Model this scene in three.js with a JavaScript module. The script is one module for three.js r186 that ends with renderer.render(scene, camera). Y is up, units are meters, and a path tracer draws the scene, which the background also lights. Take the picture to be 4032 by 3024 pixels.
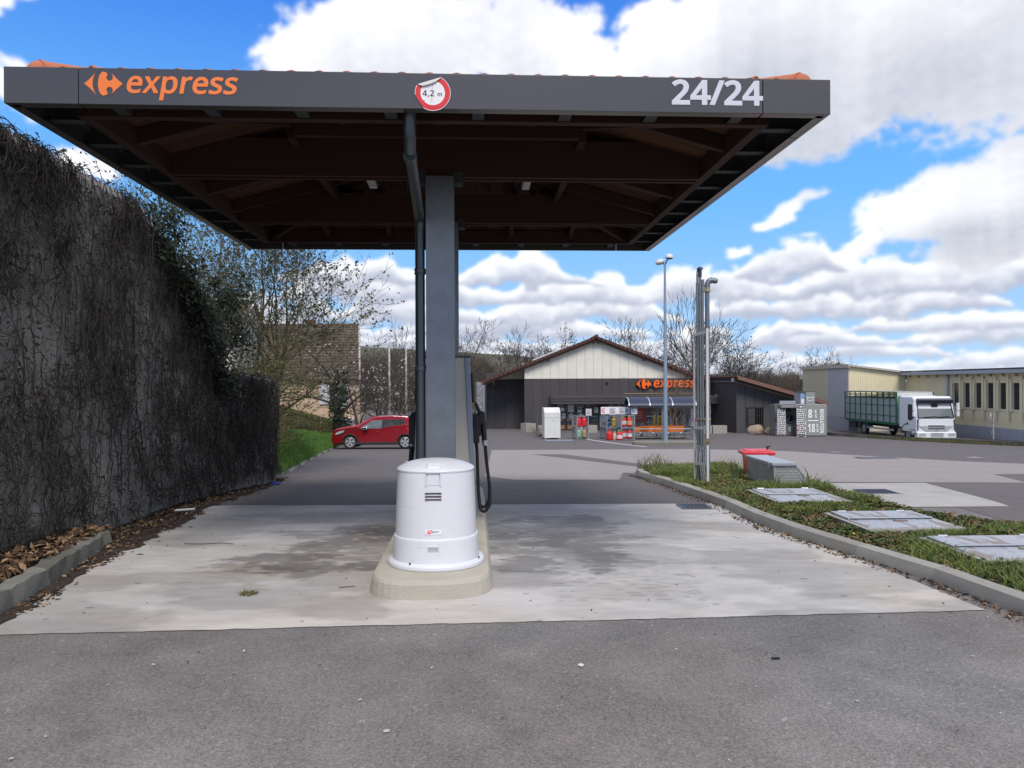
import * as THREE from 'three';
import { mergeGeometries } from 'three/addons/utils/BufferGeometryUtils.js';
import { RoundedBoxGeometry } from 'three/addons/geometries/RoundedBoxGeometry.js';
import { TextGeometry } from 'three/addons/geometries/TextGeometry.js';
import { FontLoader } from 'three/addons/loaders/FontLoader.js';

// ------------------------------------------------------------------ camera, sky, sun, exposure
const scene = new THREE.Scene();
const camera = new THREE.PerspectiveCamera(53.5, 4 / 3, 0.1, 1500);
camera.position.set(0, 1.75, 0);
camera.rotation.set(0, 0, -0.0044);
const renderer = new THREE.WebGLRenderer({ antialias: true });
renderer.toneMapping = THREE.LinearToneMapping;
renderer.toneMappingExposure = 1.6;
renderer.shadowMap.enabled = true;

const sun = new THREE.DirectionalLight(new THREE.Color(1, 0.93, 0.83), 2.0);
sun.position.set(9, 60, 34);
sun.target.position.set(0, 0, -14);
sun.castShadow = true;
sun.shadow.radius = 44;
sun.shadow.mapSize.set(2048, 2048);
Object.assign(sun.shadow.camera, { left: -50, right: 50, top: 50, bottom: -50, near: 1, far: 180 });
scene.add(sun, sun.target);

// ------------------------------------------------------------------ noise helpers
function rng(seed) { let a = seed >>> 0; return () => { a = (a + 0x6D2B79F5) | 0; let t = Math.imul(a ^ (a >>> 15), 1 | a); t = (t + Math.imul(t ^ (t >>> 7), 61 | t)) ^ t; return ((t ^ (t >>> 14)) >>> 0) / 4294967296; }; }
function hash2(x, y, s) { let h = Math.imul(x, 374761393) + Math.imul(y, 668265263) + Math.imul(s, 2147483647 ^ 0x5bd1e995); h = Math.imul(h ^ (h >>> 13), 1274126177); return ((h ^ (h >>> 16)) >>> 0) / 4294967296; }
function vnoise(x, y, s = 0, per = 0) {
  let ix = Math.floor(x), iy = Math.floor(y); const fx = x - ix, fy = y - iy;
  const ux = fx * fx * (3 - 2 * fx), uy = fy * fy * (3 - 2 * fy);
  let ix1 = ix + 1, iy1 = iy + 1;
  if (per) { ix = ((ix % per) + per) % per; iy = ((iy % per) + per) % per; ix1 = ((ix1 % per) + per) % per; iy1 = ((iy1 % per) + per) % per; }
  const a = hash2(ix, iy, s), b = hash2(ix1, iy, s), c = hash2(ix, iy1, s), d = hash2(ix1, iy1, s);
  return a + (b - a) * ux + (c - a) * uy + (a - b - c + d) * ux * uy;
}
function fbm(x, y, oct = 5, s = 0, per = 0, gain = 0.5) { let v = 0, a = 1, t = 0; for (let i = 0; i < oct; i++) { v += a * vnoise(x, y, s + i * 17, per); t += a; a *= gain; if (per) { x *= 2; y *= 2; per *= 2; } else { const q = x * 1.6 - y * 1.2 + 3.1; y = x * 1.2 + y * 1.6 + 7.7; x = q; } } return v / t; }
const clamp = (v, a = 0, b = 1) => Math.min(b, Math.max(a, v));
const sstep = (a, b, v) => { const t = clamp((v - a) / (b - a)); return t * t * (3 - 2 * t); };
const mix = (a, b, t) => a + (b - a) * t;

// ------------------------------------------------------------------ sky: air and cloud by direction (azimuth from the view axis, elevation)
{
  const Wd = 2048, Hd = 1024, data = new Float32Array(Wd * Hd * 4), cov = new Float32Array(Wd * Hd), shp = new Float32Array(Wd * Hd);
  const lin = (c) => Math.pow(c / 255, 2.2);
  // big cumulus bodies: [azimuth deg, elevation deg, half width, half height, strength, tilt]
  const bodies = [[-8, 24.2, 8.0, 3.0, 1.15, 0.05], [1, 23.8, 6, 3.2, 1.1, 0], [-14.5, 22.6, 4.5, 2.0, 0.9, 0.1], [4.5, 21.5, 7, 2.6, 0.9, 0], [18, 22.5, 9, 6, 1.3, 0.1], [28, 21.6, 9, 5.2, 1.25, 0.2], [21, 17.8, 7.5, 3.0, 1.0, 0.15], [36, 22, 9, 7, 1.1, 0.2], [13, 23.5, 5, 2.4, .7, 0.3],
    [31, 11.2, 6.5, 2.3, 1.0, 0.12], [37, 13.6, 5, 3, 0.9, 0.1], [33, 8.9, 6, 1.3, 0.8, 0.05], [20.2, 11.9, 2.3, 0.75, 0.75, 0.35], [24.2, 9.7, 1.7, 0.7, 0.75, 0.25], [17, 8.9, 1.5, 0.45, 0.6, 0], [-33.5, 23.4, 2.6, 1.6, 0.75, 0.3], [-33, 18.2, 2.2, 1.4, 0.7, -0.3], [-29, 14.3, 2.5, 1.0, 0.6, -0.2]];
  const cov1 = (az, el) => {
    // warped domain
    const wx = (fbm(az * 0.22 + 7, el * 0.32, 4, 3) - 0.5) * 5.2, wy = (fbm(az * 0.22, el * 0.32 + 31, 4, 9) - 0.5) * 2.6;
    const a = az + wx, e = el + wy;
    let d = 0;
    for (const [ba, be, w, h, s, tl] of bodies) {
      const da = a - ba, de = e - be - da * tl; const q = (da / w) ** 2 + ((de < 0 ? de * 1.15 : de) / h) ** 2;
      if (q < 3) d = Math.max(d, s * (1 - q * 0.62));
    }
    const r = Math.max(el, 0.25) * Math.PI / 180, k = 1 / Math.tan(r + 0.012);
    const X = Math.sin(az * Math.PI / 180) * k, Z = Math.cos(az * Math.PI / 180) * k;
    // everywhere outside of the view: the same broken cumulus overhead
    const out = Math.max(sstep(33, 45, Math.abs(az)), sstep(26, 34, el)) * sstep(6, 11, el);
    if (out > 0) d = Math.max(d, out * sstep(0.40, 0.60, fbm(X * 0.9 + 40, Z * 0.9 + 17, 6, 51)) * 1.1);
    return d;
  };
  // rows of flat based cumulus towards the horizon, the near rows over the far ones: [base elevation, height, seed, share]
  const rows = [[0.15, 0.75, 1, 0.66], [0.85, 0.85, 2, 0.62], [1.6, 0.95, 3, 0.64], [2.45, 1.15, 4, 0.60], [3.4, 1.35, 5, 0.58], [4.6, 1.5, 6, 0.58], [5.9, 1.7, 7, 0.56], [7.3, 1.9, 8, 0.46]];
  const rowCloud = (az, el) => { let a = 0, l = 0; for (const [e0, h0, sd, share] of rows) { if (el < e0 - 0.5 || el > e0 + h0 * 1.6) continue; const per = 0.16 / Math.sqrt(h0); const n = fbm(az * per + sd * 31.7, sd * 3.3, 4, 900 + sd, 0, 0.55), puff = fbm(az * 1.1 / h0 + sd * 9, el * 1.6 / h0 + sd, 5, 920 + sd, 0, 0.58), wave = (fbm(az * 0.3 + sd, sd, 3, 940) - 0.5) * 0.5; const b = e0 + wave; const top = h0 * 1.75 * sstep(1 - share - 0.10, 1 - share + 0.22, n) * (0.35 + 1.15 * puff); if (top < 0.12) continue; const y = (el - b) / top + (puff - 0.5) * 0.45; const q = sstep(-0.10, 0.10, y + (puff - 0.5) * 0.3) * sstep(1.05, 0.80, y) * sstep(0.1, 0.45, top); if (q <= 0) continue; const li = mix(0.16, 1.0, sstep(0.05, 0.85, y + (puff - 0.5) * 0.7)); l = (l * a * (1 - q) + li * q) / Math.max(1e-5, a * (1 - q) + q); a = a * (1 - q) + q; } return [a, l]; };
  const rowA = new Float32Array(Wd * Hd), rowL = new Float32Array(Wd * Hd);
  for (let j = 0; j < Hd; j++) {
    const el = (j + 0.5) / Hd * 180 - 90; if (el < -1.5) continue;
    for (let i = 0; i < Wd; i++) {
      // equirectangular: u = atan2(z, x) / 2pi + 0.5 ; view axis -z is u = 0.25
      let az = ((i + 0.5) / Wd - 0.25) * 360; if (az > 180) az -= 360;
      const c = cov1(az, el); if (el < 12) { const q = rowCloud(az, el); rowA[j * Wd + i] = q[0]; rowL[j * Wd + i] = q[1]; }
      const fine = 0.6 * fbm(az * 0.9, el * 1.3, 7, 77, 0, 0.66) + 0.4 * (1 - Math.abs(2 * fbm(az * 0.8 + 9, el * 1.1 + 4, 5, 79, 0, 0.6) - 1)) - 0.56;
      cov[j * Wd + i] = c > 0 ? clamp(sstep(0.16, 0.56, c + fine * 0.95)) : 0;
      shp[j * Wd + i] = c * 0.8 + fine * 0.85;
    }
  }
  for (let j = 0; j < Hd; j++) for (let i = 0; i < Wd; i++) {
    const el = (j + 0.5) / Hd * 180 - 90, o = (j * Wd + i) * 4;
    let R, G, B;
    if (el < -1.5) { R = 0.16; G = 0.155; B = 0.15; }
    else {
      const t = sstep(0, 14, el), t2 = sstep(10, 32, el);
      R = mix(mix(lin(172), lin(112), t), lin(52), t2); G = mix(mix(lin(206), lin(180), t), lin(116), t2); B = mix(mix(lin(240), lin(246), t), lin(220), t2);
      const c = cov[j * Wd + i], ra = rowA[j * Wd + i];
      if (ra > 0) { const li = rowL[j * Wd + i], hz = sstep(5, 0, el) * 0.3; const wr = mix(lin(158), 0.98, li), wg = mix(lin(166), 0.99, li), wb = mix(lin(188), 1.02, li); R = mix(R, mix(wr, lin(205), hz), ra * 0.96); G = mix(G, mix(wg, lin(216), hz), ra * 0.96); B = mix(B, mix(wb, lin(236), hz), ra * 0.96); }
      if (c > 0) {
        // thickness above towards the light decides how bright this bit of cloud is
        const hi = sstep(7, 15, el), step = 3 + 4 * hi; let th = 0;
        for (let k = 1; k <= 5; k++) { const jj = Math.min(Hd - 1, Math.round(j + k * step)); th += Math.max(0, shp[jj * Wd + i] - 0.12) / 5; }
        const lit = clamp(1.14 - th * (1.3 - 0.35 * hi), 0.12), dd = 0.9 + 0.2 * (fbm(i * 0.03, j * 0.06, 4, 5));
        const wr = mix(lin(152), 0.99, lit) * dd, wg = mix(lin(159), 0.99, lit) * dd, wb = mix(lin(178), 1.02, lit) * dd;
        const hz = sstep(5, 0, el) * 0.25;
        R = mix(R, mix(wr, lin(205), hz), c * 0.97); G = mix(G, mix(wg, lin(216), hz), c * 0.97); B = mix(B, mix(wb, lin(236), hz), c * 0.97);
      }
    }
    data[o] = R * 0.72; data[o + 1] = G * 0.72; data[o + 2] = B * 0.72; data[o + 3] = 1;
  }
  const skyTex = new THREE.DataTexture(data, Wd, Hd, THREE.RGBAFormat, THREE.FloatType);
  skyTex.mapping = THREE.EquirectangularReflectionMapping; skyTex.magFilter = THREE.LinearFilter; skyTex.minFilter = THREE.LinearFilter; skyTex.needsUpdate = true;
  scene.background = skyTex; scene.environment = skyTex;
}

// ------------------------------------------------------------------ builders
const names = new Map();
function numbered(n) { const k = names.get(n) || 0; names.set(n, k + 1); return k ? n + '_' + String(k).padStart(3, '0') : n; }
const V = (x, y, z) => new THREE.Vector3(x, y, z);
const P = (x, y, d) => new THREE.Vector3(x, y, -d);       // d: metres ahead of the camera position
function tagIt(o, label, category, group, kind) { if (label) o.userData.label = label; if (category) o.userData.category = category; if (group) o.userData.group = group; if (kind) o.userData.kind = kind; return o; }
function thing(name, label, category, [x, y, d] = [0, 0, 0], turn = 0, group, kind) {
  const o = new THREE.Group(); o.name = numbered(name); o.position.set(x, y, -d); o.rotation.y = turn; scene.add(o);
  return tagIt(o, label, category, group, kind);
}
function copyOf(src, [x, y, d], turn, label) {
  const c = src.clone(); c.name = numbered(src.name.replace(/_\d{3}$/, '')); c.position.set(x, y, -d); c.rotation.y = turn; scene.add(c);
  c.userData = { ...src.userData }; if (label) c.userData.label = label; return c;
}
function metreUV(g) {
  if (g.userData.keepUV) return g;
  if (!g.attributes.normal) g.computeVertexNormals();
  const p = g.attributes.position, n = g.attributes.normal, uv = new Float32Array(p.count * 2);
  for (let i = 0; i < p.count; i++) {
    const ax = Math.abs(n.getX(i)), ay = Math.abs(n.getY(i)), az = Math.abs(n.getZ(i));
    if (ay >= ax && ay >= az) { uv[2 * i] = p.getX(i); uv[2 * i + 1] = -p.getZ(i); } else if (ax >= az) { uv[2 * i] = -p.getZ(i); uv[2 * i + 1] = p.getY(i); } else { uv[2 * i] = p.getX(i); uv[2 * i + 1] = p.getY(i); }
  }
  g.setAttribute('uv', new THREE.BufferAttribute(uv, 2)); return g;
}
function merge(list) {
  list = (Array.isArray(list) ? list : [list]).map((g) => { const keep = g.userData.keepUV; let q = g.index ? g.toNonIndexed() : g; q.userData.keepUV = keep; q = metreUV(q); for (const k of Object.keys(q.attributes)) if (!['position', 'normal', 'uv', 'color'].includes(k)) q.deleteAttribute(k); return q; });
  if (list.some((g) => g.attributes.color)) for (const g of list) if (!g.attributes.color) g.setAttribute('color', new THREE.BufferAttribute(new Float32Array(g.attributes.position.count * 3).fill(1), 3));
  return list.length === 1 ? list[0] : mergeGeometries(list, false);
}
function part(name, geos, mat, parent = scene) {
  const m = new THREE.Mesh(merge(geos), mat); m.name = numbered(name); m.castShadow = m.receiveShadow = true; parent.add(m); return m;
}
function shared(name, geo, mat, parent, x = 0, y = 0, z = 0, ry = 0) { const m = new THREE.Mesh(geo, mat); m.name = numbered(name); m.castShadow = m.receiveShadow = true; m.position.set(x, y, z); m.rotation.y = ry; parent.add(m); return m; }
function place(g, x, y, z, rx = 0, ry = 0, rz = 0) { g.applyMatrix4(new THREE.Matrix4().makeRotationFromEuler(new THREE.Euler(rx, ry, rz, 'YXZ')).setPosition(x, y, z)); return g; }
const box = (w, h, d, x = 0, y = 0, z = 0, rx = 0, ry = 0, rz = 0) => place(new THREE.BoxGeometry(w, h, d), x, y, z, rx, ry, rz);
const rbox = (w, h, d, r, x = 0, y = 0, z = 0, rx = 0, ry = 0, rz = 0) => place(new RoundedBoxGeometry(w, h, d, 2, r), x, y, z, rx, ry, rz);
const cyl = (r0, r1, h, x = 0, y = 0, z = 0, n = 20, rx = 0, ry = 0, rz = 0) => place(new THREE.CylinderGeometry(r1, r0, h, n), x, y, z, rx, ry, rz);
function rod(a, b, r0, r1 = r0, n = 10) { const d = b.clone().sub(a), L = d.length(); const g = new THREE.CylinderGeometry(r1, r0, L, n); g.applyQuaternion(new THREE.Quaternion().setFromUnitVectors(V(0, 1, 0), d.normalize())); const c = a.clone().add(b).multiplyScalar(0.5); g.translate(c.x, c.y, c.z); return g; }
function beam(a, b, w, h) { // rectangular bar from a to b, w across, h up
  const d = b.clone().sub(a), L = d.length(); const g = new THREE.BoxGeometry(w, h, L); const m = new THREE.Matrix4().lookAt(a, b, V(0, 1, 0)); const c = a.clone().add(b).multiplyScalar(0.5); m.setPosition(c); g.applyMatrix4(m); return g;
}
function pipe(pts, r, n = 12, seg = 48, closed = false) { return new THREE.TubeGeometry(new THREE.CatmullRomCurve3(pts, closed, 'catmullrom', 0.15), seg, r, n, closed); }
function prism(poly, depth, bevel = 0) { // outline in x,y ; extruded along +z from 0 to depth
  const s = new THREE.Shape(poly.map(([x, y]) => new THREE.Vector2(x, y)));
  return new THREE.ExtrudeGeometry(s, { depth, bevelEnabled: bevel > 0, bevelSize: bevel, bevelThickness: bevel, bevelSegments: 1, curveSegments: 10 });
}
function quadGeo(a, b, c, d, uvs) { const g = new THREE.BufferGeometry(); g.setAttribute('position', new THREE.Float32BufferAttribute([...a.toArray(), ...b.toArray(), ...c.toArray(), ...a.toArray(), ...c.toArray(), ...d.toArray()], 3)); const u = uvs || [[0, 0], [1, 0], [1, 1], [0, 1]]; g.setAttribute('uv', new THREE.Float32BufferAttribute([u[0], u[1], u[2], u[0], u[2], u[3]].flat(), 2)); g.computeVertexNormals(); g.userData.keepUV = true; return g; }

// ------------------------------------------------------------------ ground height: level forecourt, then a slope down to the shop's car park
function drop(d) { if (d < 10.5) return 0; if (d < 11.5) return 0.051 * (d - 10.5) ** 2 / 2; if (d < 34) return 0.051 * (d - 11); if (d < 54) { const t = d - 34; return 0.051 * 23 + 0.051 * (t - t * t / 40); } return 0.051 * 23 + 0.51; }
const gy = (x, d) => -drop(d);
const bands = [-30, 0, 3, 10.4, 10.7, 11, 11.3, 11.6, 13, 16, 20, 26, 34, 36, 38, 40, 42, 44, 46, 48, 50, 52, 54, 60, 90];
function clipD(poly, lo, hi) { const cut = (pts, v, keepAbove) => { const out = []; for (let i = 0; i < pts.length; i++) { const a = pts[i], b = pts[(i + 1) % pts.length]; const ia = keepAbove ? a[1] >= v : a[1] <= v, ib = keepAbove ? b[1] >= v : b[1] <= v; if (ia) out.push(a); if (ia !== ib) { const t = (v - a[1]) / (b[1] - a[1]); out.push([a[0] + (b[0] - a[0]) * t, v]); } } return out; }; return cut(cut(poly, lo, true), hi, false); }
function sheetGeo(poly, lift = 0.004, extra) { // a sheet that follows the ground; poly in [x, d]
  const pos = [], uv = [];
  for (let k = 0; k < bands.length - 1; k++) {
    const q = clipD(poly, bands[k], bands[k + 1]); if (q.length < 3) continue;
    const c = q.map(([x, d]) => new THREE.Vector2(x, d)); let f; try { f = THREE.ShapeUtils.triangulateShape(c, []); } catch (e) { continue; }
    for (const t of f) { let [a, b, cc] = t.map((i) => c[i]); const area = (b.x - a.x) * (cc.y - a.y) - (b.y - a.y) * (cc.x - a.x); if (Math.abs(area) < 1e-7) continue; if (area < 0) [b, cc] = [cc, b]; for (const v of [a, b, cc]) { pos.push(v.x, gy(v.x, v.y) + lift + (extra ? extra(v.x, v.y) : 0), -v.y); uv.push(v.x, v.y); } }
  }
  const g = new THREE.BufferGeometry(); g.setAttribute('position', new THREE.Float32BufferAttribute(pos, 3)); g.setAttribute('uv', new THREE.Float32BufferAttribute(uv, 2)); g.computeVertexNormals(); g.userData.keepUV = true; return g;
}

// ------------------------------------------------------------------ textures
function tex(w, h, fn, { srgb = true, wrap = true, rx = 1, ry = 1 } = {}) { // fn(u,v,x,y) -> [r,g,b] linear 0..1 (srgb) or raw
  const d = new Uint8Array(w * h * 4);
  for (let y = 0; y < h; y++) for (let x = 0; x < w; x++) { const c = fn(x / w, y / h, x, y), o = (y * w + x) * 4; for (let k = 0; k < 3; k++) { const v = clamp(c[k]); d[o + k] = Math.round(255 * (srgb ? Math.pow(v, 1 / 2.2) : v)); } d[o + 3] = 255; }
  const t = new THREE.DataTexture(d, w, h, THREE.RGBAFormat); t.magFilter = THREE.LinearFilter; t.minFilter = THREE.LinearMipmapLinearFilter; t.generateMipmaps = true; if (srgb) t.colorSpace = THREE.SRGBColorSpace; if (wrap) t.wrapS = t.wrapT = THREE.RepeatWrapping; t.repeat.set(rx, ry); t.needsUpdate = true; return t;
}
function canvasTex(w, h, draw) { const c = document.createElement('canvas'); c.width = w; c.height = h; const g = c.getContext('2d'); draw(g, w, h); const t = new THREE.CanvasTexture(c); t.colorSpace = THREE.SRGBColorSpace; t.anisotropy = 4; return t; }
const C = (r, g, b) => new THREE.Color().setRGB(r, g, b);
const std = (r, g, b, rough = 0.7, metal = 0, extra = {}) => new THREE.MeshStandardMaterial({ color: C(r, g, b), roughness: rough, metalness: metal, ...extra });
const phys = (r, g, b, rough, metal, extra) => new THREE.MeshPhysicalMaterial({ color: C(r, g, b), roughness: rough, metalness: metal, ...extra });

// mottled grain used to break up plain paint / concrete / metal (scale: metres per tile)
const mottle = tex(512, 512, (u, v) => { const n = 0.80 + 0.28 * fbm(u * 6, v * 6, 5, 11, 6) + 0.06 * (hash2(u * 512 | 0, v * 512 | 0, 3) - 0.5); return [n, n, n]; }, { rx: 0.7, ry: 0.7 });
const streaks = tex(512, 512, (u, v) => { const n = 0.86 + 0.12 * fbm(u * 24, v * 3, 4, 41, 0) + 0.08 * fbm(u * 5, v * 5, 4, 13, 5) - 0.02; return [n, n, n * 0.985]; }, { rx: 0.5, ry: 0.5 });
const galvTex = tex(512, 512, (u, v) => { let n = 0; const s = 30; const gx = u * s, gy2 = v * s; let best = 9, id = 0; for (let a = -1; a <= 1; a++) for (let b = -1; b <= 1; b++) { const cx = Math.floor(gx) + a, cy = Math.floor(gy2) + b, mx = ((cx % s) + s) % s, my = ((cy % s) + s) % s; const dx = cx + hash2(mx, my, 5) - gx, dy = cy + hash2(mx, my, 6) - gy2, q = dx * dx + dy * dy; if (q < best) { best = q; id = hash2(mx, my, 7); } } n = 0.88 + 0.09 * id + 0.22 * (fbm(u * 4, v * 4, 5, 19, 4) - 0.5); return [n, n, n]; }, { rx: 1.6, ry: 1.6 });
const woodTex = tex(512, 512, (u, v) => { const g = fbm(u * 3 + fbm(u * 4, v * 30, 3, 5) * 0.3, v * 60, 4, 31); const n = 0.6 + 0.7 * g; return [n, n * 0.92, n * 0.85]; }, { rx: 0.5, ry: 0.5 });
const asphaltTex = (seed, a, b, white) => tex(1024, 1024, (u, v, x, y) => {
  const g = fbm(u * 260, v * 260, 2, seed, 260), c = fbm(u * 8, v * 8, 4, seed + 3, 8), s = hash2(x >> 1, y >> 1, seed + 9), e = vnoise(u * 110, v * 110, seed + 2, 110);
  let n = mix(a, b, 0.5 + (g - 0.5) * 1.5 + (c - 0.5) * 0.6) * (0.85 + 0.30 * hash2(x, y, seed + 1)); if (e > 0.86) n *= 1.0 + white * (e - 0.86) * 6; if (s > 0.9985) n = mix(n, 0.5, 0.5 * white);
  return [n * 1.085, n * 0.985, n * 0.925];
}, { rx: 1 / 2.2, ry: 1 / 2.2 });
const nearAsphalt = asphaltTex(100, 0.108, 0.222, 0.8), farAsphalt = asphaltTex(140, 0.085, 0.135, 0.5), paleAsphalt = asphaltTex(180, 0.22, 0.30, 0.3);
const grit = tex(512, 512, (u, v, x, y) => { const n = 0.5 + 0.6 * (fbm(u * 120, v * 120, 2, 61, 120) - 0.5) + 0.25 * (hash2(x, y, 8) - 0.5); return [n, n, n]; }, { srgb: false, rx: 0.9, ry: 0.9 });

const scuff = tex(512, 512, (u, v, x, y) => { const a = fbm(u * 40, v * 5, 3, 91), b = fbm(u * 5, v * 40, 3, 92), c = fbm(u * 7, v * 7, 4, 93, 7); let n = 0.95 + 0.06 * c - 0.05 * sstep(0.72, 0.82, a) - 0.10 * sstep(0.80, 0.86, b) - (hash2(x >> 1, y >> 1, 94) > 0.9996 ? 0.3 : 0); return [n, n, n * 0.985]; }, { rx: 0.9, ry: 0.9 });
const M = {
  asphalt: std(1, 1, 1, 0.95, 0, { map: nearAsphalt, bumpMap: grit, bumpScale: 0.004, vertexColors: true }),
  asphaltFar: std(0.97, 0.95, 1, 0.95, 0, { map: farAsphalt }),
  asphaltPale: std(1, 0.99, 1.0, 0.95, 0, { map: paleAsphalt }),
  concrete: std(0.36, 0.345, 0.315, 0.92, 0, { map: mottle, bumpMap: grit, bumpScale: 0.003 }),
  kerb: std(0.30, 0.285, 0.25, 0.92, 0, { map: mottle, bumpMap: grit, bumpScale: 0.004 }),
  galv: std(0.255, 0.28, 0.305, 0.38, 0.7, { map: galvTex }),
  galvDark: std(0.13, 0.15, 0.165, 0.4, 0.6, { map: galvTex }),
  fascia: phys(0.088, 0.08, 0.074, 0.3, 0.35, { clearcoat: 0.35, clearcoatRoughness: 0.15 }),
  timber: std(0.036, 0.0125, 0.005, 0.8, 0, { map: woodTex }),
  board: std(0.085, 0.046, 0.024, 0.85, 0, { map: woodTex }),
  orange: std(0.88, 0.21, 0.035, 0.45),
  orangeSign: std(0.9, 0.14, 0.01, 0.4),
  white: std(0.78, 0.78, 0.78, 0.5), whiteRough: std(0.72, 0.72, 0.70, 0.8, 0, { map: mottle }),
  whitePaint: std(0.62, 0.64, 0.66, 0.6, 0, { map: streaks }),
  plastic: phys(0.70, 0.71, 0.745, 0.34, 0, { clearcoat: 0.15, clearcoatRoughness: 0.3, map: scuff }),
  black: std(0.012, 0.012, 0.013, 0.45), rubber: std(0.02, 0.02, 0.021, 0.8), dark: std(0.02, 0.02, 0.022, 0.6),
  tile: std(0.48, 0.155, 0.075, 0.85, 0, { map: mottle }),
  brownTile: std(0.10, 0.045, 0.032, 0.85, 0, { map: mottle }),
  red: std(0.55, 0.015, 0.022, 0.4), chrome: std(0.75, 0.76, 0.78, 0.18, 1), silver: std(0.55, 0.56, 0.58, 0.35, 0.7),
  bark: std(0.06, 0.05, 0.044, 0.95), barkPale: std(0.10, 0.082, 0.068, 0.95), barkGreen: std(0.10, 0.09, 0.05, 0.95),
};

const fontBold = await new FontLoader().loadAsync('fonts/droid/droid_sans_bold.typeface.json');
const fontReg = await new FontLoader().loadAsync('fonts/droid/droid_sans_regular.typeface.json');
function textGeo(str, width, { font = fontBold, depth = 0.003, shear = 0, round = 0, height } = {}) { // lower left corner of the lettering at the origin, in x,y
  const g = new TextGeometry(str, { font, size: 1, depth: depth / width, curveSegments: 6, bevelEnabled: round > 0, bevelSize: round, bevelThickness: 0.001, bevelSegments: 1 });
  if (shear) g.applyMatrix4(new THREE.Matrix4().makeShear(0, 0, shear, 0, 0, 0));
  g.computeBoundingBox(); const b = g.boundingBox; g.translate(-b.min.x, 0, -b.min.z); const s = width / (b.max.x - b.min.x); const sy = height ? height / (b.max.y - Math.min(0, b.min.y)) : s; g.scale(s, sy, depth / Math.max(1e-6, b.max.z - b.min.z)); g.computeVertexNormals(); return g;
}
function logoGeo(h, depth) { // two-piece chevron emblem, height h, centred vertically on y = 0, left edge at x = 0
  const k = h / 146, X = (x) => (x - 497) * k, Y = (y) => (290 - y) * k;
  const a = new THREE.Shape(); a.moveTo(X(497), Y(290)); a.quadraticCurveTo(X(540), Y(258), X(569), Y(220)); a.quadraticCurveTo(X(528), Y(290), X(569), Y(359)); a.quadraticCurveTo(X(540), Y(322), X(497), Y(290));
  const b = new THREE.Shape(); b.moveTo(X(608), Y(217)); b.quadraticCurveTo(X(638), Y(217), X(638), Y(238)); b.quadraticCurveTo(X(626), Y(250), X(634), Y(264)); b.quadraticCurveTo(X(650), Y(280), X(666), Y(264)); b.quadraticCurveTo(X(676), Y(246), X(660), Y(222)); b.quadraticCurveTo(X(690), Y(258), X(729), Y(290)); b.quadraticCurveTo(X(690), Y(322), X(657), Y(359)); b.quadraticCurveTo(X(676), Y(334), X(666), Y(318)); b.quadraticCurveTo(X(650), Y(300), X(634), Y(318)); b.quadraticCurveTo(X(626), Y(332), X(640), Y(346)); b.quadraticCurveTo(X(638), Y(363), X(608), Y(363)); b.quadraticCurveTo(X(581), Y(345), X(581), Y(290)); b.quadraticCurveTo(X(581), Y(235), X(608), Y(217));
  return [a, b].map((s) => new THREE.ExtrudeGeometry(s, { depth, bevelEnabled: false, curveSegments: 10 }));
}

// ------------------------------------------------------------------ ground
{
  const xs = [], ds = []; for (let x = -320; x < -14; x += x < -60 ? 40 : 6) xs.push(x); for (let x = -14; x < 14; x += 0.35) xs.push(x); for (let x = 14; x <= 320; x += x < 60 ? 6 : 40) xs.push(x);
  for (let d = -30; d < 1; d += 3) ds.push(d); for (let d = 1; d < 13; d += 0.3) ds.push(d); for (let d = 13; d < 60; d += 1) ds.push(d); for (let d = 60; d <= 420; d += 24) ds.push(d);
  const pos = [], uv = [], col = [], idx = [];
  for (const d of ds) for (const x of xs) {
    pos.push(x, gy(x, d), -d); uv.push(x, d);
    const a = fbm(x * 0.5 + 20, d * 0.7 + 9, 4, 201) - 0.5, b = fbm(x * 1.3 + 4, d * 1.6, 3, 222) - 0.5, red = fbm(x * 0.45 + 3, d * 0.5 + 44, 4, 231) - 0.5;
    const n = 1 + a * 0.5 + b * 0.22; col.push(n * (1 + red * 0.22), n, n * (1 - red * 0.05));
  }
  for (let j = 0; j < ds.length - 1; j++) for (let i = 0; i < xs.length - 1; i++) { const a = j * xs.length + i, b = a + 1, c = a + xs.length, d = c + 1; idx.push(a, b, d, a, d, c); }
  const g = new THREE.BufferGeometry(); g.setAttribute('position', new THREE.Float32BufferAttribute(pos, 3)); g.setAttribute('uv', new THREE.Float32BufferAttribute(uv, 2)); g.setAttribute('color', new THREE.Float32BufferAttribute(col, 3)); g.setIndex(idx); g.computeVertexNormals(); g.userData.keepUV = true;
  tagIt(part('ground', g, M.asphalt), 'grey worn asphalt ground of the forecourt', null, null, 'structure');
}
function sheet(name, poly, mat, lift, label) { return tagIt(part(name, sheetGeo(poly, lift), mat), label, null, null, 'structure'); }
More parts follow.
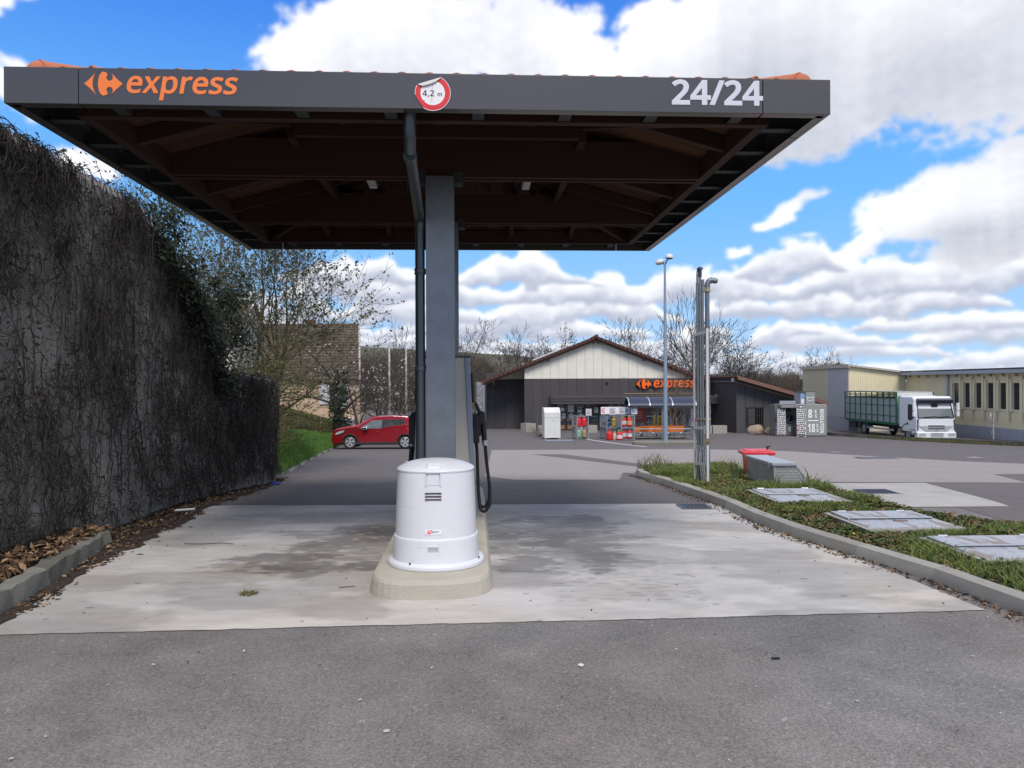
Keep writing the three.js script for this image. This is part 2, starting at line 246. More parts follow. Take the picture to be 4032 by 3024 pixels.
// the asphalt of the slope and car park, darker and smoother than the forecourt's
sheet('road', [[-9, 11.07], [2.9, 11.07], [2.95, 14], [2.6, 17.6], [6.3, 20], [6.2, 9.5], [16, 9.5], [30, 34], [26, 60], [-30, 60], [-9.5, 36]], M.asphaltFar, 0.004, 'dark asphalt road sloping down to the car park');
sheet('pavement', [[-0.9, 33.2], [8.0, 33.4], [11, 30.5], [13, 22.6], [14.2, 20.4], [21, 19.0], [21, 17.6], [14, 17.1], [10.6, 16.8], [9.8, 14.5], [5.7, 14.9], [2.6, 17.9], [2.2, 15.7], [0.05, 15.8], [-0.6, 16.9]], M.asphaltPale, 0.008, 'pale asphalt patch across the car park');
sheet('road_patch', [[0.75, 28.4], [1.9, 28.4], [4.2, 19.4], [3.75, 19.0]], M.asphaltFar, 0.012, 'dark strip of repaired asphalt crossing the pale patch');
const slabTex = tex(1024, 512, (u, v, x, y) => { const n = 0.84 + 0.3 * (fbm(u * 9, v * 6, 5, 301) - 0.5) + 0.1 * (hash2(x, y, 3) - 0.5); return [n * 0.44, n * 0.425, n * 0.395]; }, { wrap: true, rx: 0.25, ry: 0.25 });
M.slab = std(1, 1, 1, 0.92, 0, { map: slabTex });
sheet('pavement', [[5.1, 14.56], [7.88, 14.56], [6.96, 10.67], [4.6, 10.64]], M.slab, 0.008, 'concrete slab with a drain beside the grass island');
// concrete pad under the canopy, with its oil, tyre and water marks and painted canopy shade
{
  const x0 = -4.4, x1 = 3.9, d0 = 5.2, d1 = 11.3, W2 = 2048, H2 = 1536, r = rng(7), spots = [];
  const blot = (x, d, sx, sd, a, tint) => spots.push([x, d, sx, sd, a, tint]);
  for (let i = 0; i < 60; i++) blot(-1.85 + (r() - 0.5) * 1.3, 8.2 + (r() - 0.5) * 2.2, 0.14 + r() * 0.42, 0.08 + r() * 0.22, 0.26 + r() * 0.40, i % 5 === 0 ? 1 : 0);
  for (let i = 0; i < 60; i++) blot(0.25 + (r() - 0.4) * 1.2, 8.6 + (r() - 0.5) * 2.8, 0.15 + r() * 0.5, 0.08 + r() * 0.26, 0.22 + r() * 0.38, 0);
  for (let i = 0; i < 120; i++) blot(-1.7 + (r() - 0.5) * 2.6, 6.1 + r() * 1.6, 0.02 + r() * 0.09, 0.015 + r() * 0.04, 0.2 + r() * 0.25, 1);
  for (let i = 0; i < 120; i++) blot(1.0 + (r() - 0.5) * 1.3, 6.1 + r() * 1.3, 0.02 + r() * 0.09, 0.012 + r() * 0.03, 0.08 + r() * 0.2, 0);
  for (let i = 0; i < 90; i++) blot(x0 + r() * 8, d0 + r() * 5.6, 0.01 + r() * 0.03, 0.008 + r() * 0.02, 0.4, 0);
  const dark = new Float32Array(W2 * H2), rust = new Float32Array(W2 * H2);
  for (const [x, d, sx, sd, a, t] of spots) { const i0 = Math.max(0, ((x - sx * 2 - x0) / (x1 - x0) * W2) | 0), i1 = Math.min(W2 - 1, ((x + sx * 2 - x0) / (x1 - x0) * W2) | 0), j0 = Math.max(0, ((d - sd * 2 - d0) / (d1 - d0) * H2) | 0), j1 = Math.min(H2 - 1, ((d + sd * 2 - d0) / (d1 - d0) * H2) | 0); for (let j = j0; j <= j1; j++) for (let i = i0; i <= i1; i++) { const px = x0 + i / W2 * (x1 - x0), pd = d0 + j / H2 * (d1 - d0); const w = fbm(px * 9, pd * 14, 3, 5) - 0.5; const q = ((px - x) / sx) ** 2 + ((pd - d) / sd) ** 2 + w * 2.2; const k = a * sstep(1.5, 0.3, q); (t ? rust : dark)[j * W2 + i] = Math.max((t ? rust : dark)[j * W2 + i], k); } }
  const padTex = tex(W2, H2, (u, v, x, y) => {
    const px = x0 + u * (x1 - x0), pd = d0 + v * (d1 - d0);
    let n = 0.465 + 0.15 * (fbm(px * 1.1, pd * 2.2, 5, 311) - 0.5) + 0.12 * (fbm(px * 5 + 3, pd * 11, 4, 322) - 0.5) + 0.035 * (hash2(x, y, 33) - 0.5);
    // brushed streaks across, bleached patches towards the near edge, damp film with canopy shade painted in further back: blotches with outlines
    const st = fbm(px * 2.2, pd * 26, 3, 335); n += 0.05 * (st - 0.5);
    const bl = sstep(0.50, 0.60, fbm(px * 1.2 + 9, pd * 1.5 + 1, 5, 341)); n += 0.05 * bl;
    const dampShade = sstep(0.46, 0.56, fbm(px * 0.8 + 31, pd * 1.3 + 2, 5, 355) + sstep(7.2, 9.6, pd) * 0.16 - 0.1); n *= 1 - 0.24 * dampShade;
    const tan = sstep(0.52, 0.66, fbm(px * 0.9 + 77, pd * 1.1, 4, 361)) * 0.5 + sstep(1.0, 0.0, Math.hypot((px - 3.3) / 0.9, (pd - 6.2) / 0.9) + fbm(px * 3, pd * 3, 3, 9) - 0.5) * 0.7;
    const i = y * W2 + x; const dk = 1 - dark[i] * 0.95, ru = rust[i];
    return [n * dk * (1 + 0.03 * tan - 0.2 * ru), n * dk * (0.972 - 0.035 * tan - 0.26 * ru), n * dk * (0.93 - 0.13 * tan - 0.3 * ru)];
  }, { wrap: false });
  const g = sheetGeo([...Array.from({ length: 120 }, (_, i) => { const u = i / 119; return [-4.05 + u * 7.67, 5.32 + u * 0.5 + (fbm(u * 70, 3, 4, 77) - 0.5) * 0.035 + (vnoise(u * 9, 5, 3) - 0.5) * 0.02]; }), [3.45, 7.4], [3.05, 9.9], [2.9, 11.1], [-4.36, 11.1], [-4.3, 8]], 0.006);
  const p = g.attributes.position, uv = g.attributes.uv; for (let i = 0; i < p.count; i++) uv.setXY(i, (p.getX(i) - x0) / (x1 - x0), (-p.getZ(i) - d0) / (d1 - d0));
  M.pad = std(1, 1, 1, 0.9, 0, { map: padTex }); tagIt(part('pavement', g, M.pad), 'stained pale concrete pad under the fuel canopy', null, null, 'structure');
}
// car park markings
sheet('road_marking', [[4.35, 45.7], [4.6, 45.7], [6.55, 36.3], [6.25, 36.3]], std(0.5, 0.5, 0.5, 0.8, 0, { map: mottle }), 0.014, 'white parking line beside the gas cage');
sheet('road_marking', [[1.85, 45.3], [3.6, 45.3], [3.5, 43.8], [1.95, 43.8]], std(0.22, 0.26, 0.34, 0.85, 0, { map: mottle }), 0.014, 'worn blue and white marking before the white container');
for (const [x, d] of [[12.2, 29], [14.6, 24.2], [-2.7, 23], [-3.3, 23.2]]) sheet('road_marking', [[x, d], [x + 0.45, d], [x + 0.42, d + 0.5], [x, d + 0.45]], std(0.42, 0.42, 0.43, 0.85, 0, { map: mottle }), 0.016, 'small worn pale mark on the asphalt');

// drains
function grate(x, d, w, l, label, mat) { const t = thing('drain_grate', label, 'drain', [x, gy(x, d) + 0.008, d]); part('frame', [box(w, 0.012, 0.03, 0, 0.006, l / 2), box(w, 0.012, 0.03, 0, 0.006, -l / 2), box(0.03, 0.012, l - 0.03, w / 2 - 0.015, 0.006, 0), box(0.03, 0.012, l - 0.03, -w / 2 + 0.015, 0.006, 0)], mat, t); part('well', box(w - 0.07, 0.004, l - 0.04, 0, 0.002, 0), M.dark, t); for (let i = 1; i < 7; i++) part('bar', box(0.022, 0.010, l - 0.035, -w / 2 + i * w / 7, 0.007, 0), mat, t); return t; }
grate(2.56, 10.75, 0.42, 0.40, 'dark iron drain grate at the far corner of the pad by the kerb', M.galvDark);
grate(6.05, 12.55, 0.55, 0.75, 'blue grey drain grate in the middle of the concrete slab', std(0.05, 0.06, 0.13, 0.6));
{ const t = thing('manhole_cover', 'flat dark cover in the pale asphalt right of the red bin', 'manhole cover', [11.6, gy(11.6, 24.2) + 0.01, 24.2]); part('plate', box(1.1, 0.02, 0.7, 0, 0.01, 0), std(0.12, 0.12, 0.13, 0.8, 0, { map: mottle }), t); for (const z of [-0.375, 0.375]) part('rim', box(1.2, 0.012, 0.05, 0, 0.006, z), M.kerb, t); }

// ------------------------------------------------------------------ hills
{
  const ridge = (az) => { const pts = [[-60, 3.4], [-30, 3.1], [-16, 2.8], [-8, 2.62], [0, 2.1], [6, 1.5], [12, 0.8], [20, 0.30], [27, 0.12], [34, 0.1], [60, 0.1]]; for (let i = 0; i < pts.length - 1; i++) if (az <= pts[i + 1][0]) { const t = (az - pts[i][0]) / (pts[i + 1][0] - pts[i][0]); return mix(pts[i][1], pts[i + 1][1], clamp(t)); } return 0.1; };
  const pos = [], idx = [], col = [], N = 140, K = 14;
  for (let j = 0; j <= K; j++) for (let i = 0; i <= N; i++) { const az = -60 + 120 * i / N, d = 100 + 190 * j / K, h = 1.75 + Math.tan(ridge(az) * Math.PI / 180) * 290, base = -1.8; const t = sstep(0, 1, j / K); const a = az * Math.PI / 180; pos.push(Math.tan(a) * d, base + (h - base) * t + (fbm(i * 0.2, j * 0.6, 3, 2) - 0.5) * 0.8, -d); const n = fbm(i * 0.35, j * 0.8, 4, 71), gr = sstep(0.6, 0.9, j / K) * sstep(18, -2, az); col.push(mix(0.085, 0.07, gr) * (0.6 + 0.8 * n), mix(0.075, 0.10, gr) * (0.6 + 0.8 * n), mix(0.045, 0.042, gr) * (0.6 + 0.8 * n)); }
  for (let j = 0; j < K; j++) for (let i = 0; i < N; i++) { const a = j * (N + 1) + i, b = a + 1, c = a + N + 1, d = c + 1; idx.push(a, b, d, a, d, c); }
  const g = new THREE.BufferGeometry(); g.setAttribute('position', new THREE.Float32BufferAttribute(pos, 3)); g.setAttribute('color', new THREE.Float32BufferAttribute(col, 3)); g.setIndex(idx); g.computeVertexNormals();
  tagIt(part('hills', g, std(1, 1, 1, 1, 0, { vertexColors: true })), 'low wooded hill behind the shop', null, null, 'structure');
}

// ------------------------------------------------------------------ kerbs
const kerbStone = [0, 1, 2].map((k) => { const g = new THREE.BoxGeometry(0.15, 0.30, 0.99, 1, 3, 5); const p = g.attributes.position; for (let i = 0; i < p.count; i++) { const x = p.getX(i), y = p.getY(i), z = p.getZ(i); const n = (fbm(x * 9 + k * 7, y * 9 + z * 7, 3, 400 + k) - 0.5) * 0.012; p.setX(i, x + n + (y > 0.1 && x < 0 ? 0.025 : 0)); p.setY(i, y + n * 0.7 - (y > 0.14 && x < 0 ? 0.012 : 0)); } g.computeVertexNormals(); return g; });
const kerbMats = [0, 1, 2].map((i) => std(0.33 + 0.03 * i, 0.315 + 0.03 * i, 0.275 + 0.03 * i, 0.92, 0, { map: mottle, bumpMap: grit, bumpScale: 0.004 }));
function kerb(label, pts, h = 0.13, mats = kerbMats) {
  const t = thing('kerb', label, 'kerb'); let acc = [], L = 0; for (let i = 0; i < pts.length - 1; i++) { const [ax, ad] = pts[i], [bx, bd] = pts[i + 1]; acc.push([L, L + Math.hypot(bx - ax, bd - ad), i]); L += Math.hypot(bx - ax, bd - ad); }
  const at = (s) => { const e = acc.find((q) => s <= q[1]) || acc[acc.length - 1]; const u = (s - e[0]) / (e[1] - e[0]), a = pts[e[2]], b = pts[e[2] + 1]; return [mix(a[0], b[0], u), mix(a[1], b[1], u)]; };
  const n = Math.round(L); for (let i = 0; i < n; i++) { const [ax, ad] = at(i / n * L), [bx, bd] = at((i + 1) / n * L), cx = (ax + bx) / 2, cd = (ad + bd) / 2, len = Math.hypot(bx - ax, bd - ad), ya = gy(ax, ad), yb = gy(bx, bd); const m = new THREE.Mesh(kerbStone[i % 3], mats[(i * 7) % mats.length]); m.name = numbered('kerb_stone'); m.castShadow = m.receiveShadow = true; m.position.set(cx, (ya + yb) / 2 + h - 0.15, -cd); m.rotation.set(Math.atan2(yb - ya, len), Math.atan2(-(bx - ax), bd - ad), 0, 'YXZ'); m.scale.z = len / 0.998; t.add(m); }
  return t;
}
const medianLine = [[3.95, 4.7], [3.88, 5.7], [3.74, 6.7], [3.42, 7.9], [3.14, 9.0], [3.06, 9.9], [2.95, 12], [2.93, 14], [2.85, 16], [2.78, 17.0], [2.95, 17.7], [3.4, 18.3], [4.2, 18.9], [5.2, 19.2]];
kerb('pale concrete kerb of single stones along the left edge of the grass island', medianLine);
kerb('low concrete kerb below the truck and the yellow building', [[20.2, 49.6], [21.4, 45.6], [22.8, 41.9], [23.7, 35.3], [24.2, 30]], 0.2, [std(0.12, 0.11, 0.09, 0.95, 0, { map: mottle }), std(0.17, 0.16, 0.13, 0.95, 0, { map: mottle })]);
kerb('broken white washed kerb along the left grass verge', [[-5.05, 15.6], [-5.27, 17.1], [-5.75, 20], [-6.2, 22.4], [-7.0, 27], [-7.7, 31.2], [-8.45, 36]], 0.08, [std(0.42, 0.41, 0.38, 0.95, 0, { map: mottle }), std(0.28, 0.27, 0.24, 0.95, 0, { map: mottle }), std(0.16, 0.15, 0.12, 0.95, 0, { map: mottle })]);

// ------------------------------------------------------------------ soil and grass
const soilTex = tex(512, 512, (u, v, x, y) => { const n = fbm(u * 10, v * 10, 5, 501, 10), m = fbm(u * 40, v * 40, 3, 511, 40); return [0.065 + 0.12 * n * m * 2, 0.06 + 0.10 * n * m * 2, 0.03 + 0.045 * n * m]; }, { rx: 0.8, ry: 0.8 });
M.soil = std(1, 1, 1, 1, 0, { map: soilTex });
const medianPoly = [[3.97, 4.7], [3.95, 5.7], [3.81, 6.7], [3.49, 7.9], [3.21, 9.0], [3.13, 9.9], [3.02, 12], [3.0, 14], [2.92, 16], [2.86, 17.0], [3.0, 17.6], [3.4, 18.2], [4.2, 18.8], [5.2, 19.1], [5.35, 16], [5.35, 13.2], [5.15, 11.2], [5.2, 9.8], [5.9, 9.0], [6.6, 8.8], [6.6, 4.7]];
const inPoly = (poly, x, y) => { let c = false; for (let i = 0, j = poly.length - 1; i < poly.length; j = i++) { const [xi, yi] = poly[i], [xj, yj] = poly[j]; if ((yi > y) !== (yj > y) && x < (xj - xi) * (y - yi) / (yj - yi) + xi) c = !c; } return c; };
tagIt(part('ground', sheetGeo(medianPoly, 0.072), M.soil), 'soil of the grass island', null, null, 'structure');
const vergeAt = (d) => { const q = [[15.4, -5.1, -6.0, 0.30], [17.1, -5.3, -6.4, 0.33], [20, -5.8, -6.8, 0.28], [24, -6.5, -7.4, 0.10], [31, -7.75, -8.4, -0.42], [37, -8.65, -9.0, -0.9], [44, -9.6, -9.9, -1.25]]; for (let i = 0; i < q.length - 1; i++) if (d <= q[i + 1][0]) { const t = (d - q[i][0]) / (q[i + 1][0] - q[i][0]); return [1, 2, 3].map((k) => mix(q[i][k], q[i + 1][k], t)); } return q[q.length - 1].slice(1); };
const vergeY = (d, s) => { const [xk, xh, yh] = vergeAt(d); const y0 = gy(xk, d) + 0.05; return [mix(xk, xh, s), mix(y0, yh, Math.sin(Math.min(1, s) * Math.PI / 2))]; };
{
  const pos = [], uv = [], idx = []; const N = 40, K = 6; for (let j = 0; j <= N; j++) { const d = 15.4 + (44 - 15.4) * j / N; for (let i = 0; i <= K; i++) { const s = i / (K - 1); const [x, y] = s <= 1 ? vergeY(d, s) : [vergeAt(d)[1] - 40, vergeAt(d)[2] - 0.1]; pos.push(x, y, -d); uv.push(x, d); } }
  for (let j = 0; j < N; j++) for (let i = 0; i < K; i++) { const a = j * (K + 1) + i, b = a + 1, c = a + K + 1, d = c + 1; idx.push(a, d, b, a, c, d); }
  const g = new THREE.BufferGeometry(); g.setAttribute('position', new THREE.Float32BufferAttribute(pos, 3)); g.setAttribute('uv', new THREE.Float32BufferAttribute(uv, 2)); g.setIndex(idx); g.computeVertexNormals(); g.userData.keepUV = true;
  tagIt(part('terrain', g, M.soil), 'bank of earth under the hedge and verge', null, null, 'structure');
}
function tuftGeo(seed, blades, h, spread, lean) { // blades of grass, two bends each
  const r = rng(seed), pos = []; for (let i = 0; i < blades; i++) { const a = r() * 6.283, rr = Math.sqrt(r()) * spread, x = Math.cos(a) * rr, z = Math.sin(a) * rr, H = h * (0.45 + 0.7 * r()), b = r() * 6.283, l = lean * H * (0.3 + r()), w = 0.003 + 0.003 * r(), c = r() * 6.283, wx = Math.cos(c) * w, wz = Math.sin(c) * w; const mx = x + Math.cos(b) * l * 0.35, mz = z + Math.sin(b) * l * 0.35, tx = x + Math.cos(b) * l, tz = z + Math.sin(b) * l; pos.push(x - wx, 0, z - wz, x + wx, 0, z + wz, mx + wx, H * 0.6, mz + wz, x - wx, 0, z - wz, mx + wx, H * 0.6, mz + wz, mx - wx, H * 0.6, mz - wz, mx - wx, H * 0.6, mz - wz, mx + wx, H * 0.6, mz + wz, tx, H, tz); }
  const g = new THREE.BufferGeometry(); g.setAttribute('position', new THREE.Float32BufferAttribute(pos, 3)); g.computeVertexNormals(); return g;
}
function scatter(name, label, category, geo, mat, spots, colorFn) {
  const m = new THREE.InstancedMesh(geo, mat, spots.length); m.name = numbered(name); m.castShadow = m.receiveShadow = true; const o = new THREE.Object3D(); spots.forEach(([x, y, z, s, ry, tilt = 0], i) => { o.position.set(x, y, z); o.rotation.set(tilt, ry, tilt * 0.7); o.scale.setScalar(s); o.updateMatrix(); m.setMatrixAt(i, o.matrix); if (colorFn) m.setColorAt(i, colorFn(i, x, z)); }); scene.add(m); return tagIt(m, label, category, null, 'stuff');
}
const grassMat = new THREE.MeshPhysicalMaterial({ color: C(1, 1, 1), roughness: 0.8, side: THREE.DoubleSide });
const lidRects = [[3.62, 4.66, 10.5, 11.85], [3.92, 5.05, 8.45, 9.65], [4.3, 5.6, 6.95, 8.1], [4.38, 5.2, 12.9, 14.5], [4.7, 5.5, 15.2, 16.1]];
{
  const r = rng(31), sp = []; for (let i = 0; i < 26000 && sp.length < 4200; i++) { const x = 2.8 + r() * 3.8, d = 4.7 + r() * 14.5; if (!inPoly(medianPoly, x, d)) continue; if (lidRects.some(([a, b, c, e]) => x > a - 0.02 && x < b + 0.02 && d > c - 0.02 && d < e + 0.02)) continue; const n = fbm(x * 1.4 + 4, d * 1.1, 4, 601); if (r() > sstep(0.40, 0.60, n) * 0.72 + 0.03) continue; const far = sstep(10, 16, d); sp.push([x, gy(x, d) + 0.066, -d, (0.4 + 1.1 * n * r()) * (0.85 + 0.6 * far), r() * 6.28]); }
  const r2 = rng(9); scatter('grass', 'rough spring grass of the island around the tank lids', 'grass', tuftGeo(3, 26, 0.115, 0.08, 0.9), grassMat, sp, () => { const k = r2(), b = r2(); return C(mix(0.085, 0.17, k), mix(0.13, 0.20, k), mix(0.024, 0.05, b)); });
  const lp = []; for (let i = 0; i < 16000 && lp.length < 6000; i++) { const x = 2.8 + r() * 3.8, d = 4.7 + r() * 14.5; if (!inPoly(medianPoly, x, d)) continue; if (lidRects.some(([a, b, c, e]) => x > a && x < b && d > c && d < e)) continue; lp.push([x, gy(x, d) + 0.072, -d, 0.5 + r(), r() * 6.28, (r() - 0.5) * 0.6]); }
  const lg = new THREE.BufferGeometry(); { const pos = []; const q = rng(5); for (let i = 0; i < 14; i++) { const a = q() * 6.28, l = 0.03 + 0.05 * q(), w = 0.007 + 0.012 * q(), h = 0.006 + 0.03 * q(), cx = (q() - 0.5) * 0.06, cz = (q() - 0.5) * 0.06, dx = Math.cos(a), dz = Math.sin(a); const A = [cx, 0.004, cz], B = [cx + dx * l * 0.55 - dz * w, h, cz + dz * l * 0.55 + dx * w], D = [cx + dx * l, h * 0.9, cz + dz * l], E2 = [cx + dx * l * 0.55 + dz * w, h, cz + dz * l * 0.55 - dx * w]; pos.push(...A, ...E2, ...D, ...A, ...D, ...B); } lg.setAttribute('position', new THREE.Float32BufferAttribute(pos, 3)); lg.computeVertexNormals(); }
  scatter('ground_cover', 'low weeds, moss and clover of the island', 'weeds', lg, grassMat, lp, () => { const k = r2(); return k > 0.55 ? C(0.17, 0.125, 0.058) : C(mix(0.06, 0.11, k), mix(0.10, 0.135, k), 0.03); });
  // yellow flowers
  const fl = []; for (let i = 0; i < 60; i++) { const x = 3.1 + r() * 1.6, d = 6 + r() * 9; if (inPoly(medianPoly, x, d)) fl.push([x, gy(x, d) + 0.10, -d, 0.7 + 0.5 * r(), r() * 6]); }
  scatter('dandelions', 'small yellow flowers in the island grass', 'flowers', new THREE.OctahedronGeometry(0.014, 1), std(0.75, 0.55, 0.03, 0.8), fl);
  // verge
  const vs = []; for (let i = 0; i < 9000; i++) { const d = 15.6 + Math.pow(r(), 1.4) * 24, s = r() * 1.05; const [x, y] = vergeY(d, Math.min(1, s)); vs.push([x, y - 0.01, -d, 0.9 + 0.9 * r() * (0.5 + s), r() * 6.28]); }
  scatter('grass', 'lush green grass of the verge below the hedge', 'grass', tuftGeo(8, 26, 0.15, 0.10, 0.8), grassMat, vs, () => { const k = r2(); return C(mix(0.05, 0.10, k), mix(0.13, 0.20, k), mix(0.018, 0.03, k)); });
  // tall stems at the far tip of the island and by the box
  const ts = []; for (let i = 0; i < 34; i++) { const near = i < 15; const x = near ? 3.3 + (r() - 0.5) * 0.75 : 4.2 + r() * 1.1, d = near ? 17.4 + (r() - 0.5) * 0.9 : 12.3 + r() * 5; ts.push([x, gy(x, d) + 0.066, -d, 0.7 + 0.6 * r(), r() * 6.28]); }
  scatter('tall_grass', 'taller flowering weeds at the far tip of the island', 'weeds', tuftGeo(12, 16, 0.36, 0.10, 0.6), grassMat, ts, () => { const k = r2(); return C(mix(0.07, 0.16, k), mix(0.12, 0.15, k), 0.045); });
  // strip of grass along the kerb in front of the yellow building
  const ks = []; for (let i = 0; i < 2500; i++) { const u = r(), d = mix(48, 34, u), x = mix(20.9, 23.9, u) + r() * 0.9; ks.push([x, gy(x, d) + 0.02, -d, 0.6 + 0.7 * r(), r() * 6.28]); }
  scatter('grass', 'thin dry grass behind the kerb in front of the yellow building', 'grass', tuftGeo(15, 16, 0.14, 0.18, 0.8), grassMat, ks, () => { const k = r2(); return C(mix(0.08, 0.15, k), mix(0.10, 0.14, k), 0.045); });
}
// dead leaves
{
  const r = rng(77), pos = []; for (const [l, w, curl] of [[0.045, 0.02, 0.014]]) { const A = [-l, 0.002, 0], B = [0, curl, w], D = [l, 0.004, 0], E2 = [0, curl * 0.8, -w], Cc = [0, 0, 0]; pos.push(...A, ...Cc, ...B, ...B, ...Cc, ...D, ...D, ...Cc, ...E2, ...E2, ...Cc, ...A); }
  const lg = new THREE.BufferGeometry(); lg.setAttribute('position', new THREE.Float32BufferAttribute(pos, 3)); lg.computeVertexNormals();
  const lm = std(1, 1, 1, 0.85, 0, { side: THREE.DoubleSide }), r2 = rng(3);
  const colr = () => { const k = r2(); return k > 0.88 ? C(0.36, 0.25, 0.15) : k > 0.6 ? C(0.16, 0.095, 0.05) : C(mix(0.03, 0.075, k), mix(0.02, 0.042, k), mix(0.013, 0.025, k)); };
  const edge = (d) => { const q = [[5.0, -3.62], [5.9, -3.77], [7, -3.97], [8.3, -4.08], [10, -4.2], [11, -4.35], [13, -4.45], [15.5, -4.7], [17, -5.0]]; for (let i = 0; i < q.length - 1; i++) if (d <= q[i + 1][0]) return mix(q[i][1], q[i + 1][1], (d - q[i][0]) / (q[i + 1][0] - q[i][0])); return -5; };
  { const le = [], re = []; for (let d = 4.4; d < 16.9; d += 0.07) { le.push([-5.0, d]); re.push([edge(d) + (fbm(d * 9, 5, 4, 18) - 0.5) * 0.30 - 0.02, d]); } sheet('soil', [...re, ...le.reverse()], std(0.038, 0.026, 0.019, 1, 0, { map: mottle, bumpMap: grit, bumpScale: 0.01 }), 0.016, 'dark earth and leaf mould along the foot of the ivy wall'); }
  const a = []; for (let i = 0; i < 9500; i++) { const d = 4.6 + r() * 12, e = edge(d) + (fbm(d * 3, 2, 3, 8) - 0.5) * 0.35, wd = 0.62 * Math.pow(r(), 0.8); const x = e - wd + (r() < 0.05 ? r() * 0.25 : 0); a.push([x, gy(x, d) + 0.004 + r() * 0.05 * clamp(wd * 2), -d, 0.35 + 0.75 * r() * r(), r() * 6.28, (r() - 0.5) * 1.5]); }
  scatter('leaf_litter', 'brown dead leaves drifted along the foot of the ivy wall', 'dead leaves', lg, lm, a, colr);
  const b = []; for (let i = 0; i < 1500; i++) { const d = 5.2 + r() * 3.3, x = -4.12 - (d - 5.9) * 0.14 - r() * 0.75; b.push([x, 0.15 + r() * 0.05, -d, 0.7 + 1.1 * r() * r(), r() * 6.28, (r() - 0.5) * 2]); }
  scatter('leaf_litter', 'larger tan dead leaves lying in the stone planter', 'dead leaves', lg, lm, b, () => { const k = r2(); return k > 0.6 ? C(0.30, 0.20, 0.115) : k > 0.3 ? C(0.14, 0.08, 0.04) : C(0.06, 0.035, 0.02); });
  const c = []; for (let i = 0; i < 900; i++) { const s = r(); const q = medianLine; const j = Math.min(8, Math.floor(s * 9)), u = s * 9 - j; const x = mix(q[j][0], q[j + 1][0], u) - 0.08 - Math.pow(r(), 2) * 0.16, d = mix(q[j][1], q[j + 1][1], u); c.push([x, gy(x, d) + 0.012, -d, 0.3 + 0.45 * r(), r() * 6.28, (r() - 0.5) * 1.4]); }
  scatter('leaf_litter', 'dead leaves caught along the foot of the island kerb', 'dead leaves', lg, lm, c, colr);
  const e = []; for (let i = 0; i < 260; i++) { const x = -4 + r() * 8, d = 3 + r() * 10; e.push([x, gy(x, d) + 0.012, -d, 0.12 + 0.25 * r(), r() * 6.28, 0.2]); }
  scatter('litter', 'scattered crumbs and leaf bits on the pad', 'litter', lg, lm, e, () => (r2() > 0.6 ? C(0.45, 0.45, 0.43) : C(0.05, 0.04, 0.03)));
}

